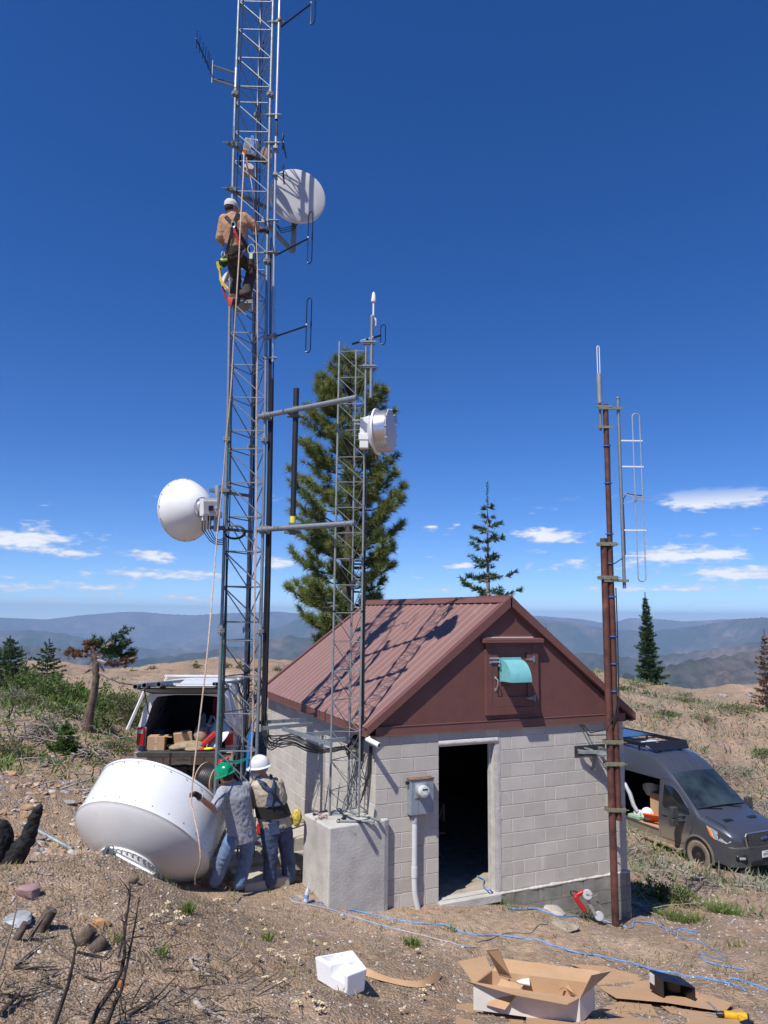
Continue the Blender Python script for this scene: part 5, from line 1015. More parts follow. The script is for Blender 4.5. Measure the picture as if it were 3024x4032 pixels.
    for y in (-1.0, -4.75):
        for sx in (1, -1):
            wheel(t, sx*.935, y, .355, .355, .235, mat('dusty_black_rim', (.04, .036, .032), .6, .3), mat('dusty_tyre', (.21, .175, .135), .95, 0, .12, 8), sx)
            m = MB(); m.lathe([(.40, .0), (.47, .0), (.47, .03), (.42, .035)], MX((sx*1.005, y, .355), (sx, 0, 0), (0, 1, 0)), 24, -.15, math.pi+.15) if False else m.tube([(sx*1.025, y+.455*math.cos(a), .355+.455*math.sin(a)) for a in np.linspace(-.2, math.pi+.2, 22)], .035, 8); m.build('wheel_arch', mat('dusty_arch', (.13, .11, .09), .9), t, local=True)
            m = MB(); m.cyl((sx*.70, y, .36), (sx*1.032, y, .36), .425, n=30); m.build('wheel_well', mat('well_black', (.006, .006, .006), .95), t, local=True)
    sill = MB(); sill.b2((.80, -4.2, .30), (1.10, -1.55, .36)); sill.b2((.96, -4.2, .34), (1.03, -1.6, .46)); sill.build('running_board', mat('dusty_step', (.27, .21, .14), .9, 0, .2, 6), t, local=True, smooth=0, bevel=.01)
    # cargo space
    c_ = MB(); c_.b2((-.98, -5.8, .60), (1.0, -2.2, .64)); c_.b2((-.985, -5.8, .64), (-.955, -2.3, 2.3)); c_.b2((-.9, -5.85, .64), (.9, -5.8, 2.5)); c_.b2((-.95, -2.32, .64), (.3, -2.28, 2.2)); c_.b2((.99, -3.65, .46), (1.02, -2.28, .62)); c_.build('cargo_lining', mat('cargo_lining_dark', (.045, .042, .045), .9), t, local=True, smooth=0)
    m = MB(); m.b2((-.957, -3.1, 1.78), (-.95, -2.55, 1.90)); m.build('far_window', mat('window_light', (.45, .36, .27), .9), t, local=True, smooth=0)
    m = MB(); sd_ = [side(y, z, 1, .05) for y, z in ((-3.72, .60), (-3.72, 2.02), (-5.0, 2.02), (-5.0, .60))]; m.sheet(sd_[::-1], .03); m.build('sliding_door', pm, t, local=True, smooth=0)
    return t, Matrix.Translation((X0, yf, zg)) @ Matrix.Rotation(math.pi, 4, 'Z')
vt, VM = van()
for o in COL.objects:   # roof height as surveyed
    r_ = o
    while r_.parent: r_ = r_.parent
    if r_ is vt and o.type == 'MESH':
        for v_ in o.data.vertices:
            if v_.co.z > 1.4: v_.co.z = 1.4+(v_.co.z-1.4)*.85
def van_load():
    P = lambda x, y, z: VM @ Vector((x, y, z)); zf = .645
    def bx(name, label, cat, c, d, m, rz=0, bev=.006):
        b = MB(); b.box(P(*c), d, Matrix.Rotation(rz, 3, 'Z')); return tag(b.build(name, m, smooth=0, bevel=bev), label, cat)
    bx('cardboard_box', 'tall brown cardboard box standing inside the open van', 'box', (.25, -2.85, zf+.37), (.5, .55, .74), cardboard, .1)
    m = MB(); c = P(.74, -2.98, zf+.20); a = Vector((-.72, -.62, .25)).normalized(); m.lathe([(0, -.16), (.135, -.16), (.155, .15), (.165, .15), (.165, .17), (.15, .175), (0, .18)], MX(c, a), 28); tag(m.build('plastic_bucket', mat('white_plastic_lid', (.62, .64, .68), .5)), 'white plastic bucket lying on its side in the van doorway', 'bucket')
    m = MB(); n = 9; org = P(.80, -2.62, zf+.17); R = Matrix.Rotation(rad(38), 3, 'Y') @ Matrix.Rotation(rad(-15), 3, 'X') @ Matrix.Rotation(.2, 3, 'Z')
    m.box(org, (.36, .62, .035), R)
    for i in range(7):
        for j in range(4): m.box(org+R @ Vector((-.13+.085*j, -.26+.085*i, .025)), (.06, .055, .03), R)
    tag(m.build('traction_board', mat('orange_plastic', (.75, .09, .012), .5), smooth=0, bevel=.006), 'bright orange ribbed traction board in the van doorway', 'traction board')
    bx('green_cushion', 'pale green pad lying at the rear of the van doorway', 'pad', (.72, -3.35, zf+.05), (.45, .4, .10), mat('pale_green', (.25, .42, .28), .8), .1, .02)
    bx('plastic_tub', 'clear white tub on the pale green pad in the van', 'tub', (.75, -3.3, zf+.15), (.26, .2, .11), offwhite, .2, .02)
    m = MB(); m.sheet([P(.98, -2.35, zf), P(.98, -3.1, zf), P(.45, -3.1, zf), P(.45, -2.35, zf)][::-1], .006); tag(m.build('cardboard_sheet', cardboard, smooth=0), 'flat piece of cardboard on the van floor', 'cardboard')
    m = MB(); c = P(.15, -3.35, zf+.72); M = MX(c, (-.5, -.3, -.9)); m.lathe([(.30, -.06), (.28, .03), (.18, .16), (0, .2)], M, 28); m.lathe([(.29, -.06), (.26, .02), (.16, .13), (0, .17)], M, 28); tag(m.build('wash_basin', mat('cream_plastic', (.6, .56, .48), .5)), 'cream round bowl shape leaning inside the dark van', 'bowl')
    m = MB(); m.tube([P(.95, -3.62, 1.55), P(.93, -3.45, 1.30), P(.9, -3.35, 1.0), P(.86, -3.25, .85)], [.05, .06, .06, .05], 12); tag(m.build('rolled_tube', mat('pale_tube', (.5, .54, .58), .4, .3)), 'pale tube leaning out of the van beside the building corner', 'tube')
van_load()
def truck():
    c = A(725, 3019, 15.0); zg = c.z-.50; az = rad(19); R = Matrix.Rotation(-az, 4, 'Z'); M = Matrix.Translation((c.x, c.y, zg)) @ R
    t = thing('pickup_truck', 'silver pickup truck with a white camper shell, rear hatch up and tailgate down', 'pickup truck', (c.x, c.y, zg), -az)
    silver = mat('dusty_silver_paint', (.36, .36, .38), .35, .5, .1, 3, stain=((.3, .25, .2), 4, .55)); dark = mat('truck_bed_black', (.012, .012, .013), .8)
    lo = dict(local=True)
    m = MB(); 
    for sx in (-1, 1):
        m.b2((sx*.80, .02, .62), (sx*.98, 2.35, 1.30)) if sx > 0 else m.b2((-.98, .02, .62), (-.80, 2.35, 1.30))
    m.b2((-.8, .05, .60), (.8, 2.35, .86)); m.build('bed', silver, t, smooth=0, bevel=.03, **lo)
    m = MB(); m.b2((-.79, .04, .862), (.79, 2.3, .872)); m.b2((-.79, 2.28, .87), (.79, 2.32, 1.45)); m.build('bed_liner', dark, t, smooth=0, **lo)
    m = MB(); m.prism([(2.33, .62), (5.75, .62), (5.8, 1.05), (5.7, 1.25), (4.4, 1.38), (3.85, 1.95), (2.55, 1.98), (2.38, 1.4)], Matrix(((0, 0, 1, -.97), (1, 0, 0, 0), (0, 1, 0, 0), (0, 0, 0, 1))), 1.94); m.build('cab', silver, t, smooth=0, bevel=.06, bseg=3, **lo)
    for sx in (-1, 1):
        m = MB(); m.prism([(2.62, 1.42), (3.35, 1.42), (3.35, 1.86), (2.68, 1.86)], Matrix(((0, 0, 1, sx*.975 if sx < 0 else .962), (1, 0, 0, 0), (0, 1, 0, 0), (0, 0, 0, 1))), .014); m.prism([(3.42, 1.42), (4.25, 1.42), (3.85, 1.85), (3.42, 1.86)], Matrix(((0, 0, 1, sx*.975 if sx < 0 else .962), (1, 0, 0, 0), (0, 1, 0, 0), (0, 0, 0, 1))), .014); m.build('window', glass, t, smooth=0, **lo)
        m = MB(); m.box((sx*1.17, 3.95, 1.45), (.22, .10, .26)); m.bar((sx*.97, 3.98, 1.42), (sx*1.1, 3.95, 1.42), .04, .04); m.build('mirror', offwhite if sx > 0 else blackp, t, bevel=.03, **lo)
        for y in (1.15, 4.85): wheel(t, sx*.86, y, .40, .40, .27, galv_dull, rubber, sx)
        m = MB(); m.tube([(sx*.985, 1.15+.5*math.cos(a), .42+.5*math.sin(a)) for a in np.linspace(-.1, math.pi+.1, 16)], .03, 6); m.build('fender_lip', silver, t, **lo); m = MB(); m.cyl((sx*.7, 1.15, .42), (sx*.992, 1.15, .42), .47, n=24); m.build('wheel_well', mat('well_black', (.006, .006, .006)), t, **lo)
        m = MB(); x0, x1 = sorted((sx*.835, sx*.985)); m.b2((x0, -.02, .93), (x1, .05, 1.29)); La = m.build('tail_light', red_lamp, t, bevel=.012, **lo); m = MB(); m.b2((x0+.03, -.027, 1.17), (x1-.035, -.015, 1.25)); m.build('reversing_lamp', clear_lamp, La, **lo)
    m = MB(); m.b2((-.80, -.62, .83), (.80, .03, .90)); m.b2((-.82, -.66, .81), (.82, -.60, .91)); m.build('tailgate', mat('dusty_black_plastic', (.045, .042, .04), .75), t, smooth=0, bevel=.012, **lo)
    m = MB(); m.b2((-1.0, -.12, .53), (-.42, .05, .80)); m.b2((.42, -.12, .53), (1.0, .05, .80)); m.b2((-.42, -.08, .55), (.42, .04, .72)); m.b2((-1.0, -.13, .79), (1.0, .02, .815)); m.build('rear_bumper', mat('dusty_chrome', (.42, .38, .33), .5, .5, .15, 5), t, smooth=0, bevel=.03, **lo)
    m = MB(); m.b2((-.95, -.135, .76), (.95, -.12, .80)); m.build('bumper_step_pad', blackp, t, smooth=0, **lo)
    m = MB(); m.b2((-.155, -.70, .68), (.155, -.69, .83)); m.v = []; m.f = []; m.m = []
    m.b2((-.155, -.145, .585), (.155, -.135, .735)); Pl = m.build('licence_plate', mat('plate_white', (.5, .5, .47), .5), t, smooth=0, **lo); text_mesh('W7OWC', .085, Matrix(((1, 0, 0, 0), (0, 0, -1, -.146), (0, 1, 0, .655), (0, 0, 0, 1))), ink, Pl, sx=.78)
    m = MB(); m.b2((-.07, -.16, .42), (.07, .0, .53)); m.b2((-.35, -.05, .44), (.35, .02, .5)); m.build('hitch', blackp, t, smooth=0, **lo)
    m = MB(); m.b2((-.19, -.665, .40), (-.15, -.655, .9)); m.build('strap', blackp, t, smooth=0, **lo)
    # camper shell: open at the back
    sh = mat('white_camper_shell', (.70, .71, .72), .3, 0, .04, 3, coat=.3)
    w0, w1, z0, z1 = .98, .78, 1.30, 2.13
    secs_ = []
    for y, top in ((.03, 2.06), (.15, 2.12), (1.2, 2.16), (2.3, 2.10)):
        secs_.append([(-w0, y, z0), (-w1-.04, y, 1.92), (-w1+.05, y, top-.03), (-.3, y, top+.01), (.3, y, top+.01), (w1-.05, y, top-.03), (w1+.04, y, 1.92), (w0, y, z0)])
    m = MB(); k = 8; vs = [p for s_ in secs_ for p in s_]; m.add(vs, [(i*k+j, i*k+j+1, (i+1)*k+j+1, (i+1)*k+j) for i in range(3) for j in range(7)])
    ins = [(x*.95, y, z-.03 if z > 1.8 else z) for x, y, z in vs]; m.add(ins, [(i*k+j, (i+1)*k+j, (i+1)*k+j+1, i*k+j+1) for i in range(3) for j in range(7)])
    m.add([*secs_[0], *[(x*.86, .03, (z-.12 if z > 1.8 else z)) for x, y, z in secs_[0]]], [(j, j+8, j+9, j+1) for j in range(7)]); m.build('camper_shell', sh, t, smooth=40, **lo)
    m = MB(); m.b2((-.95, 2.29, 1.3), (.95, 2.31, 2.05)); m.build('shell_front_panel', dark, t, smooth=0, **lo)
    for sx in (-1, 1): m = MB(); m.sheet([(sx*.975, .5, 1.42), (sx*.975, 2.0, 1.42), (sx*.87, 2.0, 1.82), (sx*.87, .5, 1.82)][::sx], .012); m.build('shell_window', glass, t, smooth=0, **lo)
    hz = MB(); hy, hzz = -.62, 2.14; hz.sheet([(-.70, .02, 2.0), (.70, .02, 2.0), (.86, hy, hzz+.0), (-.86, hy, hzz+.0)], .012); hz.build('hatch_glass', mat('hatch_glass_pale', (.22, .28, .25), .25, 0, .2, 4), t, smooth=0, **lo)
    fr = MB(); fr.tube([(-.72, .02, 2.0), (.72, .02, 2.0), (.90, hy, hzz+.02), (-.90, hy, hzz+.02)], .03, 8, closed=True); fr.b2((-.92, hy-.02, hzz-.01), (.92, hy+.03, hzz+.05)); fr.build('hatch_frame', blackp, t, **lo)
    for sx in (-1, 1): m = MB(); m.tube([(sx*.78, .04, 1.55), (sx*.80, -.42, 2.09)], .011, 6); m.build('gas_strut', blackp, t, **lo)
    # ladder-rack: slanted white legs and bars
    for sx in (-1, 1):
        for y in (-.02, 2.1): m = MB(); m.bar((sx*1.14, y-.2, 1.28), (sx*.83, y, 2.17), .06, .045); m.bar((sx*.83, y, 2.15), (sx*.83, y, 2.33), .05, .04); m.build('rack_leg', offwhite, t, smooth=0, **lo)
    m = MB(); m.b2((-.9, -.02, 2.15), (.9, .03, 2.19)); m.b2((-.9, 2.08, 2.15), (.9, 2.13, 2.19)); m.build('rack_bar', offwhite, t, smooth=0, **lo)
    P = lambda x, y, z: M @ Vector((x, y, z))
    m = MB(); m.ell((.25, -.3, .0), (.01,)*3); 
    # pipes on the rack
    s = 1/3.253; gp = 'steel pipes carried on the truck roof rack'
    for i, (a, b, r) in enumerate((((105, 175), (720, 118), .05), ((220, 160), (820, 112), .055), ((405, 145), (1010, 88), .055), ((1115, 140), (1320, 125), .035), ((1150, 145), (1580, 88), .04))):
        p0 = A(500+a[0]*s, 2650+a[1]*s, 14.35); p1 = A(500+b[0]*s, 2650+b[1]*s, 14.35+4.2); d = (p1-p0).normalized(); m = MB(); n = 16
        m.lathe([(r*.82, .35), (r*.82, 0), (r, 0), (r, (p1-p0).length)], MX(p0, d), n); m.cyl(p0+d*.3, p0+d*.31, r*.84); tag(m.build('steel_pipe', galv), ['leftmost thick steel pipe sticking out over the truck hatch', 'second thick steel pipe from the left on the truck rack', 'third thick steel pipe on the truck rack, left of the rope', 'thin short pipe on the right of the truck rack', 'rightmost pipe on the truck rack beside the tower leg'][i], 'pipe', gp)
    def bx(name, label, cat, c, d, m_, rz=0, bev=.006, ry=0):
        b = MB(); b.box(P(*c), d, Matrix.Rotation(-az+rz, 3, 'Z') @ Matrix.Rotation(ry, 3, 'Y')); return tag(b.build(name, m_, smooth=0, bevel=bev), label, cat)
    o = thing('cardboard_box', 'open brown cardboard box at the left of the truck tailgate', 'box', P(-.52, -.25, .905), -az); q = MB(); q.box((0, 0, .13), (.34, .30, .26)); q.build('carton', cardboard, o, smooth=0, **lo); q = MB(); q.sheet([(.17, -.15, .26), (.30, -.12, .24), (.30, .15, .24), (.17, .15, .26)], .004); q.build('flap', cardboard, o, smooth=0, **lo); q = MB(); q.box((0, -.151, .2), (.05, .004, .12)); q.box((0, -.151, .04), (.06, .004, .08)); q.build('tape', mat('tape_tan', (.5, .42, .3), .4), o, smooth=0, **lo)
    bx('cardboard_box', 'closed cardboard box tilted in the middle of the truck bed', 'box', (-.04, -.12, 1.10), (.36, .3, .24), cardboard, .25, .006, -.1)
    bx('tool_case', 'dark case with two latches at the back left of the truck bed', 'case', (-.62, .45, 1.08), (.26, .22, .22), blackp, 0, .03)
    m = MB(); m.ell(P(.12, -.28, .97), (.34, .2, .10), nu=22, nv=12); m.ell(P(.32, -.05, 1.13), (.17, .15, .17)); m.ell(P(-.1, -.38, .95), (.17, .14, .07)); m.ell(P(.25, -.42, .93), (.2, .16, .07)); o = m.build('canvas_bag', mat('tan_canvas', (.32, .25, .16), .9, 0, .14, 8, .5, 30)); cloth_mods(o, .02, .04); tag(o, 'slumped tan canvas bag hanging over the truck tailgate', 'bag')
    bx('red_case', 'red plastic case leaning on the right of the truck bed', 'case', (.50, -.22, 1.08), (.42, .14, .10), mat('red_plastic', (.42, .03, .03), .5), .2, .02, -.75)
    m = MB(); c_ = P(.62, .05, 1.16); m.lathe([(0, .10), (.2, .085), (.33, .03), (.36, 0), (.35, -.01), (.2, .07), (0, .085)], MX(c_, M.to_3x3() @ Vector((-.55, -.6, .62))), 36); tag(m.build('dish_reflector', mat('pale_reflector', (.62, .64, .66), .4)), 'pale round dish reflector lying in the truck bed', 'dish')
    m = MB(); m.sheet([P(.0, .3, .9), P(.35, .5, .9), P(.32, .55, 1.45), P(.28, .5, 1.52)], .02); tag(m.build('steel_plate', mat('grey_plate', (.3, .32, .35), .5), smooth=0), 'grey triangular plate standing in the dark truck bed', 'plate')
    m = MB()
    for a, b in (((.35, .1, 1.2), (.75, .25, 1.5)), ((.4, .05, 1.35), (.72, .2, 1.2)), ((.55, .1, 1.5), (.7, .1, 1.15)), ((.38, .0, 1.1), (.5, .2, 1.5))): m.bar(P(*a), P(*b), .07, .03)
    tag(m.build('bracket_pile', galv, smooth=0), 'pile of galvanized brackets on the right of the truck bed', 'brackets')
    bx('red_crate', 'dim red crate deep inside the camper shell', 'crate', (.55, 1.6, 1.5), (.42, .3, .45), mat('dark_red', (.25, .03, .03), .6), 0, .02)
    m = MB(); m.ell(P(.42, -.45, .93), (.12, .08, .03)); m.ell(P(.62, -.42, .93), (.13, .08, .03)); m.mat(1).ell(P(.55, -.5, .945), (.10, .05, .03)); o = tag(m.build('safety_vest', [mat('red_webbing', (.5, .03, .02), .8), mat('hi_vis_yellow', (.75, .7, .03), .7)]), 'red and yellow webbing heap at the right end of the tailgate', 'webbing')
    m = MB(); m.cyl(P(-.77, -.42, .905), P(-.77, -.42, .98), .07, n=20); m.cyl(P(-.77, -.42, .98), P(-.77, -.42, 1.0), .05, n=20); tag(m.build('tape_roll', mat('navy_tape', (.02, .03, .07), .4)), 'dark roll at the far left corner of the tailgate', 'roll')
    return M
def cloth_mods(o, amp=.012, size=.06, vox=None, sm=3):
    if vox: r = o.modifiers.new('r', 'REMESH'); r.mode = 'VOXEL'; r.voxel_size = vox; r.use_smooth_shade = True
    if sm: s = o.modifiers.new('s', 'SMOOTH'); s.iterations = sm; s.factor = .6
    if amp:
        t = bpy.data.textures.new('folds', 'CLOUDS'); t.noise_scale = size; t.noise_depth = 2
        d = o.modifiers.new('d', 'DISPLACE'); d.texture = t; d.strength = amp; d.mid_level = .5; d.texture_coords = 'LOCAL'
TM_ = truck()
# ---------------------------------------------------------------- people
skin = mat('skin', (.46, .22, .15), .55, 0, .06, 12); glove = mat('dark_glove', (.035, .03, .035), .8, 0, .15, 20)
jeans = mat('faded_jeans', (.13, .20, .34), .9, 0, .16, 9, .35, 60, stain=((.24, .3, .4), 4, .56)); overall = mat('denim_overalls', (.055, .085, .17), .9, 0, .2, 7, .35, 60, stain=((.14, .2, .32), 4, .6))
greyt = mat('grey_cotton', (.30, .31, .35), .95, 0, .1, 14, .3, 60, stain=((.2, .21, .24), 6, .6)); khaki = mat('khaki_shirt', (.44, .38, .29), .95, 0, .08, 10, .3, 60); tanshirt = mat('tan_work_shirt', (.42, .24, .14), .95, 0, .08, 9, .3, 50)
brownpants = mat('dark_brown_work_trousers', (.055, .042, .036), .9, 0, .2, 8, .3, 50); boot = mat('worn_leather_boot', (.13, .085, .05), .8, 0, .2, 14)
def eloft(mb, secs, lat, nrm, n=20):
    """secs: (centre, lateral radius, depth radius)"""
    vs = []
    for c, a, b in secs: vs += [c+lat*(a*math.cos(2*math.pi*j/n))+nrm*(b*math.sin(2*math.pi*j/n)) for j in range(n)]
    k = len(secs); fs = [(i*n+j, i*n+(j+1) % n, (i+1)*n+(j+1) % n, (i+1)*n+j) for i in range(k-1) for j in range(n)]; fs += [tuple(range(n))[::-1], tuple((k-1)*n+j for j in range(n))]; mb.add(vs, fs)
def limb(mb, pts, rr, n=12):
    pts = [Vector(p) for p in pts]; mb.tube(pts, rr, n)
    for p, r in zip(pts, rr): mb.ell(p, (r*.98,)*3, nu=12, nv=8)
def head(mb, c, face, up, s=1.):
    f = Vector(face).normalized(); u = Vector(up).normalized(); f = (f-u*f.dot(u)).normalized(); l = u.cross(f); R = Matrix((l, f, u)).transposed()
    mb.ell(c, (.078*s, .098*s, .115*s), R, 18, 14); mb.ell(c+f*.025-u*.055, (.058*s, .07*s, .06*s), R); mb.ell(c+f*.10-u*.01, (.013, .02, .024), R, 8, 6); mb.ell(c+f*.088-u*.052, (.026, .012, .008), R, 8, 6); mb.ell(c+f*.082+u*.018, (.05, .014, .012), R, 10, 6)
    for s_ in (-1, 1): mb.ell(c+l*.080*s_-f*.005-u*.005, (.01, .02, .032), R, 8, 6)
    return R
def hand(mb, wrist, d, palm, curl=.8, s=1.):
    """palm and five separate fingers curling towards the palm normal"""
    d = Vector(d).normalized(); pn = Vector(palm); pn = (pn-d*pn.dot(d)).normalized(); w = d.cross(pn); R = Matrix((w, d, pn)).transposed()
    mb.ell(wrist+d*.045, (.042*s, .052*s, .019*s), R, 14, 10)
    for i, (o, L) in enumerate(((-.031, .062), (-.011, .074), (.010, .07), (.030, .055))):
        p = wrist+d*.085+w*o; a = .35*curl; pts = [p]; dd = d
        for k in range(3): 
            ang = curl*(.45+.35*k); q = (d*math.cos(ang*(k+1)*.6)+pn*math.sin(ang*(k+1)*.6)).normalized(); p = p+q*(L*(.42, .32, .26)[k]); pts.append(p)
        mb.tube(pts, [.0105*s, .0098*s, .009*s, .0075*s], 8); mb.ell(pts[-1], (.0078*s,)*3, nu=8, nv=6)
    p = wrist+d*.03-w*.036; mb.tube([p, p-w*.022+d*.022+pn*.012, p-w*.02+d*.05+pn*.028, p-w*.008+d*.066+pn*.036], [.014*s, .012*s, .011*s, .009*s], 8)
def bootp(mb, ank, toe):
    ank = Vector(ank); toe = Vector(toe); d = toe-ank; d.z = 0; d = d.normalized() if d.length > .01 else Vector((1, 0, 0)); z = toe.z
    mb.tube([ank+Vector((0, 0, .12)), ank, Vector((ank.x, ank.y, z+.05))], [.058, .056, .056], 12); l = Vector((0, 0, 1)).cross(d); R = Matrix((l, d, Vector((0, 0, 1)))).transposed()
    mb.ell(Vector((ank.x, ank.y, z+.045))+d*.04, (.050, .12, .05), R, 16, 10); mb.ell(Vector((ank.x, ank.y, z+.035))+d*.13, (.048, .085, .036), R, 16, 10); mb.box(Vector((ank.x, ank.y, z+.008))+d*.06, (.09, .28, .022), R)
def person(label, J, face, cfg):
    """J: joint positions; lat = direction from the figure's right to its left"""
    fat = cfg.get('fat', 1.); lf = fat**.7; base = Vector(J['toeL']).lerp(Vector(J['toeR']), .5); t = thing('person', label, 'person', tuple(base)); shM, trM = cfg['shirt'], cfg['trousers']
    f = Vector(face); f.z = 0; f.normalize(); lat = Vector((0, 0, 1)).cross(f)
    hp = (J['hipL']+J['hipR'])/2; ch = J['chest']; nk = J['neck']; tl = (J['shL']-J['shR']).normalized()
    up = (nk-hp).normalized(); nr = tl.cross(up).normalized(); hl = (J['hipL']-J['hipR']).normalized(); hl = tl.lerp(hl, .5).normalized()
    # the body itself: one continuous surface
    m = MB(); R = head(m, J['head'], cfg.get('gaze', face), cfg.get('hup', up))
    limb(m, [J['head']-R @ Vector((0, .0, .05)), nk-up*.03], [.056, .06])
    eloft(m, [(hp-up*.06, .13, .09), (hp, .15, .105), (hp.lerp(ch, .5), .13, .09), (ch, .155, .105), (nk-up*.07, .14, .08), (nk-up*.01, .07, .06)], tl, nr)
    for s in 'LR':
        limb(m, [J['sh'+s], J['sh'+s].lerp(J['el'+s], .5), J['el'+s], J['el'+s].lerp(J['wr'+s], .35), J['wr'+s]], [.052, .046, .040, .040, .027])
        hd = J.get('hd'+s, J['wr'+s]+(J['wr'+s]-J['el'+s]).normalized()); 
        if cfg.get('glove'+s) is None: hand(m, J['wr'+s], hd-J['wr'+s], cfg.get('palm'+s, nr), cfg.get('curl', .9))
        ft = J['toe'+s]-J['an'+s]; ft.z = 0; ft = ft.normalized(); fz = J['toe'+s].z+.045; limb(m, [J['hip'+s], J['kn'+s], J['an'+s], Vector((J['an'+s].x, J['an'+s].y, fz)), Vector((J['an'+s].x, J['an'+s].y, fz-.012))+ft*.13], [.075, .05, .038, .033, .022])
    o = m.build('body', skin, t); cloth_mods(o, 0, vox=.009, sm=2)
    # shirt
    m = MB(); hem = cfg.get('hem', .05)
    eloft(m, [(hp-up*hem, .185*fat, .135*fat), (hp+up*.04, .185*fat, .135*fat), (hp.lerp(ch, .45), .172*fat, .13*fat), (hp.lerp(ch, .8), .185*fat, .138*lf), (ch, .195*lf, .138*lf), (nk-up*.10, .185*lf, .115), (nk-up*.045, .12, .09), (nk+up*.0, .072, .068)], tl, nr, 24)
    for s in 'LR':
        e = cfg.get('sleeve', .95); a, b, w = J['sh'+s], J['el'+s], J['wr'+s]; limb(m, [nk.lerp(a, .55)-up*.04, a], [.08, .075])
        if e <= 1: p = a.lerp(b, e); limb(m, [a, a.lerp(p, .5), p], [.078*lf, .074*lf, .074*lf])
        else: limb(m, [a, a.lerp(b, .5), b, b.lerp(w, .5), b.lerp(w, e-1)], [.078*lf, .07*lf, .064*lf, .056*lf, .048])
    o = m.build('shirt', shM, t); cloth_mods(o, .016, .05, vox=.011, sm=3)
    if cfg.get('sleeve', .95) > 1 or True: pass
    m = MB(); wz = cfg.get('waist', .06)
    eloft(m, [(hp-up*.10, .165*fat, .125*fat), (hp-up*.02, .18*fat, .135*fat), (hp+up*wz, .172*fat, .128*fat)], hl, hl.cross(up) if False else nr, 24)
    for s in 'LR':
        a, k, n_ = J['hip'+s], J['kn'+s], J['an'+s]; dn = (n_-k).normalized(); limb(m, [a.lerp(hp, .15)-Vector((0, 0, .02)), a.lerp(k, .5), k, k.lerp(n_, .5), n_+Vector((0, 0, .0)), n_+dn*.03], [.105*lf, .097*lf, .084*lf, .080*lf, .082*lf, .084*lf], 14)
    o = m.build('trousers', trM, t); cloth_mods(o, .02, .06, vox=.011, sm=3)
    for s in 'LR':
        m = MB(); bootp(m, J['an'+s], J['toe'+s]); o = m.build('boot', boot, t); cloth_mods(o, .004, .03, vox=.008, sm=2)
        if cfg.get('glove'+s):
            m = MB(); hd = J.get('hd'+s, J['wr'+s]+(J['wr'+s]-J['el'+s])); hand(m, J['wr'+s], hd-J['wr'+s], cfg.get('palm'+s, nr), cfg.get('curl', .9), 1.2); limb(m, [J['wr'+s]-(hd-J['wr'+s]).normalized()*.05, J['wr'+s]+(hd-J['wr'+s]).normalized()*.02], [.038, .036]); o = m.build('glove', glove, t); cloth_mods(o, .002, .02, vox=.006, sm=1)
    return t, R, tl, nr, up
def eyes(t, c, R):
    m = MB()
    for s in (-1, 1): m.ell(c+R @ Vector((.03*s, .088, .012)), (.010, .006, .006), R, 8, 6)
    m.build('eyes', mat('eye_dark', (.03, .02, .018), .2), t)
def hardhat(t, c, R, m_, s=1.):
    m = MB(); M = Matrix.Translation(c+R @ Vector((0, -.005, .028))) @ R.to_4x4()
    pr = [(.128, 0), (.127, .03), (.121, .07), (.105, .105), (.08, .128), (.045, .142), (0, .147)]
    m.lathe(pr, M @ Matrix.Diagonal((.92, 1.08, 1, 1)), 36); m.lathe([(.122, -.002), (.12, .03), (.1, .1), (0, .14)], M @ Matrix.Diagonal((.92, 1.08, 1, 1)), 36)
    m.lathe([(.120, .004), (.146, -.010), (.149, -.006), (.128, .010)], M @ Matrix.Diagonal((.92, 1.08, 1, 1)), 36)
    for i in range(7): # brim peak
        pass
    q = [M @ Vector((x, .135+.055*math.cos(x*14), -.012-.006)) for x in np.linspace(-.10, .10, 11)]; q2 = [M @ Vector((x, .11+.02*math.cos(x*12), .004)) for x in np.linspace(-.105, .105, 11)]; m.add(q+q2, [(i, i+1, i+12, i+11) for i in range(10)])
    m.tube([M @ Vector((0, .125*math.cos(a), .012+.138*math.sin(a))) for a in np.linspace(.35, math.pi-.35, 14)], .012, 6)
    return m.build('hard_hat', m_, t, smooth=45)
sb = 1/2.074
def JZ(D): return lambda x, y, d=0.: A(500+x*sb, 2600+y*sb, D+d)
def ground_at(p, up=.0): q = Vector(p); q.z = gz(q.x, q.y)+up; return q
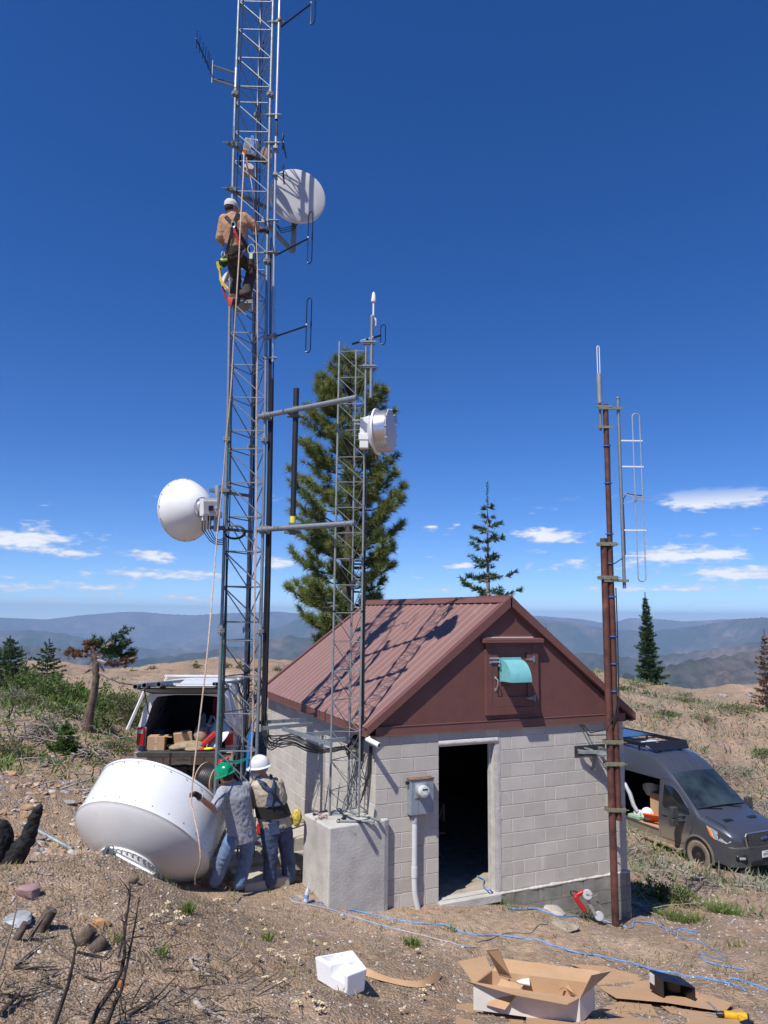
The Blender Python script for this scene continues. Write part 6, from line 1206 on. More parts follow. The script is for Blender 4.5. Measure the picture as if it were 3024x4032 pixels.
def man_green():
    P = JZ(9.7); hip = P(940, 1395)
    J = dict(head=P(805, 945, -.02), neck=P(862, 990), chest=P(890, 1110), shL=P(785, 1075, -.12), shR=P(965, 1035, .14), elL=P(715, 1215, -.40), wrL=P(578, 1105, -.66), hdL=P(530, 1070, -.74), elR=P(935, 1180, .40), wrR=P(830, 1190, .5),
             hipL=P(885, 1400, -.06), hipR=P(985, 1390, .09), knL=P(800, 1590, -.10), knR=P(975, 1610, .10), anL=P(728, 1790, .0), anR=P(925, 1800, .06), toeL=P(700, 1838, .0), toeR=P(885, 1838, .04))
    for s in 'LR':
        z = J['toe'+s].z; J['toe'+s] = J['an'+s]+Vector(RH*-.12)+Vector(FH*.03); J['toe'+s].z = z
    t, R, tl, nr, up = person('man in green hard hat and grey T-shirt leaning on the big grounded dish', J, camdir(-.85, 0, .5), dict(shirt=greyt, trousers=jeans, fat=1.13, sleeve=.85, gloveL=1, gaze=camdir(-.8, -.45, .45), hup=camdir(-.35, .9, .1), palmL=camdir(.1, -.6, -.7), hem=.14, curl=1.3))
    hardhat(t, J['head'], R, mat('green_helmet', (.0, .23, .10), .22, 0, .05, coat=.6)); eyes(t, J['head'], R)
    m = MB(); m.ell(J['head']+R @ Vector((0, -.02, .005)), (.083, .1, .09), R, 16, 10); m.build('hair', mat('dark_short_hair', (.035, .03, .03), .9), t)
    m = MB(); c = J['wrL'].lerp(J['elL'], .1); d = (J['elL']-J['wrL']).normalized(); m.tube([c, c+d*.03], .045, 12); m.build('glove_cuff', mat('cream_cuff', (.55, .5, .4), .8), t)
    m = MB(); m.box(J['hipR']+Vector(RH*.04)+Vector((0, 0, -.02))-Vector(FH*.09), (.12, .02, .13), Matrix.Rotation(-YAW, 3, 'Z')); m.build('pocket', jeans, t, bevel=.008)
    return J
JG = man_green()
def man_beard():
    P = JZ(10.05)
    J = dict(head=P(1083, 880, 0), neck=P(1118, 945), chest=P(1150, 1070), shL=P(1035, 1035, -.06), shR=P(1225, 1010, .15), elL=P(1000, 1140, .05), wrL=P(1040, 1180, .22), hdL=P(1050, 1200, .3), elR=P(1270, 1130, .35), wrR=P(1130, 1190, .48),
             hipL=P(1150, 1330, -.06), hipR=P(1275, 1320, .10), knL=P(1175, 1560, -.06), knR=P(1305, 1555, .10), anL=P(1168, 1785, -.04), anR=P(1325, 1745, .14), toeL=P(1160, 1838, -.02), toeR=P(1350, 1795, .14))
    for s, q in (('L', -.03), ('R', .1)):
        z = J['toe'+s].z; J['toe'+s] = J['an'+s]+Vector(RH*q)+Vector(FH*(.12 if s == 'L' else .05)); J['toe'+s].z = z
    t, R, tl, nr, up = person('bearded man in white hard hat, khaki shirt and denim overalls with a black back brace', J, camdir(-.8, 0, .6), dict(shirt=khaki, trousers=overall, fat=1.32, sleeve=1.8, gaze=camdir(-.95, -.2, -.05), hup=camdir(-.12, .99, .0), waist=.16))
    hardhat(t, J['head'], R, mat('white_helmet', (.68, .69, .70), .25, 0, .04, coat=.5)); eyes(t, J['head'], R)
    m = MB(); h = J['head']; m.ell(h+R @ Vector((0, .085, -.085)), (.062, .065, .075), R); m.ell(h+R @ Vector((0, .10, -.15)), (.055, .055, .07), R); m.ell(h+R @ Vector((0, .04, -.06)), (.078, .07, .05), R); o = m.build('beard', mat('white_beard', (.5, .47, .44), .95, 0, .1, 40), t); cloth_mods(o, .012, .015, vox=.006)
    m = MB(); m.ell(h+R @ Vector((0, -.02, .0)), (.082, .1, .085), R, 16, 10); m.build('hair', mat('grey_hair', (.3, .28, .26), .95), t)
    hp = (J['hipL']+J['hipR'])/2; ch = J['chest']; bm = mat('black_brace', (.014, .014, .015), .8, 0, .2)
    m = MB(); w = (hp+up*.10, hp+up*.27); eloft(m, [(w[0], .20*1.28, .152*1.3), (w[0].lerp(w[1], .5), .196*1.27, .152*1.28), (w[1], .192*1.25, .150*1.25)], tl, nr, 28); o = m.build('back_brace', bm, t); cloth_mods(o, .012, .05, sm=0)
    def onback(a, v, e=.012): # a lateral -1..1, v from waist 0 to neck 1
        c = hp.lerp(J['neck'], v); lr = .235; br = (.188 if v < .5 else .172 if v < .85 else .135); return c+tl*(a*lr)-nr*(br*math.sqrt(max(0, 1-a*a))+e)
    m = MB(); g_ = lambda i, j: onback(((i*2-1)*(.55*(1-j)+.10*j))+.12, .42+.38*j, .014); m.grid(g_, 8, 8); m.add([g_(i/8, j/8)-nr*.006 for j in range(9) for i in range(9)], [(j*9+i, j*9+i+1, (j+1)*9+i+1, (j+1)*9+i) for j in range(8) for i in range(8)]); m.build('bib_back', overall, t, smooth=60)
    for s in (-1, 1):
        m = MB(); q = [onback(.12+s*.08, .76, .018), onback(.12+s*.4, .90, .02), J['neck']+tl*(s*.11)-up*.02-nr*.03, J['neck']+tl*(s*.12)-up*.02+nr*.07]
        for i in range(3): m.bar(q[i], q[i+1], .045, .008, nr)
        m.build('strap', overall, t)
        m = MB(); q = [onback(s*.35, .40, .025), onback(-s*.05, .66, .028), onback(-s*.35, .9, .026), J['neck']-tl*(s*.13)-up*.03+nr*.05]
        for i in range(3): m.bar(q[i], q[i+1], .035, .007, nr)
        m.build('brace_strap', bm, t)
    m = MB(); m.box(J['hipL']-nr*.165-up*.04+tl*.0, (.15, .012, .17), Matrix((tl, -nr, up)).transposed()); m.build('pocket', overall, t, bevel=.006)
    m = MB(); c = J['hipR']+Vector(RH*.19)+Vector((0, 0, .06)); m.ell(c, (.07, .09, .12)); o = m.build('work_gloves', mat('yellow_gloves', (.5, .38, .06), .8, 0, .2, 20), t); cloth_mods(o, .03, .03, vox=.01)
    return J
JB = man_beard()
def climber():
    s = 1/4.338; D = 11.42;  P = lambda x, y, d=0.: A(820+x*s, 760+y*s, D+d)
    J = dict(head=P(392, 250, .03), neck=P(405, 345), chest=P(455, 560), shL=P(270, 450, -.02), shR=P(610, 415, .06), elL=P(205, 790, -.02), wrL=P(280, 925, .2), hdL=P(330, 930, .3), elR=P(800, 585, .10), wrR=P(935, 635, .20), hdR=P(985, 630, .24),
             hipL=P(415, 1060), hipR=P(570, 1055, .03), knL=P(470, 1450, .16), knR=P(740, 1330, .26), anL=P(455, 1800, .02), anR=P(650, 1700, .06), toeL=P(445, 1895, .16), toeR=P(700, 1790, .2))
    t, R, tl, nr, up = person('climber in tan shirt, white cap and safety harness standing high on the tall tower', J, camdir(.25, 0, .97), dict(shirt=tanshirt, trousers=brownpants, fat=1.1, sleeve=.95, gloveR=1, gaze=camdir(.62, .12, .75), hup=camdir(.0, .98, .15), palmR=camdir(.0, -.2, .95), curl=1.5, hem=.02))
    eyes(t, J['head'], R); h = J['head']
    m = MB(); M = Matrix.Translation(h+R @ Vector((0, -.005, .02))) @ R.to_4x4() @ Matrix.Diagonal((.9, 1.08, 1, 1)); m.lathe([(.104, -.02), (.106, .02), (.1, .06), (.078, .092), (.04, .108), (0, .112)], M, 28)
    m.add([M @ Vector((x, .10+k, .0-.008*k*10)) for k in (0, .035, .07) for x in (-.07, -.035, 0, .035, .07)], [(r*5+i, r*5+i+1, (r+1)*5+i+1, (r+1)*5+i) for r in range(2) for i in range(4)]); m.build('cap', mat('pale_grey_cap', (.55, .53, .54), .9, 0, .06, 20), t, smooth=50)
    m = MB(); m.ell(h+R @ Vector((0, -.025, -.02)), (.08, .09, .07), R); m.build('hair', mat('dark_short_hair', (.035, .03, .03)), t)
    hp = (J['hipL']+J['hipR'])/2; nk = J['neck']; blk = mat('black_webbing', (.015, .015, .016), .8); blu = mat('blue_webbing', (.06, .2, .6), .7)
    def ob(a, v, e=.016): c = hp.lerp(nk, v); return c+tl*(a*.205)-nr*((.158 if v < .8 else .128)*math.sqrt(max(0, 1-a*a))+e)
    for q, m_, w in (([ob(.75, .08), ob(.45, .32), ob(.12, .62), ob(-.35, .90), nk-tl*.12-up*.02], blk, .045), ([ob(-.75, .10), ob(-.4, .34), ob(.05, .60), ob(.5, .86), nk+tl*.14-up*.05], blk, .045), ([ob(-.55, .30, .02), ob(-.92, .12, .02)], blu, .045), ([ob(.8, .26, .02), ob(.93, .06, .02)], blu, .045), ([ob(-.35, -.02, .02), ob(-.8, -.14, .025)], blu, .05), ([ob(.08, .52, .035), ob(-.05, .32, .04), ob(-.15, .10, .05)], mat('red_webbing', (.5, .03, .02)), .035)):
        m = MB()
        for i in range(len(q)-1): m.bar(q[i], q[i+1]+(q[i+1]-q[i])*.05, w, .010, nr)
        m.build('harness_strap', m_, t)
    m = MB(); c = ob(.1, .62, .03); m.tube([c+tl*.03*math.cos(a)+up*.045*math.sin(a) for a in np.linspace(0, 2*math.pi, 12, endpoint=False)], .009, 6, closed=True); m.bar(c+up*.04-tl*.03, c+up*.04+tl*.03, .02, .012, nr); m.tube([c-up*.05, c-up*.13], .010, 6); m.build('dorsal_ring', alu, t)
    m = MB(); eloft(m, [(hp+up*.005, .215, .163), (hp+up*.10, .21, .16)], tl, nr, 26); m.build('tool_belt', blk, t)
    for a, z, d in ((-.95, -.12, (.10, .08, .20)), (-.85, -.3, (.07, .06, .12)), (.95, -.08, (.09, .08, .16))): m = MB(); m.box(ob(a, 0, .03)+up*z, d, Matrix((tl, nr, up)).transposed()); m.build('tool_pouch', mat('brown_leather_pouch', (.1, .06, .04), .8), t, bevel=.02)
    m = MB(); c = P(735, 960, -.12); m.tube([c+Vector(RH*.055*math.cos(a))+Vector((0, 0, .075*math.sin(a))) for a in np.linspace(0, 2*math.pi, 14, endpoint=False)], .010, 6, closed=True); m.bar(c-Vector((0, 0, .07)), c-Vector((0, 0, .16)), .05, .02, FH); m.build('rope_grab', mat('pale_green_alloy', (.5, .62, .52), .35, .5), t)
    m = MB(); m.tube([P(690, 1060, -.1), P(800, 1280, -.08), P(900, 1390, .0), P(985, 1415, .2)], .012, 6); m.tube([P(640, 960, -.15), P(600, 1020, -.17), P(560, 1100, -.1)], .012, 6); m.build('lanyard', mat('brown_lanyard', (.16, .08, .06), .8), t)
    # fall arrester pack and yellow lanyard hanging at his left hip
    m = MB(); m.tube([P(250, 1000, -.15), P(225, 1040, -.17), P(235, 1090, -.17), P(280, 1080, -.15), P(275, 1010, -.14)], .009, 6); m.build('carabiner', alu, t)
    m = MB(); m.ell(P(255, 1180, -.16), (.07, .06, .085)); m.build('shock_pack', blackp, t); m = MB(); m.tube([P(215, 1140, -.2), P(255, 1150, -.24), P(310, 1140, -.2)], .02, 8); m.tube([P(210, 1270, -.17), P(225, 1240, -.19), P(240, 1290, -.17)], .016, 8); m.build('hi_vis_band', mat('hi_vis_green', (.4, .75, .05), .6), t)
    def ribbon(pts, w, m_, name, yaw=0):
        m = MB(); sd_ = Vector(RH*math.cos(yaw)+FH*math.sin(yaw)); pts = [Vector(p) for p in pts]
        vs = [];
        for i, p in enumerate(pts): k = w*(.7+.3*math.cos(i*1.3)); a = sd_*k*.5; vs += [p-a, p+a, p+a+Vector(FH*.006), p-a+Vector(FH*.006)]
        fs = [(i*4+j, i*4+(j+1) % 4, i*4+4+(j+1) % 4, i*4+4+j) for i in range(len(pts)-1) for j in range(4)]; m.add(vs, fs); return m.build(name, m_, t, smooth=60)
    yl = mat('yellow_webbing', (.72, .52, .03), .7, 0, .1, 20); rd = mat('dark_red_webbing', (.30, .02, .03), .8)
    ribbon([P(165, 1170, -.18), P(170, 1260, -.18), P(195, 1340, -.17), P(200, 1400, -.17), P(215, 1480, -.18), P(260, 1570, -.19), P(320, 1640, -.18), P(360, 1700, -.17), P(390, 1750, -.15)], .055, yl, 'yellow_lanyard')
    ribbon([P(175, 1180, -.16), P(190, 1280, -.15), P(215, 1400, -.15), P(240, 1560, -.15), P(270, 1680, -.15), P(310, 1790, -.15), P(345, 1850, -.15)], .05, rd, 'red_lanyard')
    ribbon([P(380, 1780, -.15), P(372, 1850, -.16), P(365, 1930, -.15)], .085, mat('orange_red_webbing', (.6, .07, .03), .7), 'lanyard_end')
    
    return J
JC = climber()

# the tall tower bows slightly to the left towards its top: bend it and what is bolted to it
def bow():
    cx = (T_L+T_R+T_B)/3; zk = [3., 4.9, 6.1, 7.4, 9., 11., 12.3, 14.7, 18.6]; dk = [0, .02, .036, .056, .096, .133, .154, .171, .19]
    skip = ('cover', 'reflector', 'rim', 'mount_ring', 'radio_box', 'vent', 'gland', 'shroud', 'finned', 'blue_strap', 'horn', 'loop', 'feed_cap', 'arm'); seen = set()
    for o in list(COL.objects):
        if o.type != 'MESH' or o.data in seen or o.name.split('.')[0] in ('ground', 'hills', 'haze') or any(o.name.startswith(s_) for s_ in skip): continue
        r_ = o
        while r_.parent: r_ = r_.parent
        if r_.name.startswith(('person', 'equipment', 'cargo', 'pickup')): continue
        seen.add(o.data); n = len(o.data.vertices); a = np.empty(n*3, np.float32); o.data.vertices.foreach_get('co', a); a = a.reshape(-1, 3)
        w = np.clip((1.0-np.hypot(a[:, 0]-cx.x, a[:, 1]-cx.y))/.4, 0, 1)*np.interp(a[:, 2], zk, dk)
        if w.max() <= 0: continue
        a -= w[:, None]*RH[None].astype(np.float32); o.data.vertices.foreach_set('co', a.ravel()); o.data.update()
bow()
# ---------------------------------------------------------------- plants
def leafmat(name, c1, c2, rough=.6, tr=.25):
    if name in MATS: return MATS[name]
    m = bpy.data.materials.new(name); m.use_nodes = True; nt = m.node_tree; b = nt.nodes['Principled BSDF']; L = nt.links.new; g = N(nt, 'ShaderNodeNewGeometry')
    tc = N(nt, 'ShaderNodeTexCoord'); n = N(nt, 'ShaderNodeTexNoise', inp={'Scale': 2.2, 'Detail': 4}); L(tc.outputs['Object'], n.inputs['Vector'])
    c = ramp(nt, math_(nt, 'ADD', math_(nt, 'MULTIPLY', g.outputs['Random Per Island'], .55), math_(nt, 'MULTIPLY', n.outputs[0], .5)), [(.25, c1), (.8, c2)])
    L(c, b.inputs['Base Color']); b.inputs['Roughness'].default_value = rough; b.inputs['Specular IOR Level'].default_value = .25
    t = N(nt, 'ShaderNodeBsdfTranslucent'); L(c, t.inputs[0]); mx = N(nt, 'ShaderNodeMixShader'); mx.inputs[0].default_value = tr; L(b.outputs[0], mx.inputs[1]); L(t.outputs[0], mx.inputs[2]); L(mx.outputs[0], nt.nodes['Material Output'].inputs[0])
    MATS[name] = m; return m
bark = mat('pine_bark', (.085, .06, .045), .95, 0, .3, 9, .6, 25); greybark = mat('grey_bark', (.25, .22, .19), .95, 0, .25, 9, .5, 30); deadtwig = mat('dead_twigs', (.21, .17, .14), .95, 0, .25, 6)
charred = mat('charred_wood', (.012, .011, .012), .8, 0, .5, 12, .8, 30); char_twig = mat('charred_twig', (.055, .042, .036), .9, 0, .4, 10)
pine_m = leafmat('pine_needles', (.085, .125, .03), (.27, .30, .085)); fir_m = leafmat('fir_needles', (.022, .055, .022), (.075, .13, .045), tr=.15)
shrub_m = leafmat('shrub_leaves', (.05, .10, .022), (.15, .22, .05)); sage_m = leafmat('sage_leaves', (.15, .17, .11), (.30, .31, .22), tr=.2); grass_m = leafmat('grass_blades', (.06, .12, .02), (.2, .28, .06), tr=.35); olive_m = leafmat('olive_leaves', (.08, .11, .035), (.2, .22, .08)); dry_m = leafmat('dry_grass', (.25, .19, .11), (.46, .38, .24), tr=.3)
rust_m = leafmat('rust_needles', (.08, .04, .02), (.19, .09, .04), tr=.15)
def needle_tuft(n, L, w, spread):
    v = []; f = []
    for i in range(n):
        a = RNG.uniform(0, 2*math.pi); t = RNG.uniform(.1, spread); d = np.array([math.sin(t)*math.cos(a), math.sin(t)*math.sin(a), math.cos(t)]); s = np.cross(d, RNG.normal(size=3)); s /= np.linalg.norm(s); l = L*RNG.uniform(.75, 1.1); o = np.array([0, 0, RNG.uniform(-.35, .1)*L])
        k = len(v); v += [o-s*w, o+s*w, o+d*l]; f.append((k, k+1, k+2))
    return np.array(v), np.array(f)
def rtube(P, R, n=5):
    m = MB(); m.tube(P, R, n, cap=False); return m
def pine_tree():
    base = Az(1352, 2790, .5) if False else A(1352, 2700, 20.5); base.z = gz(base.x, base.y); zt = V(base, 1405)
    t = thing('pine_tree', 'tall dense long-needled pine tree standing behind the brown roof', 'pine tree', tuple(base)); rr = random.Random(3)
    H = zt-base.z; ax = lambda f: Vector((base.x+.10*math.sin(f*3), base.y, base.z+H*f))
    m = MB(); m.tube([ax(i/12) for i in range(13)], [.24*(1-i/12)**.8+.012 for i in range(13)], 12); m.build('trunk', bark, t)
    # crown half width against height, read off the outline (left, right)
    prof = [(.18, .3, .2), (.25, 1.2, .5), (.31, 1.9, .7), (.36, 1.95, .9), (.48, 2.0, 1.5), (.60, 2.0, 1.75), (.66, 1.9, 1.65), (.78, 1.55, 1.4), (.84, 1.35, 1.3), (.90, 1.05, 1.1), (.94, .75, .7), (.97, .5, .45), (1, .2, .2)]
    hs = [p[0] for p in prof]; wl = [p[1] for p in prof]; wr = [p[2] for p in prof]
    wood = MB(); TP = []; TD = []
    for b in range(170):
        f = .20+.79*((b+.5)/170)**.95+rr.uniform(-.01, .01); f = min(f, .985); a = rr.uniform(0, 2*math.pi); d = Vector((math.cos(a), math.sin(a), 0)); lat = d.dot(Vector(RH)); wL = np.interp(f, hs, wl); wR = np.interp(f, hs, wr)
        L = (wL if lat < 0 else wR)*abs(lat)+.5*(wL+wR)*(1-abs(lat)); L *= rr.choice([1.0, .97, .9, .8, .62])*.93; up = .12+.42*f; o = ax(f-.03*L/2)
        pts = []; 
        for k in range(6): s_ = k/5; pts.append(o+d*(L*s_)+Vector((rr.uniform(-.05, .05), rr.uniform(-.05, .05), L*(up*s_*s_-.12*math.sin(s_*3)))))
        wood.tube(pts, [.035*(1-k/6)*(1.3-f)+.006 for k in range(6)], 5, cap=False)
        nt_ = int(8+L*15)
        for q in range(nt_):
            s_ = rr.uniform(.28, 1)**.7; i = min(int(s_*5), 4); g = s_*5-i; c = pts[i].lerp(pts[i+1], g); side = Vector((-d.y, d.x, 0))*rr.choice([-1, 1]); out = (d*rr.uniform(.3, 1)+side*rr.uniform(0, .9)+Vector((0, 0, rr.uniform(.0, .9)))).normalized(); l = rr.uniform(.05, .42)*(1.1-s_*.5)
            e = c+out*l; TP.append(e); TD.append(out+Vector((0, 0, .35)))
            if q % 2 == 0: wood.tube([c, e], [.010, .005], 3, cap=False)
        TP.append(pts[-1]); TD.append(d+Vector((0, 0, .7)))
    wood.build('branches', bark, t, smooth=0)
    tv, tf = needle_tuft(34, .22, .0065, 1.5); P_ = np.array(TP); D_ = np.array(TD); v, f = scatter(tv, tf, P_, D_, RNG.uniform(.85, 1.35, len(P_))); npmesh('needles', v, f, pine_m, parent=t)
    # a few pollen cones near the top
    m = MB()
    for k in range(14): c = P_[RNG.integers(int(len(P_)*.75), len(P_))]; m.ell(tuple(c), (.03, .03, .05), nu=6, nv=4)
    m.build('cones', mat('pollen_cones', (.38, .17, .08), .8), t)
pine_tree()
def fir(base, H, R, label, seed, name='fir_tree', layers=15, f0=.03, m_=fir_m, sparse=1., group=None, dens=1., top=1.):
    t = thing(name, label, 'fir tree', tuple(base), group=group); rr = random.Random(seed); m = MB(); B = Vector(base); lean = Vector((rr.uniform(-.02, .02), rr.uniform(-.02, .02), 1))
    m.tube([B-Vector((0, 0, .1)), B+lean*H*.5, B+lean*H], [max(.018, H*.017), H*.010, .006], 8)
    m.build('trunk', greybark, t); wood = MB(); P_ = []; D_ = []; S_ = []
    for l in range(layers):
        f = f0+(1-f0)*(l/layers)**.92; z = H*f; w = R*(1-f)**.85*(1.06 if l % 2 else .92)+.03; nb = max(4, int((8-3*f)*sparse)); a0 = rr.uniform(0, 6)
        for b in range(nb):
            a = a0+b*2*math.pi/nb+rr.uniform(-.5, .5); L = w*rr.uniform(.5, 1.15); c_j = rr.uniform(-.35, .35)*H/layers; d = Vector((math.cos(a), math.sin(a), 0)); c = B+lean*(z+c_j); droop = rr.uniform(-.10, .12)-.1*(1-f)+.25*f
            pts = [c+d*L*s_+Vector((0, 0, L*(droop*s_+.18*s_*s_*rr.uniform(.6, 1.3)))) for s_ in (0, .33, .66, 1)]; wood.tube(pts, [.012*H/4+.003, .008*H/4+.002, .005, .003], 3, cap=False)
            side = Vector((-d.y, d.x, 0)); n = int(max(6, L*46*dens))
            for q in range(n):
                s_ = rr.uniform(.08, 1); i = min(int(s_*3), 2); p = pts[i].lerp(pts[i+1], s_*3-i); sg = rr.choice([-1, 1]); wd = (1-s_)*.42*L+.05; o = p+side*sg*wd*rr.uniform(0, 1)+Vector((0, 0, rr.uniform(-.02, .02))); P_.append(o); D_.append(d*.8+side*sg*.7+Vector((0, 0, rr.uniform(.0, .5)))); S_.append(rr.uniform(.7, 1.2))
    for q in range(10): P_.append(B+lean*(H*(1+.01*q-.04))); D_.append(Vector((rr.uniform(-.6, .6), rr.uniform(-.6, .6), .8))); S_.append(.7)
    wood.build('branches', greybark, t, smooth=0); tv, tf = needle_tuft(9, .11*max(.7, min(1.5, H/4)), .012*max(.8, min(1.4, H/4)), 1.25); v, f = scatter(tv, tf, np.array(P_), np.array(D_), np.array(S_)); npmesh('needles', v, f, m_, parent=t); return t
k_ = 1.8228
def gp(x, y, D=None):  # display-pixel ground point, optionally at a stated distance
    if D is None: return onG(x*k_, y*k_)
    p = A(x*k_, y*k_, D); return Vector((p.x, p.y, gz(p.x, p.y)))
def tophgt(p, y): return V(p, y*k_)-p.z
p = gp(1056, 1400, 22); fir(p, tophgt(p, 1072), 2.5, 'slim young fir with tiered branches rising behind the ridge of the roof', 5, layers=15, sparse=.85, dens=.6)
p = gp(1405, 1475, 41); fir(p, tophgt(p, 1290), .92, 'lone dark conifer on the skyline right of the rusty pipe mast', 8, layers=26, dens=1.2, sparse=1.1)
p = gp(12, 1500, 23); fir(p, tophgt(p, 1378), 1.15, 'dark fir cut by the left edge of the photo', 11, layers=13, dens=1.3)
p = gp(100, 1475, 24); fir(p, tophgt(p, 1386), .85, 'small dark fir between the left edge and the twisted snag', 12, layers=12, dens=1.3)
p = gp(140, 1620, 15.5); fir(p, .62, .42, 'low bright green seedling fir in the brush at left', 13, layers=8, dens=1.3, m_=leafmat('bright_fir', (.06, .12, .03), (.18, .26, .07)))
p = gp(1182, 1430, 48); fir(p, tophgt(p, 1352), .5, 'grey bare young snag peeping over the right roof slope', 14, name='dead_tree', layers=14, m_=mat('dead_grey', (.22, .2, .2), .9), dens=.4)
p = gp(1652, 1470, 36); fir(p, tophgt(p, 1368), .8, 'reddish brown scorched conifer cut by the right edge of the photo', 15, name='dead_tree', layers=14, m_=rust_m, dens=.8)
p = gp(42, 1470, 27); fir(p, tophgt(p, 1400), .45, 'thin fir just right of the edge fir on the left skyline', 16, layers=10, dens=.9)
def snag():
    b = gp(188, 1566, 17); t = thing('dead_tree', 'twisted half-dead conifer with a bent trunk left of the white truck', 'tree', tuple(b)); P = lambda x, y, d=0: A(x*k_, y*k_, 17+d); m = MB()
    tr = [b-Vector((0, 0, .2)), P(193, 1540), P(203, 1500), P(208, 1460), P(206, 1430), P(203, 1410), P(198, 1395)]; m.tube(tr, [.15, .105, .085, .08, .07, .06, .045], 12); o = m.build('trunk', mat('snag_bark', (.17, .12, .09), .95, 0, .3, 7, .8, 22, stain=((.4, .37, .34), 3, .6)), t)
    m = MB(); NP = []; ND = []; rr = random.Random(9); RP = []; RD = []
    for pts, gr in (([(203, 1412), (220, 1400), (245, 1385), (262, 1372), (272, 1360)], 1), ([(205, 1415), (230, 1400), (255, 1398), (280, 1385)], 1), ([(206, 1420), (240, 1415), (270, 1418), (292, 1405)], 1), ([(203, 1415), (235, 1408), (255, 1400)], 1), ([(200, 1418), (180, 1412), (160, 1412), (142, 1408)], 2), ([(206, 1425), (240, 1435), (265, 1432), (290, 1420)], 2), ([(202, 1400), (205, 1392), (215, 1386)], 1), ([(207, 1440), (190, 1450), (180, 1455)], 0), ([(208, 1450), (235, 1465), (260, 1475), (290, 1480)], 0), ([(203, 1420), (190, 1435)], 0), ([(210, 1430), (225, 1450)], 0), ([(200, 1400), (192, 1392)], 2)):
        q = [P(x, y, rr.uniform(-.25, .25)*i/3) for i, (x, y) in enumerate(pts)]; m.tube(q, [.028*(1-i/len(q))+.008 for i in range(len(q))], 5)
        for i in range(70 if gr else 0):
            s_ = rr.uniform(.25, 1)*(len(q)-1); j = min(int(s_), len(q)-2); c = q[j].lerp(q[j+1], s_-j)+Vector((rr.gauss(0, .06), rr.gauss(0, .06), rr.gauss(0, .05))); d = (q[-1]-q[0]).normalized()+Vector((rr.uniform(-.8, .8), rr.uniform(-.8, .8), rr.uniform(-.3, .8)))
            (NP if gr == 1 and rr.random() < .93 else RP).append(c); (ND if len(NP) > len(ND) else RD).append(d)
    m.build('branches', mat('bleached_twig', (.32, .26, .22), .9), t)
    tv, tf = needle_tuft(12, .12, .011, 1.2); v, f = scatter(tv, tf, np.array(NP), np.array(ND), RNG.uniform(.7, 1.2, len(NP))); npmesh('needles', v, f, fir_m, parent=t); v, f = scatter(tv, tf, np.array(RP), np.array(RD), RNG.uniform(.6, 1.1, len(RP))); npmesh('dead_needles', v, f, rust_m, parent=t)
snag()
LEAF = (np.array([[0, 0, 0], [.32, 0, .4], [0, 0, 1], [-.32, 0, .4]])*1., np.array([[0, 1, 2, 3]]))
def shrub(p, rx, h, label, m_, leaf=.055, n=700, seed=0, twig=.5, name='shrub', group='shrubs', cat='shrub', tm=deadtwig):
    t = thing(name, label, cat, tuple(p), group=group); r = np.random.default_rng(seed+77); p = np.array(p); k = int(14+30*twig); wood = MB(); tips = []
    for i in range(k):
        a = r.uniform(0, 2*math.pi); s_ = r.uniform(.2, 1)**.6; e = p+np.array([math.cos(a)*rx*s_, math.sin(a)*rx*s_, h*math.sqrt(max(0, 1-s_*s_*.7))*r.uniform(.7, 1.05)]); mid = p+(e-p)*.5+np.array([0, 0, h*.12])+r.normal(0, .03, 3); wood.tube([p-np.array([0, 0, .05]), mid, e], [.012, .007, .003], 4, cap=False); tips.append((mid, e))
    wood.build('twigs', tm, t, smooth=0)
    lump = r.uniform(.55, 1.1, 10); P_ = []
    while len(P_) < n:
        u = r.normal(size=3); u /= np.linalg.norm(u); u[2] = abs(u[2]); rad_ = r.uniform(.45, 1)**.5*lump[int((math.atan2(u[1], u[0])+math.pi)/(2*math.pi)*9.99)]*(1+.25*math.sin(u[2]*9+u[0]*7)); P_.append(p+u*np.array([rx, rx, h])*rad_)
    P_ = np.array(P_); D_ = (P_-p)/np.array([rx, rx, h])+r.normal(0, .6, P_.shape)+np.array([0, 0, .5]); v, f = scatter(*LEAF, P_, D_, r.uniform(.6, 1.3, n)*leaf); npmesh('leaves', v, f, m_, parent=t); return t
def tuft(p, h, w, label, n=60, m_=None, seed=0, name='grass_tuft', group='grass tufts', cat='grass', lean=.55):
    r = np.random.default_rng(seed+5); v = []; f = []
    for i in range(n):
        a = r.uniform(0, 2*math.pi); s_ = r.uniform(0, 1)**.7*w*.5; o = np.array([p[0]+math.cos(a)*s_, p[1]+math.sin(a)*s_, p[2]-.02]); d = np.array([math.cos(a)*lean*r.uniform(.2, 1), math.sin(a)*lean*r.uniform(.2, 1), 1]); d /= np.linalg.norm(d); l = h*r.uniform(.5, 1.1); sd_ = np.cross(d, r.normal(size=3)); sd_ /= np.linalg.norm(sd_); b = .0045*max(1, h/.2); bend = np.array([math.cos(a), math.sin(a), -.3])*l*.2
        k = len(v); v += [o-sd_*b, o+sd_*b, o+d*l*.55+sd_*b*.8, o+d*l*.55-sd_*b*.8, o+d*l+bend, o+d*l+bend+sd_*.0005]; f += [(k, k+1, k+2, k+3), (k+3, k+2, k+5, k+4)]
    o = npmesh(name, np.array(v), np.array(f), m_ or grass_m); return tag(o, label, cat, group)
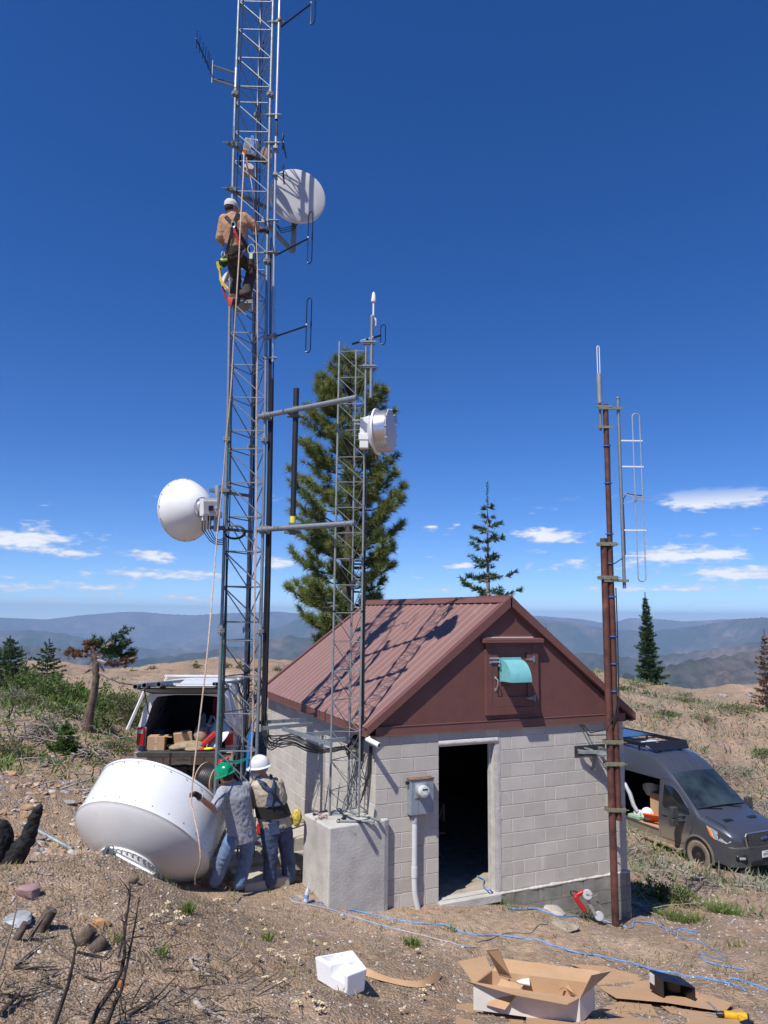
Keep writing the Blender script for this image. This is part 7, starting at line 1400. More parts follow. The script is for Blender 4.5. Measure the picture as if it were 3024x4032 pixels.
# left brush
gb = 'green brush on the left slope'
for i, (x, y, D, rx, h, m_, n, lf, lb) in enumerate([(58, 1500, 22, .85, .75, shrub_m, 1500, .07, 'bushy green shrub below the two left firs'), (118, 1512, 21, .7, .6, shrub_m, 1100, .07, 'green shrub right of the small dark fir'), (170, 1522, 21, .6, .6, shrub_m, 900, .07, 'green shrub just left of the twisted snag'),
     (232, 1525, 20, .7, .62, shrub_m, 1200, .065, 'green shrub just right of the twisted snag'), (272, 1520, 19.5, .55, .85, olive_m, 1200, .06, 'taller dark olive shrub against the left side of the truck'), (100, 1590, 16, .5, .3, sage_m, 600, .05, 'grey sage bush on the stony left slope'), (30, 1560, 19, .5, .35, sage_m, 600, .05, 'grey green bush near the left edge of the slope'),
     (60, 1545, 18.5, .5, .3, olive_m, 500, .05, 'olive low bush among the left brush'), (250, 1590, 16.5, .45, .22, olive_m, 500, .04, 'low olive plant at the foot of the truck side'), (140, 1570, 17.5, .42, .3, shrub_m, 500, .055, 'small green bush left of the snag foot'), (215, 1560, 18, .4, .25, shrub_m, 400, .05, 'small green bush right of the snag foot'),
     (20, 1620, 14.5, .4, .25, olive_m, 400, .045, 'low green plant at the left edge above the stones'), (25, 1445, 26, .8, .7, olive_m, 800, .08, 'pale thin shrub behind the edge fir'), (75, 1440, 27, .6, .8, olive_m, 500, .08, 'pale thin bush on the left skyline')]):
    shrub(gp(x, y, D), rx*1.15, h*1.15, lb, m_, lf, int(n*1.9), i, group=gb)
gr_ = 'low plants on the right hillside'
for i, (x, y, D, rx, h, m_, n, lf, lb) in enumerate([(1548, 1640, 24, .62, .7, shrub_m, 1400, .06, 'round bright green bush on the hillside behind the van'), (1590, 1640, 24, .6, .45, mat('x', (.2, .2, .2)) if 0 else sage_m, 500, .05, 'grey dead looking bush right of the round green bush'), (1500, 1600, 26, .6, .3, sage_m, 500, .05, 'grey brush behind the van roof'),
     (1560, 1590, 27, .8, .3, sage_m, 600, .05, 'wide grey brush above the round green bush'), (1400, 1505, 36, .6, .25, shrub_m, 400, .08, 'low green plant just below the lone conifer'), (1440, 1545, 31, .7, .25, shrub_m, 500, .07, 'low green patch left of the grey brush'), (1590, 1530, 33, 1.1, .3, olive_m, 800, .08, 'broad green mat on the upper right hillside'),
     (1640, 1560, 30, .9, .3, shrub_m, 700, .07, 'green mat cut by the right edge of the hillside'), (1350, 1500, 36, .5, .2, shrub_m, 300, .08, 'small green plant beside the right roof corner'), (1625, 1655, 23, .6, .3, olive_m, 500, .05, 'olive brush near the right edge behind the van'), (1645, 1735, 19, .6, .25, sage_m, 400, .045, 'grey plant at the right edge beside the van mirror'), (1480, 1520, 34, .6, .2, olive_m, 300, .08, 'thin green plant on the upper hillside')]):
    shrub(gp(x, y, D), rx, h, lb, m_, lf, n, 40+i, group=gr_)
p = Vector((5.0, 1.6, 0)); p.z = gz(p.x, p.y); shrub(p, .35, .6, 'dark leafy weed in the shade at the right foot of the building', shrub_m, .05, 900, 91, group='weeds by the right corner')
p = gp(1425, 1945, 13.6); shrub(p, .45, .3, 'bright green weed patch right of the building corner', grass_m, .05, 1000, 92, group='weeds by the right corner')
for i, (x, y, D, rx, h, m2, n, lb) in enumerate([(1380, 1490, 38, .7, .25, olive_m, 300, 'olive plant left of the lone conifer'), (1475, 1495, 39, .9, .3, sage_m, 400, 'pale sage patch right of the lone conifer'), (1520, 1545, 31, .8, .3, olive_m, 500, 'olive scrub in the middle of the right hillside'), (1600, 1575, 28, .7, .3, sage_m, 500, 'pale scrub on the right hillside by the frame edge'), (1450, 1575, 28, .6, .25, sage_m, 400, 'pale scrub just above the van roof rack'), (1560, 1680, 21, .6, .35, sage_m, 500, 'grey scrub beside the van windscreen'), (1610, 1700, 20, .5, .25, olive_m, 400, 'olive scrub above the van mirror')]): shrub(gp(x, y, D), rx, h, lb, m2, .06, n, 140+i, group=gr_)
p = gp(1470, 1915, 13.5); shrub(p, .35, .35, 'tall green weed casting a dark shadow right of the building', shrub_m, .045, 500, 93, group='weeds by the right corner')
gt = 'grass tufts'
for i, (x, y, h, w, n, lb) in enumerate([(1560, 1975, .22, .7, 420, 'broad bright grass tuft near the right edge'), (1500, 1990, .16, .5, 200, 'grass left of the broad right tuft'), (1445, 1985, .2, .6, 300, 'green grass right of the building corner'), (1020, 1945, .16, .34, 200, 'grass tuft in front of the doorway sill'),
     (856, 1950, .34, .14, 60, 'tall grass blades in the gap between pedestal and conduit'), (890, 2042, .13, .16, 110, 'bright small grass tuft above the white foam block'), (403, 1972, .17, .14, 80, 'spiky green tuft in the left foreground'), (970, 2008, .08, .2, 60, 'tiny dark grass patch by the blue hose'), (578, 2030, .12, .12, 60, 'small tuft left of the foam block'),
     (1090, 1960, .1, .4, 90, 'thin grass along the foundation right of the door'), (1240, 1975, .12, .6, 160, 'grass under the orange and grey saw'), (1590, 1930, .1, .4, 60, 'sparse grass at the far right'), (1600, 2045, .1, .4, 110, 'sparse grass near the hose at the right edge'), (1100, 2080, .08, .12, 30, 'tiny tuft behind the torn carton'), (340, 2060, .1, .15, 60, 'small tuft in the left foreground litter'), (240, 2030, .08, .2, 60, 'low grass beside the orange stone')]):
    q = onG(x*k_, y*k_); tuft(q, h, w, lb, n, None, i, group=gt)
# green clumps along the far plateau edge
m_ = []
for i, x in enumerate((425, 490, 520, 560, 600, 330, 290)):
    shrub(gp(x, 1437, 43), .35, .3, 'pale leafy plant on the plateau edge, '+['third from the left', 'left of the tower leg', 'between the tower legs', 'right of the tower legs', 'beside the roof eave', 'second from the left', 'leftmost, near the snag'][i], olive_m, .12, 60, 60+i, group='plants along the plateau edge')
# ---------------------------------------------------------------- stones, litter
def rock(p, s, label, m_, seed=0, name='rock', group=None, flat=.6, rz=0):
    r = np.random.default_rng(seed+3); bm = bmesh.new() if False else None
    m = MB(); v = []; nu, nv = 14, 9
    m.ell((0, 0, 0), (1, 1, 1), nu=nu, nv=nv); pts = np.array(m.v); pl = r.normal(size=(9, 3)); pl /= np.linalg.norm(pl, axis=1, keepdims=True); hgt = r.uniform(.55, .9, 9)
    for n_, h in zip(pl, hgt): d = pts@n_; pts = pts-np.maximum(d-h, 0)[:, None]*n_
    pts = pts+r.normal(0, .02, pts.shape); pts *= np.array([s, s*r.uniform(.6, .9), s*flat]); c, q = math.cos(rz), math.sin(rz); x = pts[:, 0]*c-pts[:, 1]*q; y = pts[:, 0]*q+pts[:, 1]*c; pts[:, 0] = x+p[0]; pts[:, 1] = y+p[1]; pts[:, 2] += p[2]+s*flat*.25; m.v = [tuple(a) for a in pts]
    return tag(m.build(name, m_, smooth=25), label, name.replace('_', ' '), group)
rk = lambda n, c: mat(n, c, .95, 0, .2, 6, .6, 20)
for i, (x, y, s, c, lb, fl) in enumerate([(62, 1935, .13, (.32, .2, .2), 'pinkish angular rock below the charred stump', .75), (40, 1995, .19, (.36, .38, .4), 'pale blue-grey flat rock at the left edge', .35), (220, 1998, .10, (.42, .24, .12), 'orange-brown stone in the left foreground', .5), (285, 1905, .10, (.22, .16, .11), 'brown clod at the crest left of the big dish', .6), (505, 2125, .05, (.22, .17, .15), 'small dark stone beside the foam block', .7),
     (255, 2130, .07, (.4, .16, .06), 'crumbled orange stone below left of the foam block', .5), (1195, 1968, .24, (.42, .38, .32), 'pale concrete chunk lying at the foundation below the saw', .28), (1212, 2000, .26, (.36, .3, .24), 'flat concrete slab fragment half buried in front of the saw', .12), (1352, 1962, .14, (.42, .38, .34), 'pale broken rock right of the pipe mast foot', .55), (1375, 1958, .12, (.38, .34, .3), 'second broken rock right of the pipe mast foot', .55), (1330, 1968, .08, (.33, .29, .25), 'small rock touching the pipe mast foot', .6),
     (1500, 1895, .11, (.5, .42, .3), 'yellowish stone on the slope below the van wheel', .5), (820, 1955, .16, (.45, .38, .3), 'pale splinter of stone at the pedestal foot', .22), (300, 1745, .10, (.42, .26, .14), 'orange slab on the stony bank above the big dish', .3), (150, 1735, .12, (.34, .33, .32), 'grey slab on the stony bank', .3), (60, 1745, .12, (.42, .27, .16), 'orange slab at the left of the stony bank', .3), (1560, 1490, .3, (.3, .26, .23), 'dark boulder on the right skyline', .5), (1620, 1490, .35, (.3, .27, .25), 'larger boulder on the right skyline', .5), (1290, 1452, .25, (.3, .16, .1), 'small brown boulder on the skyline above the roof corner', .7)]):
    q = onG(x*k_, y*k_) if y > 1500 else gp(x, y+8, 42); rock(q, s, lb, rk('stone_%d' % i if False else 'stone_'+['pink', 'blue_grey', 'orange', 'brown', 'dark', 'rust', 'pale', 'slab', 'light', 'light_grey', 'grey', 'yellow', 'cream', 'ochre', 'slate', 'ochre_pale', 'umber', 'umber_grey', 'red_brown'][i], c), i, flat=fl, rz=i*1.3, group='loose rocks')
def polar_pts(n, r0, r1, a0=-33, a1=33, power=1.):
    r = r0*(r1/r0)**(RNG.uniform(0, 1, n)**power); a = YAW+np.radians(RNG.uniform(a0, a1, n)); x = CAM[0]+np.sin(a)*r; y = CAM[1]+np.cos(a)*r
    ok = ~((x > -.05) & (x < 4.6) & (y > -.05) & (y < 5.8)); x, y = x[ok], y[ok]; return x, y, terrain(x, y)
def pebbles():
    ph = (1+5**.5)/2; iv = np.array([(-1, ph, 0), (1, ph, 0), (-1, -ph, 0), (1, -ph, 0), (0, -1, ph), (0, 1, ph), (0, -1, -ph), (0, 1, -ph), (ph, 0, -1), (ph, 0, 1), (-ph, 0, -1), (-ph, 0, 1)], float)/1.9; fi = np.array([(0, 11, 5), (0, 5, 1), (0, 1, 7), (0, 7, 10), (0, 10, 11), (1, 5, 9), (5, 11, 4), (11, 10, 2), (10, 7, 6), (7, 1, 8), (3, 9, 4), (3, 4, 2), (3, 2, 6), (3, 6, 8), (3, 8, 9), (4, 9, 5), (2, 4, 11), (6, 2, 10), (8, 6, 7), (9, 8, 1)])
    cols = [(.42, .37, .33), (.30, .23, .18), (.20, .16, .14), (.40, .25, .14), (.34, .31, .31), (.5, .47, .44)]; ms = [mat('gravel_'+n, c, .95, 0, .1) for n, c in zip(('pale', 'tan', 'dark', 'orange', 'grey', 'white'), cols)]
    x, y, z = polar_pts(42000, 3.3, 30, power=.8); r = np.hypot(x-CAM[0], y-CAM[1]); den = vnoise(x*.8+40, y*.8)+vnoise(x*2.4, y*2.4+9)*.6
    keep = den+RNG.uniform(-.5, .5, len(x)) > np.where((np.abs(y+.3*x+.75) < .9) & (x > -3) & (x < 5), .35, -.1); x, y, z, r = x[keep], y[keep], z[keep], r[keep]; n = len(x); s = (.006+.011*RNG.uniform(0, 1, n)**3)*(r/7)**.75
    left = (x < -3.2) & (y > 0) & (y < 7.5); s = np.where(left, s*2.7, s); iv2 = iv+RNG.normal(0, .12, iv.shape)
    sc = np.stack([s*RNG.uniform(.7, 1.5, n), s*RNG.uniform(.7, 1.3, n), s*RNG.uniform(.3, .75, n)], 1); D_ = np.stack([RNG.normal(0, .2, n), RNG.normal(0, .2, n), np.ones(n)], 1)
    v, f = scatter(iv2, fi, np.stack([x, y, z+s*.1], 1), D_, sc); mi = RNG.choice(6, n, p=[.24, .26, .18, .07, .17, .08]); mi = np.where(left & (RNG.uniform(0, 1, n) < .3), 3, mi)
    tag(npmesh('gravel', v, f, ms, np.repeat(mi, 20)), 'scattered small stones and gravel over the bare ground', 'gravel', kind='stuff')
pebbles()
def weeds():
    parts = []
    def grp(n, r0, r1, off_, thr, h, nb, mi, spread=.05, a0=-33, a1=33):
        x, y, z = polar_pts(n, r0, r1, a0, a1); den = vnoise(x*.55+off_, y*.55)+.5*vnoise(x*1.9+off_, y*1.9); k = den+RNG.uniform(-.25, .25, len(x)) > thr; x, y, z = x[k], y[k], z[k]; r = np.hypot(x-CAM[0], y-CAM[1])
        X = np.repeat(x, nb)+RNG.normal(0, spread, len(x)*nb)*np.repeat((r/8)**.5, nb); Y = np.repeat(y, nb)+RNG.normal(0, spread, len(x)*nb)*np.repeat((r/8)**.5, nb); Z = np.repeat(z, nb); k = len(X); D_ = np.stack([RNG.normal(0, .6, k), RNG.normal(0, .6, k), np.abs(RNG.normal(.7, .4, k))+.1], 1); R_ = np.repeat(r, nb)
        H_ = h*RNG.uniform(.4, 1.2, k)*np.clip(R_/8, .8, 3); tv = np.array([[-.09, 0, 0], [.09, 0, 0], [.05, 0, .6], [0, .05, 1]]); v, f = scatter(tv, np.array([[0, 1, 2, 3]]), np.stack([X, Y, Z-.005], 1), D_, H_); parts.append((v, f, mi))
    grp(1500, 3.5, 13, 3, .02, .05, 9, 0); grp(1600, 3.5, 14, 33, -.05, .065, 8, 1); grp(1000, 3.5, 9, 63, -.2, .07, 8, 1, a1=-5); grp(900, 13, 40, 13, .12, .07, 12, 0, .13); grp(1300, 16, 40, 5, .10, .07, 12, 2, .14); grp(850, 16, 44, 8, -.05, .09, 12, 0, .2, 12, 33); grp(450, 15, 44, 28, -.1, .08, 10, 1, .2, 12, 33); grp(900, 15, 44, 38, -.1, .10, 12, 2, .2, 12, 33); grp(500, 15, 30, 71, -.1, .1, 14, 0, .16, -33, -14)
    v, f, mi = merge(parts); tag(npmesh('ground_cover', v, f, [shrub_m, dry_m, sage_m], mi), 'sparse weeds and dry litter over the ground', 'weeds', kind='stuff')
weeds()
def litter(name, lb, n, r0, r1, a0, a1, L, m_, thr, rad_, off_):
    x, y, z = polar_pts(n, r0, r1, a0, a1); den = vnoise(x*.6+off_, y*.6)+.4*vnoise(x*2, y*2+off_); k = den+RNG.uniform(-.2, .2, len(x)) > thr; x, y, z = x[k], y[k], z[k]; m = MB()
    for X, Y, Z in zip(x, y, z):
        a = RNG.uniform(0, 2*math.pi); l = L*RNG.uniform(.3, 1.2); p0 = Vector((X, Y, Z+.01)); d = Vector((math.cos(a), math.sin(a), RNG.uniform(-.05, .35))); p1 = p0+d*l*.5+Vector((RNG.normal(0, .06)*l, RNG.normal(0, .06)*l, .01)); p2 = p1+d*l*.5+Vector((RNG.normal(0, .15)*l, RNG.normal(0, .15)*l, -.03*l)); rr = rad_*RNG.uniform(.5, 1.3); m.tube([p0, p1, p2], [rr, rr*.8, rr*.4], 4, cap=False)
    tag(m.build(name, m_, smooth=0), lb, 'twigs', kind='stuff')
litter('fallen_twigs', 'litter of grey and brown dead twigs in the left foreground', 900, 3.6, 8.5, -33, -4, .22, deadtwig, -.15, .0035, 7)
litter('fallen_twigs', 'litter of dark charred twigs in the left foreground', 500, 3.6, 7.5, -33, -8, .3, char_twig, -.1, .005, 17)
litter('brush_litter', 'grey dead brush lying on the left slope', 700, 13, 22, -33, -13, .5, mat('grey_twig', (.3, .27, .25), .9), -.1, .010, 27)
litter('brush_litter', 'grey dead brush lying on the right hillside', 1300, 14, 38, 12, 33, .8, mat('grey_twig', (.3, .27, .25)), .0, .012, 37)
def brush_piles():
    gm = mat('weathered_brush', (.27, .23, .2), .9, 0, .2, 5)
    for i, (x, y, D, R, h, n, lb) in enumerate([(1590, 1625, 24, 1.0, .5, 110, 'tangled grey brush pile right of the round green bush'), (1510, 1600, 26, 1.3, .4, 110, 'grey brush pile behind the van roof'), (1610, 1670, 21.5, .9, .35, 90, 'pale tangle of sticks on the slope behind the van'), (1420, 1590, 27, .9, .35, 70, 'grey sticks above the van roof rack'), (1640, 1610, 25, .8, .5, 70, 'brush pile cut by the right edge of the photo'),
         (60, 1610, 15.5, .9, .3, 90, 'grey dead brush on the left slope above the stones'), (170, 1600, 15.5, .7, .25, 70, 'dead branches lying below the twisted snag'), (240, 1600, 15.5, .6, .2, 60, 'dead branches beside the truck bumper'), (1480, 1800, 15.5, .5, .12, 30, 'scattered sticks on the slope below the open van door')]):
        p = gp(x, y, D); m = MB(); rr = random.Random(i+300)
        for k in range(n):
            a = rr.uniform(0, 6.28); s_ = R*rr.uniform(0, 1)**.7; c = p+Vector((math.cos(a)*s_, math.sin(a)*s_, h*rr.uniform(0, 1)*(1-s_/R*.7))); d = Vector((rr.gauss(0, 1), rr.gauss(0, 1), rr.gauss(0, .35))).normalized(); l = R*rr.uniform(.2, .7); r = .013*rr.uniform(.5, 1.3); m.tube([c-d*l*.5, c+Vector((rr.gauss(0, .04), rr.gauss(0, .04), rr.gauss(.02, .03))), c+d*l*.5], [r, r*.8, r*.3], 4, cap=False)
        tag(m.build('brush_pile', gm, smooth=0), lb, 'brush', 'brush piles')
brush_piles()
def flowers():
    m = MB(); tv = []; 
    for i, (x, y) in enumerate([(690, 1160), (1130, 1155), (1190, 1125), (1215, 1060), (1265, 1130), (1290, 1130), (1310, 1175), (1330, 1165), (1240, 1220), (1155, 1160), (1100, 1155), (1560, 1035), (1605, 1030), (1440, 1230), (1000, 1215), (1275, 1180)]): tv.append((x/1.843, 3000+y/1.843))
    for x, y in [(118, 375), (215, 320), (240, 380), (345, 400), (368, 468), (190, 565), (325, 550), (435, 555), (458, 580), (270, 520), (355, 565), (630, 480), (557, 458), (248, 700), (330, 735), (370, 715), (515, 805), (560, 860), (600, 870), (618, 908), (585, 915), (1275, 780), (1270, 820), (1310, 750), (1270, 565), (1232, 508), (1340, 775), (295, 215), (530, 340), (740, 285), (1140, 905), (455, 865)]: tv.append((900+x/1.659, 3450+y/1.659))
    for i, (u, v) in enumerate(tv):
        q = onG(u, v); m = MB(); rr = random.Random(i); m.tube([q-Vector((0, 0, .01)), q+Vector((0, 0, .045))], .003, 4)
        for k in range(7): m.ell(q+Vector((rr.gauss(0, .014), rr.gauss(0, .014), .05+rr.uniform(-.004, .008))), (.011, .011, .008), nu=7, nv=5)
        tag(m.build('buckwheat_flower', mat('cream_blossom', (.55, .46, .30), .9, 0, .1, 30)), 'pale cream pompom wildflower dotted over the foreground dirt', 'flower', 'cream wildflowers')
flowers()
def stump():
    b = onG(100, 3400) ; P = lambda x, y, d=0: A(x/1.843, 3000+y/1.843, depth(b)+d); t = thing('charred_stump', 'black charred stump with a curved horn at the left edge of the photo', 'stump', tuple(b)); m = MB()
    m.tube([P(60, 840), P(70, 720), P(140, 640), P(200, 560), P(235, 460), P(265, 370), P(295, 300)], [.15, .14, .10, .085, .075, .055, .02], 14); m.tube([P(-120, 760), P(-40, 640), P(-10, 520), P(0, 440), P(5, 420)], [.2, .19, .15, .09, .03], 12); m.tube([P(-60, 800), P(20, 740), P(90, 760), P(130, 800)], [.16, .16, .13, .06], 10)
    o = m.build('charred_wood', charred, t); cloth_mods(o, .05, .07, vox=.016, sm=1); d_ = o.modifiers[-1]; d_.texture.noise_depth = 5
stump()
def saplings():
    P = lambda x, y, D: A(x/1.843, 3000+y/1.843, D)
    S_ = [([(640, 1950), (720, 1780), (820, 1640), (880, 1520), (905, 1400), (900, 1280), (920, 1120), (945, 960), (940, 870)], .020, 4.9), ([(760, 1950), (830, 1760), (880, 1660), (920, 1480), (950, 1330), (985, 1150), (1010, 980)], .016, 4.9), ([(380, 1950), (450, 1750), (500, 1600), (530, 1450), (550, 1340), (520, 1250), (510, 1200)], .016, 4.7), ([(930, 1930), (1050, 1800), (1160, 1720), (1280, 1600)], .014, 4.8), ([(0, 1500), (50, 1330), (90, 1200), (120, 1060), (125, 950)], .010, 5.2), ([(0, 1900), (120, 1740), (160, 1690)], .018, 4.6), ([(90, 1510), (200, 1420), (330, 1330)], .014, 5.2), ([(100, 1505), (300, 1515), (420, 1520)], .012, 5.2), ([(860, 1420), (900, 1250), (890, 1150)], .008, 4.95), ([(0, 1700), (180, 1730), (360, 1690)], .012, 4.8), ([(600, 1560), (740, 1610), (860, 1560)], .010, 5.3), ([(560, 1390), (760, 1440), (830, 1350)], .011, 5.4), ([(200, 1290), (330, 1100), (480, 1010), (560, 1080)], .006, 5.5)]
    L = ['tall forked charred sapling standing in the left foreground', 'second tall charred stem beside the forked sapling', 'crooked charred stem in the bottom left foreground', 'charred branch leaning right at the bottom of the photo', 'thin grey stem at the left edge of the foreground', 'thick dark stick at the bottom left corner', 'pale brown stick pointing up right at the left', 'dark stick lying level at the left', 'thin twig beside the tall forked sapling', 'dark stick lying above the bottom left corner', 'short dark stick under the forked sapling', 'brown stick lying behind the forked sapling', 'fine arching twig above the left stubs']
    for i, (pts, r, D) in enumerate(S_):
        m = MB(); rr = random.Random(i+20); q = [onG(x/1.843, 3000+min(y, 1850)/1.843)+Vector((0, 0, r+.012*j)) if i in (3, 5, 6, 7, 9, 10, 11) else P(x, y, D+.03*j) for j, (x, y) in enumerate(pts)]; n = len(q); m.tube(q, [r*(1-.75*j/(n-1)) for j in range(n)], 7)
        for k in range(n*4 if i in (0, 1, 8) else n):
            s_ = rr.uniform(.15, .98)*(n-1); j = min(int(s_), n-2); c = q[j].lerp(q[j+1], s_-j); d = Vector((rr.uniform(-1, 1), rr.uniform(-1, 1), rr.uniform(-.3, .9))).normalized(); l = rr.uniform(.03, .16 if i < 2 else .1); m.tube([c, c+d*l*.6, c+d*l+Vector((rr.uniform(-.02, .02),)*3)], [r*.22, r*.16, .0008], 4)
        tag(m.build('charred_sapling' if i in (0, 1, 2, 3, 8) else 'dead_branch', char_twig if i not in (4, 6, 12) else deadtwig), L[i], 'dead branch', 'dead stems in the left foreground')
    for i, (a, b, r, lb) in enumerate((((375, 1070), (290, 1220), .055, 'thick sawn stub standing below the pinkish rock'), ((675, 1205), (590, 1310), .055, 'sawn stub in the middle of the left foreground'), ((765, 1285), (690, 1360), .055, 'sawn stub just right of the middle stub'), ((190, 1165), (120, 1290), .03, 'thin dark sawn stub near the left edge'), ((300, 1140), (210, 1285), .018, 'pale slanting stake beside the thick stub'))):
        D = 6.0 if i in (0, 3, 4) else 5.7; m = MB(); p0 = onG(b[0]/1.843, 3000+b[1]/1.843); p1 = P(*a, depth(p0)+.05); e = p0+(p0-p1)*.3; m.tube([e, p0, p1], [r*1.15, r*1.08, r], 14); m.build('sawn_stub', mat('stub_bark', (.11, .08, .06), .95, 0, .3, 14, .6, 40)); o = bpy.context.scene.collection.objects[-1]; tag(o, lb, 'stub', 'sawn stubs')
    for i, (pts, r, lb) in enumerate((([(1410, 1740), (1460, 1800), (1560, 1850), (1659, 1900)], .022, 'bleached grey branch lying at the lower middle foreground'), ([(1380, 1440), (1400, 1500), (1480, 1545), (1560, 1560)], .016, 'bleached root fragment lying in the foreground dirt'))):
        m = MB(); q = [onG(x/1.843, 3000+y/1.843)+Vector((0, 0, .012)) for x, y in pts]; m.tube(q, [r, r*.9, r*.7, r*.4], 8); rr = random.Random(i)
        for k in range(14 if i else 3): c = q[rr.randrange(0, 3)]; m.tube([c, c+Vector((rr.uniform(-.1, .1), rr.uniform(-.1, .1), .02)), c+Vector((rr.uniform(-.2, .2), rr.uniform(-.2, .2), -.01))], [.005, .004, .002], 4)
        tag(m.build('driftwood', mat('bleached_wood', (.36, .32, .28), .9, 0, .15, 12)), lb, 'branch')
saplings()
# ---------------------------------------------------------------- the big grounded dish
def big_dish():
    c = A(560, 3318, 9.72); ax = camat(560, 3318, .50*.923, .866*.923, .384); t = thing('dish_antenna', 'huge white shrouded dish tipped over on the ground beside the two men', 'dish antenna', tuple(c)); M = MX(c, ax); R = .944; H = .62
    wp = mat('dish_white', (.69, .69, .68), .30, 0, .03, 2, .02, 8, stain=((.36, .30, .22), 2.2, .66))
    sp_ = mat('shroud_white', (.70, .71, .72), .28, .1, .03, 2, .02, 8, stain=((.52, .48, .42), 3, .7))
    m = MB(); m.lathe([(R, .0), (R*1.0, .02), (R*1.0, H-.03), (R*1.012, H-.03), (R*1.012, H-.10) if False else (R*1.012, H), (R*.985, H+.01), (R*.985, H-.02)], M, 96); m.build('shroud', sp_, t, smooth=40)
    m = MB(); m.lathe([(R*.99, H-.02), (R*.6, H-.012), (0, H-.008)], M, 64); m.build('radome', mat('radome_fabric', (.6, .6, .6), .6), t)
    m = MB(); m.lathe([(R*1.0, .012), (R*1.018, .008), (R*1.018, -.022), (R*1.0, -.028), (R*.985, -.045), (R*.93, -.09), (R*.84, -.15), (R*.72, -.215), (R*.58, -.28), (R*.45, -.325), (R*.2, -.35), (0, -.36)], M, 96); m.build('reflector', wp, t, smooth=40)
    m = MB(); m.lathe([(R*.46, -.29), (R*.465, -.345), (R*.44, -.35), (R*.42, -.375), (R*.40, -.41), (0, -.41)], M, 64); hub = m.build('hub_ring', wp, t, smooth=40)
    m = MB()
    for k in range(36): a = k*math.pi/18; m.cyl(M @ Vector((R*.452*math.cos(a), R*.452*math.sin(a), -.33)), M @ Vector((R*.452*math.cos(a), R*.452*math.sin(a), -.37)), .011, n=6)
    m.build('hub_bolts', alu, hub)
    m = MB()
    for k in range(26):
        a = k*math.pi/13+.05
        for h, rr_ in ((.06, 1.003), (H-.055, 1.015)):
            q = M @ Vector((R*rr_*math.cos(a), R*rr_*math.sin(a), h)); m.ell(q, (.0075,)*3, nu=8, nv=5)
    m.build('rivets', mat('rivet_grey', (.2, .21, .23), .4, .6), t)
    x, y, z = M.to_3x3().col[0], M.to_3x3().col[1], M.to_3x3().col[2]
    # mount: pipe and bracket on the hub, half sunk in the dirt
    s = 1/1.659; Pz = lambda X, Y, D: A(250+X*s, 2900+Y*s, D)
    m = MB(); m.tube([Pz(325, 765, 9.0), Pz(560, 890, 8.85), Pz(600, 910, 8.8)], .04, 16); m.build('mount_pipe', mat('mount_pipe_zinc', (.38, .4, .42), .35, .6), t)
    m = MB(); R3 = Matrix((Vector(camdir(.87, -.49, 0)), Vector(camdir(.49, .87, 0)), Vector(camdir(0, 0, 1)))).transposed()
    m.box(Pz(298, 762, 8.97), (.10, .16, .05), Matrix((camdir(.6, .8, 0), camdir(-.8, .6, 0), camdir(0, 0, 1))).transposed()); m.box(Pz(345, 805, 8.99), (.34, .10, .05), R3); m.box(Pz(430, 850, 8.97), (.34, .10, .04), R3); m.tube([Pz(300, 725, 8.95)+Vector(camdir(1, 0, 0))*.045*math.cos(a)+Vector(camdir(.3, 1, 0))*.11*math.sin(a)-Vector((0, 0, .07)) for a in np.linspace(0, 2*math.pi, 14, endpoint=False)], .008, 6, closed=True); m.cyl(Pz(335, 797, 8.95), Pz(335, 797, 8.87), .03, n=6); m.cyl(Pz(240, 772, 8.97), Pz(330, 800, 8.95), .012, n=8); m.build('mount_bracket', galv, t, smooth=0, bevel=.004)
    return c, ax, M
BD_c, BD_ax, BD_M = big_dish()
m = MB(); m.lathe([(0, .0), (.25, .01), (.40, .05), (.42, .06), (.41, .07), (.25, .03), (0, .02)], MX(JZ(10.35)(800, 1340), camdir(-.55, .4, -.73)), 36)
tag(m.build('feed_reflector', mat('mirror_metal', (.75, .75, .75), .08, 1, .02)), 'shiny silver feed shroud glinting between the big dish and the grey shirt', 'feed')
# ---------------------------------------------------------------- ropes
def spline(pts, n=6):
    pts = [Vector(p) for p in pts]; out = []
    for i in range(len(pts)-1):
        p0 = pts[max(i-1, 0)]; p1 = pts[i]; p2 = pts[i+1]; p3 = pts[min(i+2, len(pts)-1)]
        for f in range(n): f /= n; out.append(.5*((2*p1)+(p2-p0)*f+(2*p0-5*p1+4*p2-p3)*f*f+(3*p1-p0-3*p2+p3)*f**3))
    return out+[pts[-1]]
R1 = lambda x, y, D: A(700+x*s3, y*s3, D); R2 = lambda x, y, D: A(700+x*s3, 600+y*s3, D); R3_ = lambda x, y, D: A(600+x/2.074, 1350+y/2.074, D)
m = MB(); m.tube(spline([R1(617, 1430, 11.9), R2(612, 200, 11.4), R2(595, 500, 11.1), R2(583, 700, 10.9), R2(572, 960, 10.8), R2(545, 1400, 10.6), R2(515, 1880, 10.6), R3_(640, 400, 10.5), R3_(603, 800, 10.5), R3_(570, 1200, 10.5), R3_(530, 1560, 10.4), R3_(505, 1860, 10.2), A(447*k_, 1420*k_, 9.5), JG['hdL']+Vector((0, 0, .05)), JZ(8.82)(545, 1250), JZ(8.65)(585, 1450), JZ(8.6)(600, 1640), JZ(8.75)(560, 1760), JZ(8.85)(557, 1830)], 5), .0100, 8)
tag(m.build('hoist_rope', rope_m), 'tan hoisting rope hanging from the white radio down to the gloved hand', 'rope')
m = MB()
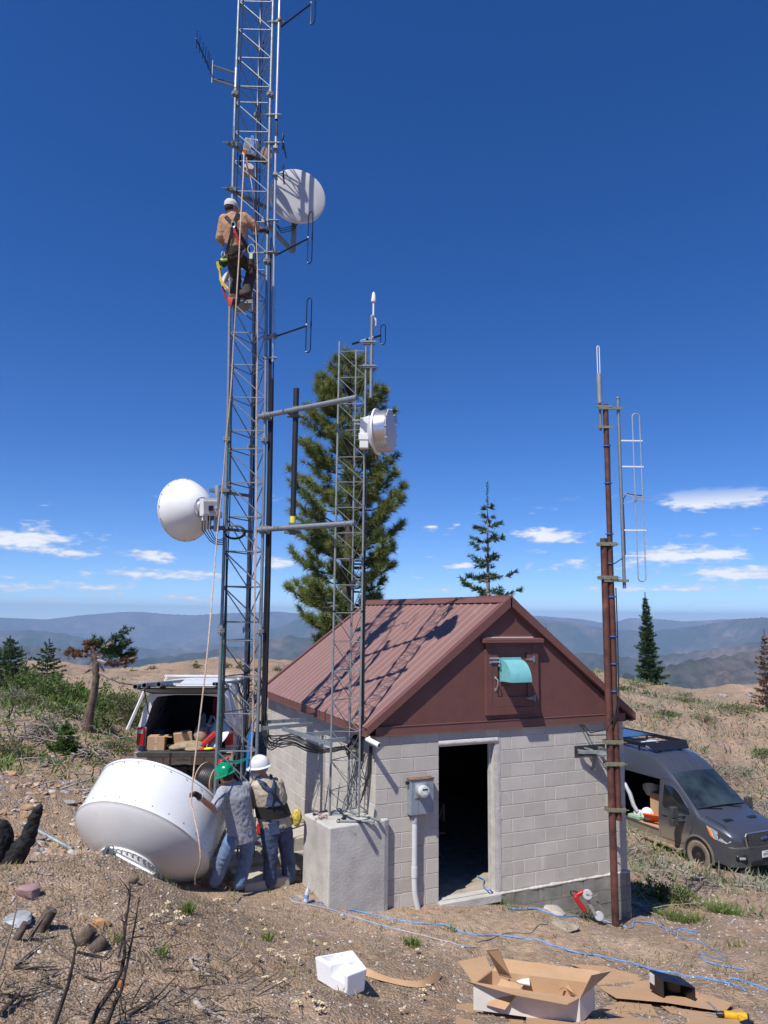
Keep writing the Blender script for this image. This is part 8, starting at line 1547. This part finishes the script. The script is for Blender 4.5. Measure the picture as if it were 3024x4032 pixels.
for o_ in (0, .028): m.tube(spline([R1(640+o_*100, 1470, 11.9), R1(655, 1600, 11.85), R2(690, 300, 11.7), R2(725, 700, 11.4), R2(741, 1000, 11.2), R2(740+o_*200, 1300, 11.0), R2(738+o_*200, 1890, 10.9), R3_(850+o_*150, 400, 10.8), R3_(846+o_*200, 1000, 10.8), R3_(842+o_*250, 1500, 10.7), R3_(835+o_*350, 1860, 10.6), JZ(10.45)(1035-o_*300, 300), JZ(10.4)(1015+o_*200, 700), JZ(10.35)(1005, 1010)], 4), .0075, 7)
m.tube([R1(643, 1500, 11.87), R1(653, 1600, 11.84)], .018, 8); tag(m.build('hoist_rope', rope_m), 'doubled tan rope hanging down the middle of the tall tower', 'rope')
m = MB(); m.tube([R1(612, 1400, 11.9), R1(640, 1405, 11.85), R1(625, 1450, 11.85), R1(608, 1440, 11.9)], .014, 6, closed=True); tag(m.build('carabiner', mat('orange_anodised', (.8, .2, .02), .35, .4)), 'orange carabiner joining the ropes to the blue strap', 'carabiner')
def hose(pts, r, label, m_=blue_rope, name='blue_hose', n=6):
    q = [onG(u, v)+Vector((0, 0, r*.8)) if len(p_) == 2 else None for p_ in pts for u, v in [p_[:2]]]; q = spline(q, n); m = MB(); q = [Vector((a.x, a.y, max(a.z, gz(a.x, a.y)+r*.6) if not (0 < a.x < 4.5 and a.y > -.1) else .03)) for a in q]; m.tube(q, r, 6); return tag(m.build(name, m_), label, 'hose')
F = lambda L_: [(1750+x/1.302, 3400+y/1.302) for x, y in L_]; G3 = lambda L_: [(900+x/1.659, 3450+y/1.659) for x, y in L_]
dp = [Az(1400+1325/2.765, 2800+1795/2.765, .03), Az(1400+1395/2.765, 2800+1830/2.765, .03), Az(1400+1390/2.765, 2800+1890/2.765, .03), Az(1400+1430/2.765, 2800+1945/2.765, .05), Vector(Az(1400+1480/2.765, 2800+1960/2.765, .05))]
q = [onG(*p)+Vector((0, 0, .01)) for p in F([(285, 200), (330, 232), (400, 240), (470, 236), (540, 258), (600, 275), (700, 275), (800, 290), (880, 318), (960, 332), (975, 302), (1060, 308), (1110, 325), (1150, 350)])]
m = MB(); m.tube(spline(dp+q, 6), .011, 7); tag(m.build('blue_hose', blue_rope), 'blue air hose running out of the doorway and along the foundation', 'hose')
hose(G3([(500, 150), (455, 135), (415, 140), (405, 155), (440, 172), (560, 195), (700, 230), (820, 268), (960, 312), (1100, 350), (1250, 385), (1400, 425), (1540, 462), (1615, 468)]), .007, 'thin tan and blue line looping across the dirt in front of the pedestal', mat('tan_blue_line', (.33, .32, .28), .7, 0, .3, 2, col2=(.12, .28, .55)))
hose(G3([(505, 150), (600, 175), (720, 205), (900, 245), (1000, 265), (1100, 288), (1200, 305), (1300, 315), (1420, 325), (1500, 355), (1659, 388)])[:-1]+F([(60, 345), (160, 370), (290, 372), (420, 390), (560, 425), (680, 460), (800, 478), (960, 515), (1080, 550), (1220, 578), (1400, 605), (1500, 632), (1540, 655)]), .009, 'long blue hose crossing the foreground from the bottle to the black box')
hose(F([(170, 410), (250, 385), (290, 368), (340, 358), (440, 360), (480, 320), (530, 315)]), .007, 'short dark section of hose crossing the long blue hose', mat('dark_hose', (.12, .13, .13), .6))
hose(F([(1150, 352), (1200, 335), (1270, 345), (1290, 362), (1220, 350), (1170, 358), (1200, 380), (1250, 395), (1340, 420), (1400, 455), (1440, 500)]), .007, 'blue hose coil and tail right of the building corner')
hose(F([(1540, 545), (1440, 530), (1340, 505), (1300, 480), (1330, 468), (1415, 498)]), .007, 'small blue hose loop on the right slope')
hose(F([(1490, 635), (1460, 605), (1500, 597), (1570, 620), (1659, 655)]), .009, 'blue hose leaving at the bottom right edge')
# ---------------------------------------------------------------- cartons and foam
def carton():
    P = lambda x, y, z: Az(1750+x/1.302, 3400+y/1.302, z)
    fc = onG(1750+700/1.302, 3400+815/1.302); g = fc.z+.02; hh = .20
    # bottom corners from the photographed top rim lowered by the box height
    top = g+hh; a = P(355, 540, top); b = P(100, 600, top); c_ = P(690, 690, top); d = P(735, 625, top)
    fl = P(150, 620, top); fr_ = P(692, 690, top); br = fr_+(P(770, 610, top)-fr_).normalized()*.32; w = br-fr_; bl = fl+w
    o = thing('cardboard_carton', 'long torn open white-printed cardboard carton with flaps spread, in the foreground', 'box', tuple((fl+br)/2-Vector((0, 0, hh))))
    wh = mat('white_printed_card', (.62, .60, .57), .8, 0, .05, 6); D_ = Vector((0, 0, -hh)); T = .005; m = MB()
    def wall(p, q, out, inn): # panel with a white outside and brown inside
        n = (q-p).cross(Vector((0, 0, 1))).normalized()
        m.mat(1).sheet([p+D_, q+D_, q, p][::-1], T); m.mat(0).sheet([x+n*.0 for x in [p+D_, q+D_, q, p]], T*.6)
    for p, q in ((fl, fr_), (fr_, br), (br, bl), (bl, fl)): wall(p, q, 0, 0)
    m.mat(1).sheet([fl+D_, bl+D_, br+D_, fr_+D_][::-1], T); m.build('carton_body', [wh, cardboard_in], o, smooth=0)
    def flap(pts, lb=None): m = MB(); m.sheet(pts, .005); m.build('flap', cardboard, o, smooth=0)
    flap([fl, fr_, P(630, 722, top+.02), P(360, 672, top+.02), P(95, 595, top+.03)]); flap([br, bl, bl+w.normalized()*.16+Vector((0, 0, .05)), br+w.normalized()*.16+Vector((0, 0, .04))])
    m = MB(); m.sheet([fr_, br, P(855, 548, top+.22), P(752, 570, top+.22)], .005); m.mat(0); m.build('raised_flap', mat('shaded_card', (.46, .36, .27), .85), o, smooth=0)
    flap([P(345, 590, top+.02), P(282, 575, top+.02), P(215, 445, top+.28), P(275, 438, top+.28)]); flap([P(290, 590, top+.02), P(405, 625, top+.03), P(310, 750, g+.06), P(212, 725, g+.06)]); flap([fl, bl, P(210, 475, top-.02), P(70, 505, top-.02)])
    flap([P(150, 545, top-.1), P(250, 530, top-.1), P(240, 570, top-.12), P(170, 580, top-.1)])
    m = MB(); m.sheet([P(362, 598, top-.06), P(435, 588, top-.02), P(438, 622, top-.02), P(385, 612, top-.06)], .01); m.build('foam_scrap', mat('foam_white', (.78, .79, .80), .7), o, smooth=0); m = MB(); m.sheet([P(605, 625, top-.06), P(635, 612, top-.02), P(680, 680, top-.06), P(650, 672, top-.1)], .005); m.sheet([P(575, 655, top-.06), P(605, 630, top-.04), P(620, 640, top-.06)], .005); m.build('inner_flap', cardboard, o, smooth=0)
    # print
    u = (fr_-fl).normalized(); upv = Vector((0, 0, 1)); n = u.cross(upv)
    def txt(s_, size, org, xd, yd, nn): text_mesh(s_, size, Matrix(((xd.x, yd.x, nn.x, org.x), (xd.y, yd.y, nn.y, org.y), (xd.z, yd.z, nn.z, org.z), (0, 0, 0, 1))), ink, o)
    txt('er Class RF Shielding', .038, fr_-u*.26+Vector((0, 0, -.10))+n*.007, -u, -upv, n); wu = w.normalized(); n2 = wu.cross(upv)
    txt('RF Armor', .042, fr_+wu*.11+Vector((0, 0, -.12))+n2*.007, wu, upv, n2) if False else txt('RF Armor', .040, fr_+wu*.13+Vector((0, 0, -.11))+n2*.008, -upv, wu, n2)
    txt('www.rfarmor.com', .014, fr_+wu*.09+Vector((0, 0, -.11))+n2*.008, -upv, wu, n2)
    return o
carton()
def flat_card(pts, label, lift=.012, name='cardboard_sheet'):
    q = [onG(*p) for p in F(pts)]; c = sum(q, Vector())/len(q); a = np.array([[p.x-c.x, p.y-c.y, 1] for p in q]); s_ = np.linalg.lstsq(a, np.array([p.z for p in q]), rcond=None)[0]
    q = [Vector((p.x, p.y, s_[0]*(p.x-c.x)+s_[1]*(p.y-c.y)+s_[2]+lift)) for p in q]; m = MB(); n = (q[1]-q[0]).cross(q[2]-q[0]); m.sheet(q if n.z > 0 else q[::-1], .005); return tag(m.build(name, cardboard, smooth=0), label, 'cardboard', 'flattened cardboard')
flat_card([(640, 522), (820, 560), (1120, 600), (1300, 680), (1480, 745), (1440, 790), (1130, 745), (880, 715), (810, 650), (700, 570)], 'large flattened cardboard sheet under the black open box', .035)
flat_card([(60, 730), (240, 735), (395, 745), (410, 860), (55, 860)], 'flat cardboard sheet at the bottom below the torn carton', .02)
flat_card([(420, 795), (660, 800), (900, 730), (1060, 735), (1130, 860), (420, 860)], 'cardboard panel at the bottom under the end of the carton', .022)
flat_card([(1110, 750), (1400, 790), (1520, 745), (1570, 820), (1480, 870), (1250, 830)], 'narrow cardboard piece under the drill at the bottom right', .02)
def black_box():
    P = lambda x, y, z: Az(1750+x/1.302, 3400+y/1.302, z); b0 = onG(1750+1125/1.302, 3400+700/1.302); g = b0.z+.045
    o = thing('black_open_box', 'black open-fronted box with a white sticker lying on the flattened cardboard', 'box', tuple(b0)); a = P(1125, 700, g); b = P(1290, 740, g); hh = .17; u = (b-a); dd = P(1070, 655, g)-a; d2 = dd.normalized()*.22; m = MB(); U = Vector((0, 0, hh)); bm_ = mat('glossy_black_box', (.012, .012, .014), .28, 0, .3, 9)
    q = [a, b, b+d2, a+d2]
    for pts in ([q[0], q[3], q[3]+U, q[0]+U], [q[1], q[1]+U, q[2]+U, q[2]], [q[3], q[2], q[2]+U, q[3]+U], [q[0]+U, q[1]+U, q[2]+U, q[3]+U], [q[0], q[1], q[2], q[3]]): m.sheet(pts, .006)
    m.build('casing', bm_, o, smooth=0)
    m = MB(); e = u.normalized()*.02; n_ = -d2.normalized()*.03; m.sheet([a+e+Vector((0, 0, .003)), b-e+Vector((0, 0, .003)), b-e+n_, a+e+n_], .003); m.build('lip', mat('grey_lip', (.25, .27, .3), .4, .4), o, smooth=0)
    m = MB(); sn = (q[3]-q[0]).normalized(); m.sheet([q[0]+sn*.14+Vector((0, 0, .07)), q[0]+sn*.21+Vector((0, 0, .07)), q[0]+sn*.21+Vector((0, 0, .16)), q[0]+sn*.14+Vector((0, 0, .16))][::-1], .008); m.build('sticker', mat('white_sticker', (.6, .6, .6), .6), o, smooth=0)
black_box()
def foam():
    P = lambda x, y, z: Az(900+x/1.659, 3450+y/1.659, z); b0 = onG(900+800/1.659, 3450+725/1.659); g = b0.z; t = thing('foam_block', 'white moulded foam packing block in the middle foreground', 'foam', tuple(b0)); fm = mat('expanded_foam', (.80, .81, .84), .75, 0, .015, 30, .12, 160); H = .20; T = g+H
    c = [P(562, 525, T), P(775, 650, T), P(905, 600, T), P(810, 480, T), P(575, 505, T)]; f0, f1, f2, f3 = c[0], c[1], c[2], c[3]; d = Vector((0, 0, -H)); m = MB(); cen = (f0+f1+f2+f3)/4
    bot = [cen+(p-cen)*.90+d for p in (f0, f1, f2, f3)]; top = [f0, f1, f2, f3]; m.add(bot+top, [(0, 3, 2, 1), (0, 1, 5, 4), (1, 2, 6, 5), (2, 3, 7, 6), (3, 0, 4, 7), (4, 5, 6, 7)]); o = m.build('moulding', fm, t, smooth=0, bevel=.012)
    # recesses cut with real boolean solids
    def cut(corners, dep, nm):
        k = MB(); q = [Vector(p)+Vector((0, 0, .05)) for p in corners]; k.add([p+Vector((0, 0, -.05-dep)) for p in q]+q, [(0, 3, 2, 1), (0, 1, 5, 4), (1, 2, 6, 5), (2, 3, 7, 6), (3, 0, 4, 7), (4, 5, 6, 7)]); return k
    L_ = lambda s_, r_: f0.lerp(f1, s_).lerp(f3.lerp(f2, s_), r_)
    cm = MB()
    for (s0, s1, r0, r1, dp_) in ((.06, .42, .10, .50, .10), (.50, .90, -.1, .45, .09), (.10, .45, .58, .70, .06), (.55, .9, .55, .88, .05)):
        k = cut([L_(s0, r0), L_(s1, r0), L_(s1, r1), L_(s0, r1)], dp_, ''); n = len(cm.v); cm.v += k.v; cm.f += [tuple(i+n for i in f) for f in k.f]; cm.m += k.m
    co = cm.build('cutter', fm, None, smooth=0); bo = o.modifiers.new('cut', 'BOOLEAN'); bo.object = co; bo.solver = 'EXACT'; dg = bpy.context.evaluated_depsgraph_get(); me = bpy.data.meshes.new_from_object(o.evaluated_get(dg)); o.modifiers.clear(); o.data = me; bpy.data.objects.remove(co)
    return t
foam()
m = MB(); Pq = lambda x, y, up: onG(900+x/1.659, 3450+y/1.659)+Vector((0, 0, up)); a = [(885, 655), (970, 682), (1060, 705), (1150, 725), (1230, 735), (1290, 730), (1340, 705), (1378, 680)]; up_ = [.06, .04, .03, .03, .035, .05, .07, .09]; lo_ = [Pq(x, y, .0) for x, y in a]; vs = []
for p, u_ in zip(lo_, up_): vs += [p+Vector((0, 0, .01)), p+Vector(FH*.07)+Vector((0, 0, u_)), p+Vector(FH*.075)+Vector((0, 0, u_-.006)), p+Vector(FH*.006)+Vector((0, 0, .004))]
m.add(vs, [(i*4+j, i*4+(j+1) % 4, i*4+4+(j+1) % 4, i*4+4+j) for i in range(7) for j in range(4)]); tag(m.build('cardboard_strip', cardboard, smooth=50), 'curved strip of cardboard beside the white foam block', 'cardboard')
# ---------------------------------------------------------------- tools and small things
def saw():
    P = lambda x, y, D: A(1900+x/2.6017, 2800+y/2.6017, D); D = depth((3.35, -.25, -.5)); t = thing('portable_bandsaw', 'red and grey portable band saw leaning on the foundation beside the pipe mast', 'power tool', tuple(P(1100, 2060, D))); rd = mat('tool_red', (.42, .02, .02), .4, 0, .1, 8); gy = mat('tool_grey', (.42, .42, .43), .4, .3, .1, 8)
    R = lambda a: Matrix((camdir(math.cos(a), math.sin(a), 0), camdir(-math.sin(a), math.cos(a), 0), camdir(0, 0, 1))).transposed()
    m = MB(); m.bar(P(940, 1890, D), P(1050, 2050, D-.02), .07, .07, camdir(0, 0, 1)); m.bar(P(940, 1900, D), P(1030, 1850, D), .06, .06, camdir(0, 0, 1)); m.build('motor_housing', rd, t, bevel=.015)
    m = MB(); m.cyl(P(1075, 1880, D+.03), P(1075, 1880, D-.05), .075, n=28); m.bar(P(1075, 1880, D), P(1190, 2080, D), .06, .13, camdir(0, 0, 1)) if False else None; m.cyl(P(1195, 2100, D+.02), P(1195, 2100, D-.06), .07, n=28); m.bar(P(1060, 1900, D), P(1165, 2110, D), .05, .10, camdir(0, 0, 1)); m.build('blade_housing', gy, t, bevel=.01)
    m = MB(); m.bar(P(1130, 1870, D-.01), P(1235, 2045, D-.01), .03, .012, camdir(0, 0, 1)); m.tube([P(1130, 1905, D-.05), P(1180, 1875, D-.08)], .008, 6); m.build('blade_guard', galv_dull, t)
    m = MB(); m.tube(spline([P(930, 1900, D), P(900, 1860, D+.02), P(920, 1840, D), P(960, 1850, D), P(985, 1880, D)], 5), .009, 6); m.tube(spline([P(1060, 2060, D), P(1110, 2120, D-.05), P(1200, 2160, D-.05), P(1330, 2180, D-.15), P(1440, 2210, D-.3)], 5), .008, 6); m.build('cord', rubber, t)
    m = MB(); m.box(P(1085, 1870, D-.07), (.10, .03, .004), R(-.6)); m.build('decal', mat('white_decal', (.6, .55, .55), .5), t, smooth=0)
saw()
def drill():
    q = onG(1750+1490/1.302, 3400+812/1.302)+Vector((0, 0, .05)); t = thing('cordless_drill', 'yellow and black cordless drill lying on cardboard at the bottom right', 'power tool', tuple(q)); d = Vector(RH*.95-FH*.2).normalized(); s_ = Vector(FH*.9+RH*.2).normalized()
    m = MB(); m.tube([q-d*.09, q+d*.10], [.033, .036], 16); m.bar(q+d*.03, q+d*.05-s_*.13, .045, .05); m.build('body', mat('tool_yellow', (.62, .36, .01), .5), t, bevel=.006); m = MB(); m.tube([q-d*.09, q-d*.12, q-d*.155], [.027, .026, .015], 14); m.box(q+d*.06-s_*.16, (.11, .06, .08)); m.cyl(q+d*.10, q+d*.115, .03); m.build('chuck_and_battery', blackp, t, bevel=.006); m = MB(); m.tube([q-d*.15, q-d*.25], .004, 6); m.build('bit', alu, t)
drill()
def pliers():
    q0 = onG(1750+1350/1.302, 3400+745/1.302)+Vector((0, 0, .06)); q1 = onG(1750+1395/1.302, 3400+785/1.302)+Vector((0, 0, .06)); m = MB(); n = Vector(RH*.012); m.tube([q0-n, q0.lerp(q1, .5), q1-n*.4], [.006, .007, .008], 6); m.tube([q0+n, q0.lerp(q1, .5)+n*.2, q1+n*.6], [.006, .007, .008], 6); tag(m.build('pliers', galv_dull), 'small steel pliers lying on the flattened cardboard', 'pliers'); a = onG(1750+1335/1.302, 3400+788/1.302)+Vector((0, 0, .04)); b = onG(1750+1470/1.302, 3400+815/1.302)+Vector((0, 0, .04)); m = MB(); m.tube([a, a.lerp(b, .6), b], [.003, .003, .008], 6); tag(m.build('screwdriver', galv_dull), 'thin screwdriver lying left of the drill', 'screwdriver')
pliers()
def bottle(p, d, label, h=.2, r=.032):
    t = MB(); M = MX(p, d); t.lathe([(0, 0), (r, .005), (r, .12), (r*.8, .15), (r*.4, .18), (r*.4, .2), (0, .2)], M, 18); t.mat(1).lathe([(r*1.02, .05), (r*1.02, .10)], M, 18); tag(t.build('water_bottle', [mat('clear_plastic', (.55, .62, .68), .08, 0, .1, 30, coat=1), mat('blue_label', (.15, .3, .6), .5)]), label, 'bottle', 'water bottles')
q = onG(1204, 3555); bottle(q+Vector((0, 0, .01)), (.1, -.1, 1), 'clear water bottle standing by the hose in front of the pedestal'); q = onG(250+628/1.659, 2900+905/1.659); bottle(q+Vector((0, 0, .03)), (1, .2, .1), 'clear crushed bottle lying on the crest under the big dish')
# on the pedestal: gloves and spanners
P = lambda x, y, z=1.27: Az(950+x/2.552, 2700+y/2.552, z)
m = MB(); rr = random.Random(2)
for k in range(9): m.ell(P(745+rr.uniform(0, 110), 1300+rr.uniform(-20, 25), 1.275), (rr.uniform(.02, .045), rr.uniform(.015, .03), .018), nu=10, nv=6)
m.tube([P(750, 1330), P(752, 1375, 1.22)], .018, 8); o = m.build('work_gloves', mat('pinkish_gloves', (.33, .25, .24), .9, 0, .25, 20)); cloth_mods(o, .02, .03, vox=.008); tag(o, 'crumpled pinkish work gloves on the left of the pedestal top', 'gloves')
for i, (a, b, r, m_, nm, lb) in enumerate((((975, 1360), (1320, 1362), .016, galv_dull, 'torque_wrench', 'long wrench lying along the front of the pedestal top'), ((730, 1290), (850, 1255), .012, blackp, 'spanner', 'dark spanner at the rear left of the pedestal top'), ((1225, 1305), (1380, 1350), .014, galv_dull, 'spanner', 'steel spanner at the right end of the pedestal top'), ((985, 1245), (1040, 1255), .018, galv, 'turnbuckle', 'short steel turnbuckle between the small tower legs'), ((1090, 1265), (1170, 1305), .012, galv_dull, 'shackle', 'steel shackle beside the right leg of the small tower'), ((905, 1280), (990, 1275), .022, galv, 'socket_set', 'shiny sockets beside the left leg of the small tower'))):
    m = MB(); p0, p1 = P(*a), P(*b); m.tube([p0, p1], r, 8); m.ell(p1, (r*2.2, r*2.2, r*1.2)); m.ell(p0, (r*1.9, r*1.9, r*1.2)); tag(m.build(nm, m_), lb, 'tool', 'tools on the pedestal')
m = MB(); m.ell(P(1035, 1330), (.03, .02, .03)); m.tube([P(1010, 1335), P(1045, 1305, 1.33)], .013, 8); m.ell(P(980, 1358), (.03,)*3, nu=10, nv=8); tag(m.build('ratchet_head', rubber), 'black ratchet knob at the left end of the long wrench', 'tool')
# concrete pads, cable drum, blue ladder, buckets behind the men
for (x0, y0, x1, y1, h, rz, lb, nm) in ((-1.15, 1.4, -.10, 2.5, .42, 0, 'pale concrete pad beside the left wall behind the bearded man', 'concrete_pad'), (-1.72, .55, -1.05, 1.25, .12, .1, 'low flat concrete step between the two men', 'concrete_step'), (-2.35, 1.15, -1.20, 2.3, .10, 0, 'square concrete footing under the tall tower', 'concrete_footing')):
    c = ((x0+x1)/2, (y0+y1)/2); g = gz(*c); m = MB(); m.box((c[0], c[1], g-.2+h/2), (x1-x0, y1-y0, .4+h), Matrix.Rotation(rz, 3, 'Z')); tag(m.build(nm, mat('pale_concrete', (.42, .38, .32), .9, 0, .1, 4, .3, 30), smooth=0, bevel=.02), lb, 'concrete')
m = MB(); m.box((-.6, 1.35, gz(-.6, 1.3)+.12), (1.1, .10, .26)); tag(m.build('concrete_kerb', mat('kerb_concrete', (.34, .33, .3), .9), smooth=0, bevel=.02), 'concrete kerb block between the men and the left wall', 'concrete')
def drum():
    c = A(500+700*sb, 2600+975*sb, 11.9); ax = camdir(.82, .05, -.45); M = MX(c, ax); t = thing('cable_drum', 'wooden drum of black cable behind the green hard hat', 'cable drum', tuple(c)); wd = mat('drum_plywood', (.48, .33, .19), .8, 0, .1, 6)
    for h in (-.16, .16): m = MB(); m.lathe([(.05, h-.008), (.26, h-.008), (.26, h+.008), (.05, h+.008)], M, 36); m.build('flange', wd, t)
    m = MB(); m.lathe([(.1, -.15)]+[(.20+.006*(i % 2), -.15+.3*i/16) for i in range(17)]+[(.1, .15)], M, 32); m.build('cable_winding', rubber, t)
    m = MB(); m.lathe([(.19, .17), (.2, .17)], M, 24); m.tube([M @ Vector((.19*math.cos(a), .19*math.sin(a), .172)) for a in np.linspace(0, 6.28, 24, endpoint=False)], .006, 5, closed=True); m.build('label_ring', blackp, t)
drum()
P = JZ(11.9); m = MB(); a, b = P(1015, 590), P(950, 930); m.bar(a, b, .10, .03, FH); m.bar(P(1030, 520, .1), P(985, 720, .1), .06, .03, FH); tag(m.build('step_ladder_rail', mat('blue_fibreglass', (.03, .2, .62), .5), smooth=0, bevel=.006), 'blue ladder rail leaning inside the tall tower behind the white hard hat', 'ladder')
m = MB(); m.tube([P(770, 830, .6), P(830, 795, .6)], [.05, .03], 12); m.tube([P(760, 840, .6), P(772, 828, .6)], .07, 12); tag(m.build('red_funnel', mat('tool_red', (.42, .02, .02))), 'red plastic spout showing just above the green hard hat', 'funnel')
P = JZ(10.6)
for i, (x, y, d_, m_, lb) in enumerate(((1085, 1370, (.09, .07, .16), mat('red_can', (.5, .03, .03), .4), 'red can between the two men'), (1090, 1410, (.08, .06, .08), mat('orange_can', (.6, .22, .03), .5), 'orange tin between the two men under the red can'), (1050, 1230, (.05, .05, .18), white, 'white bottle between the two men at waist height'))):
    m = MB(); m.box(P(x, y), d_, Matrix.Rotation(-YAW, 3, 'Z')); tag(m.build(['red_can', 'orange_tin', 'white_bottle'][i], m_, bevel=.015), lb, 'container')
def bench():
    P = JZ(10.75); z = P(1060, 1470).z; g = gz(*P(1060, 1470).xy); c = P(1040, 1470); t = thing('work_stand', 'grey metal work stand behind the two men holding small cans', 'stand', (c.x, c.y, g)); m = MB(); m.box((c.x, c.y, z), (.5, .3, .03), Matrix.Rotation(-YAW, 3, 'Z')); m.build('top', galv_dull, t, smooth=0)
    for sx in (-.22, .22):
        for sy in (-.12, .12): m = MB(); o_ = Vector(RH*sx+FH*sy); m.tube([(c.x+o_.x, c.y+o_.y, g-.02), (c.x+o_.x, c.y+o_.y, z)], .015, 8); m.build('leg', galv_dull, t)
bench()
m = MB(); P = A(145, 3300, 9.6); a = onG(250/1.843, 3000+505/1.843)+Vector((0, 0, .03)); b = onG(520/1.843, 3000+640/1.843)+Vector((0, 0, .01)); m.tube([a+(a-b)*.3, a, b], .032, 12); tag(m.build('steel_pipe', galv_dull), 'grey pipe lying on the slope behind the charred stump', 'pipe')
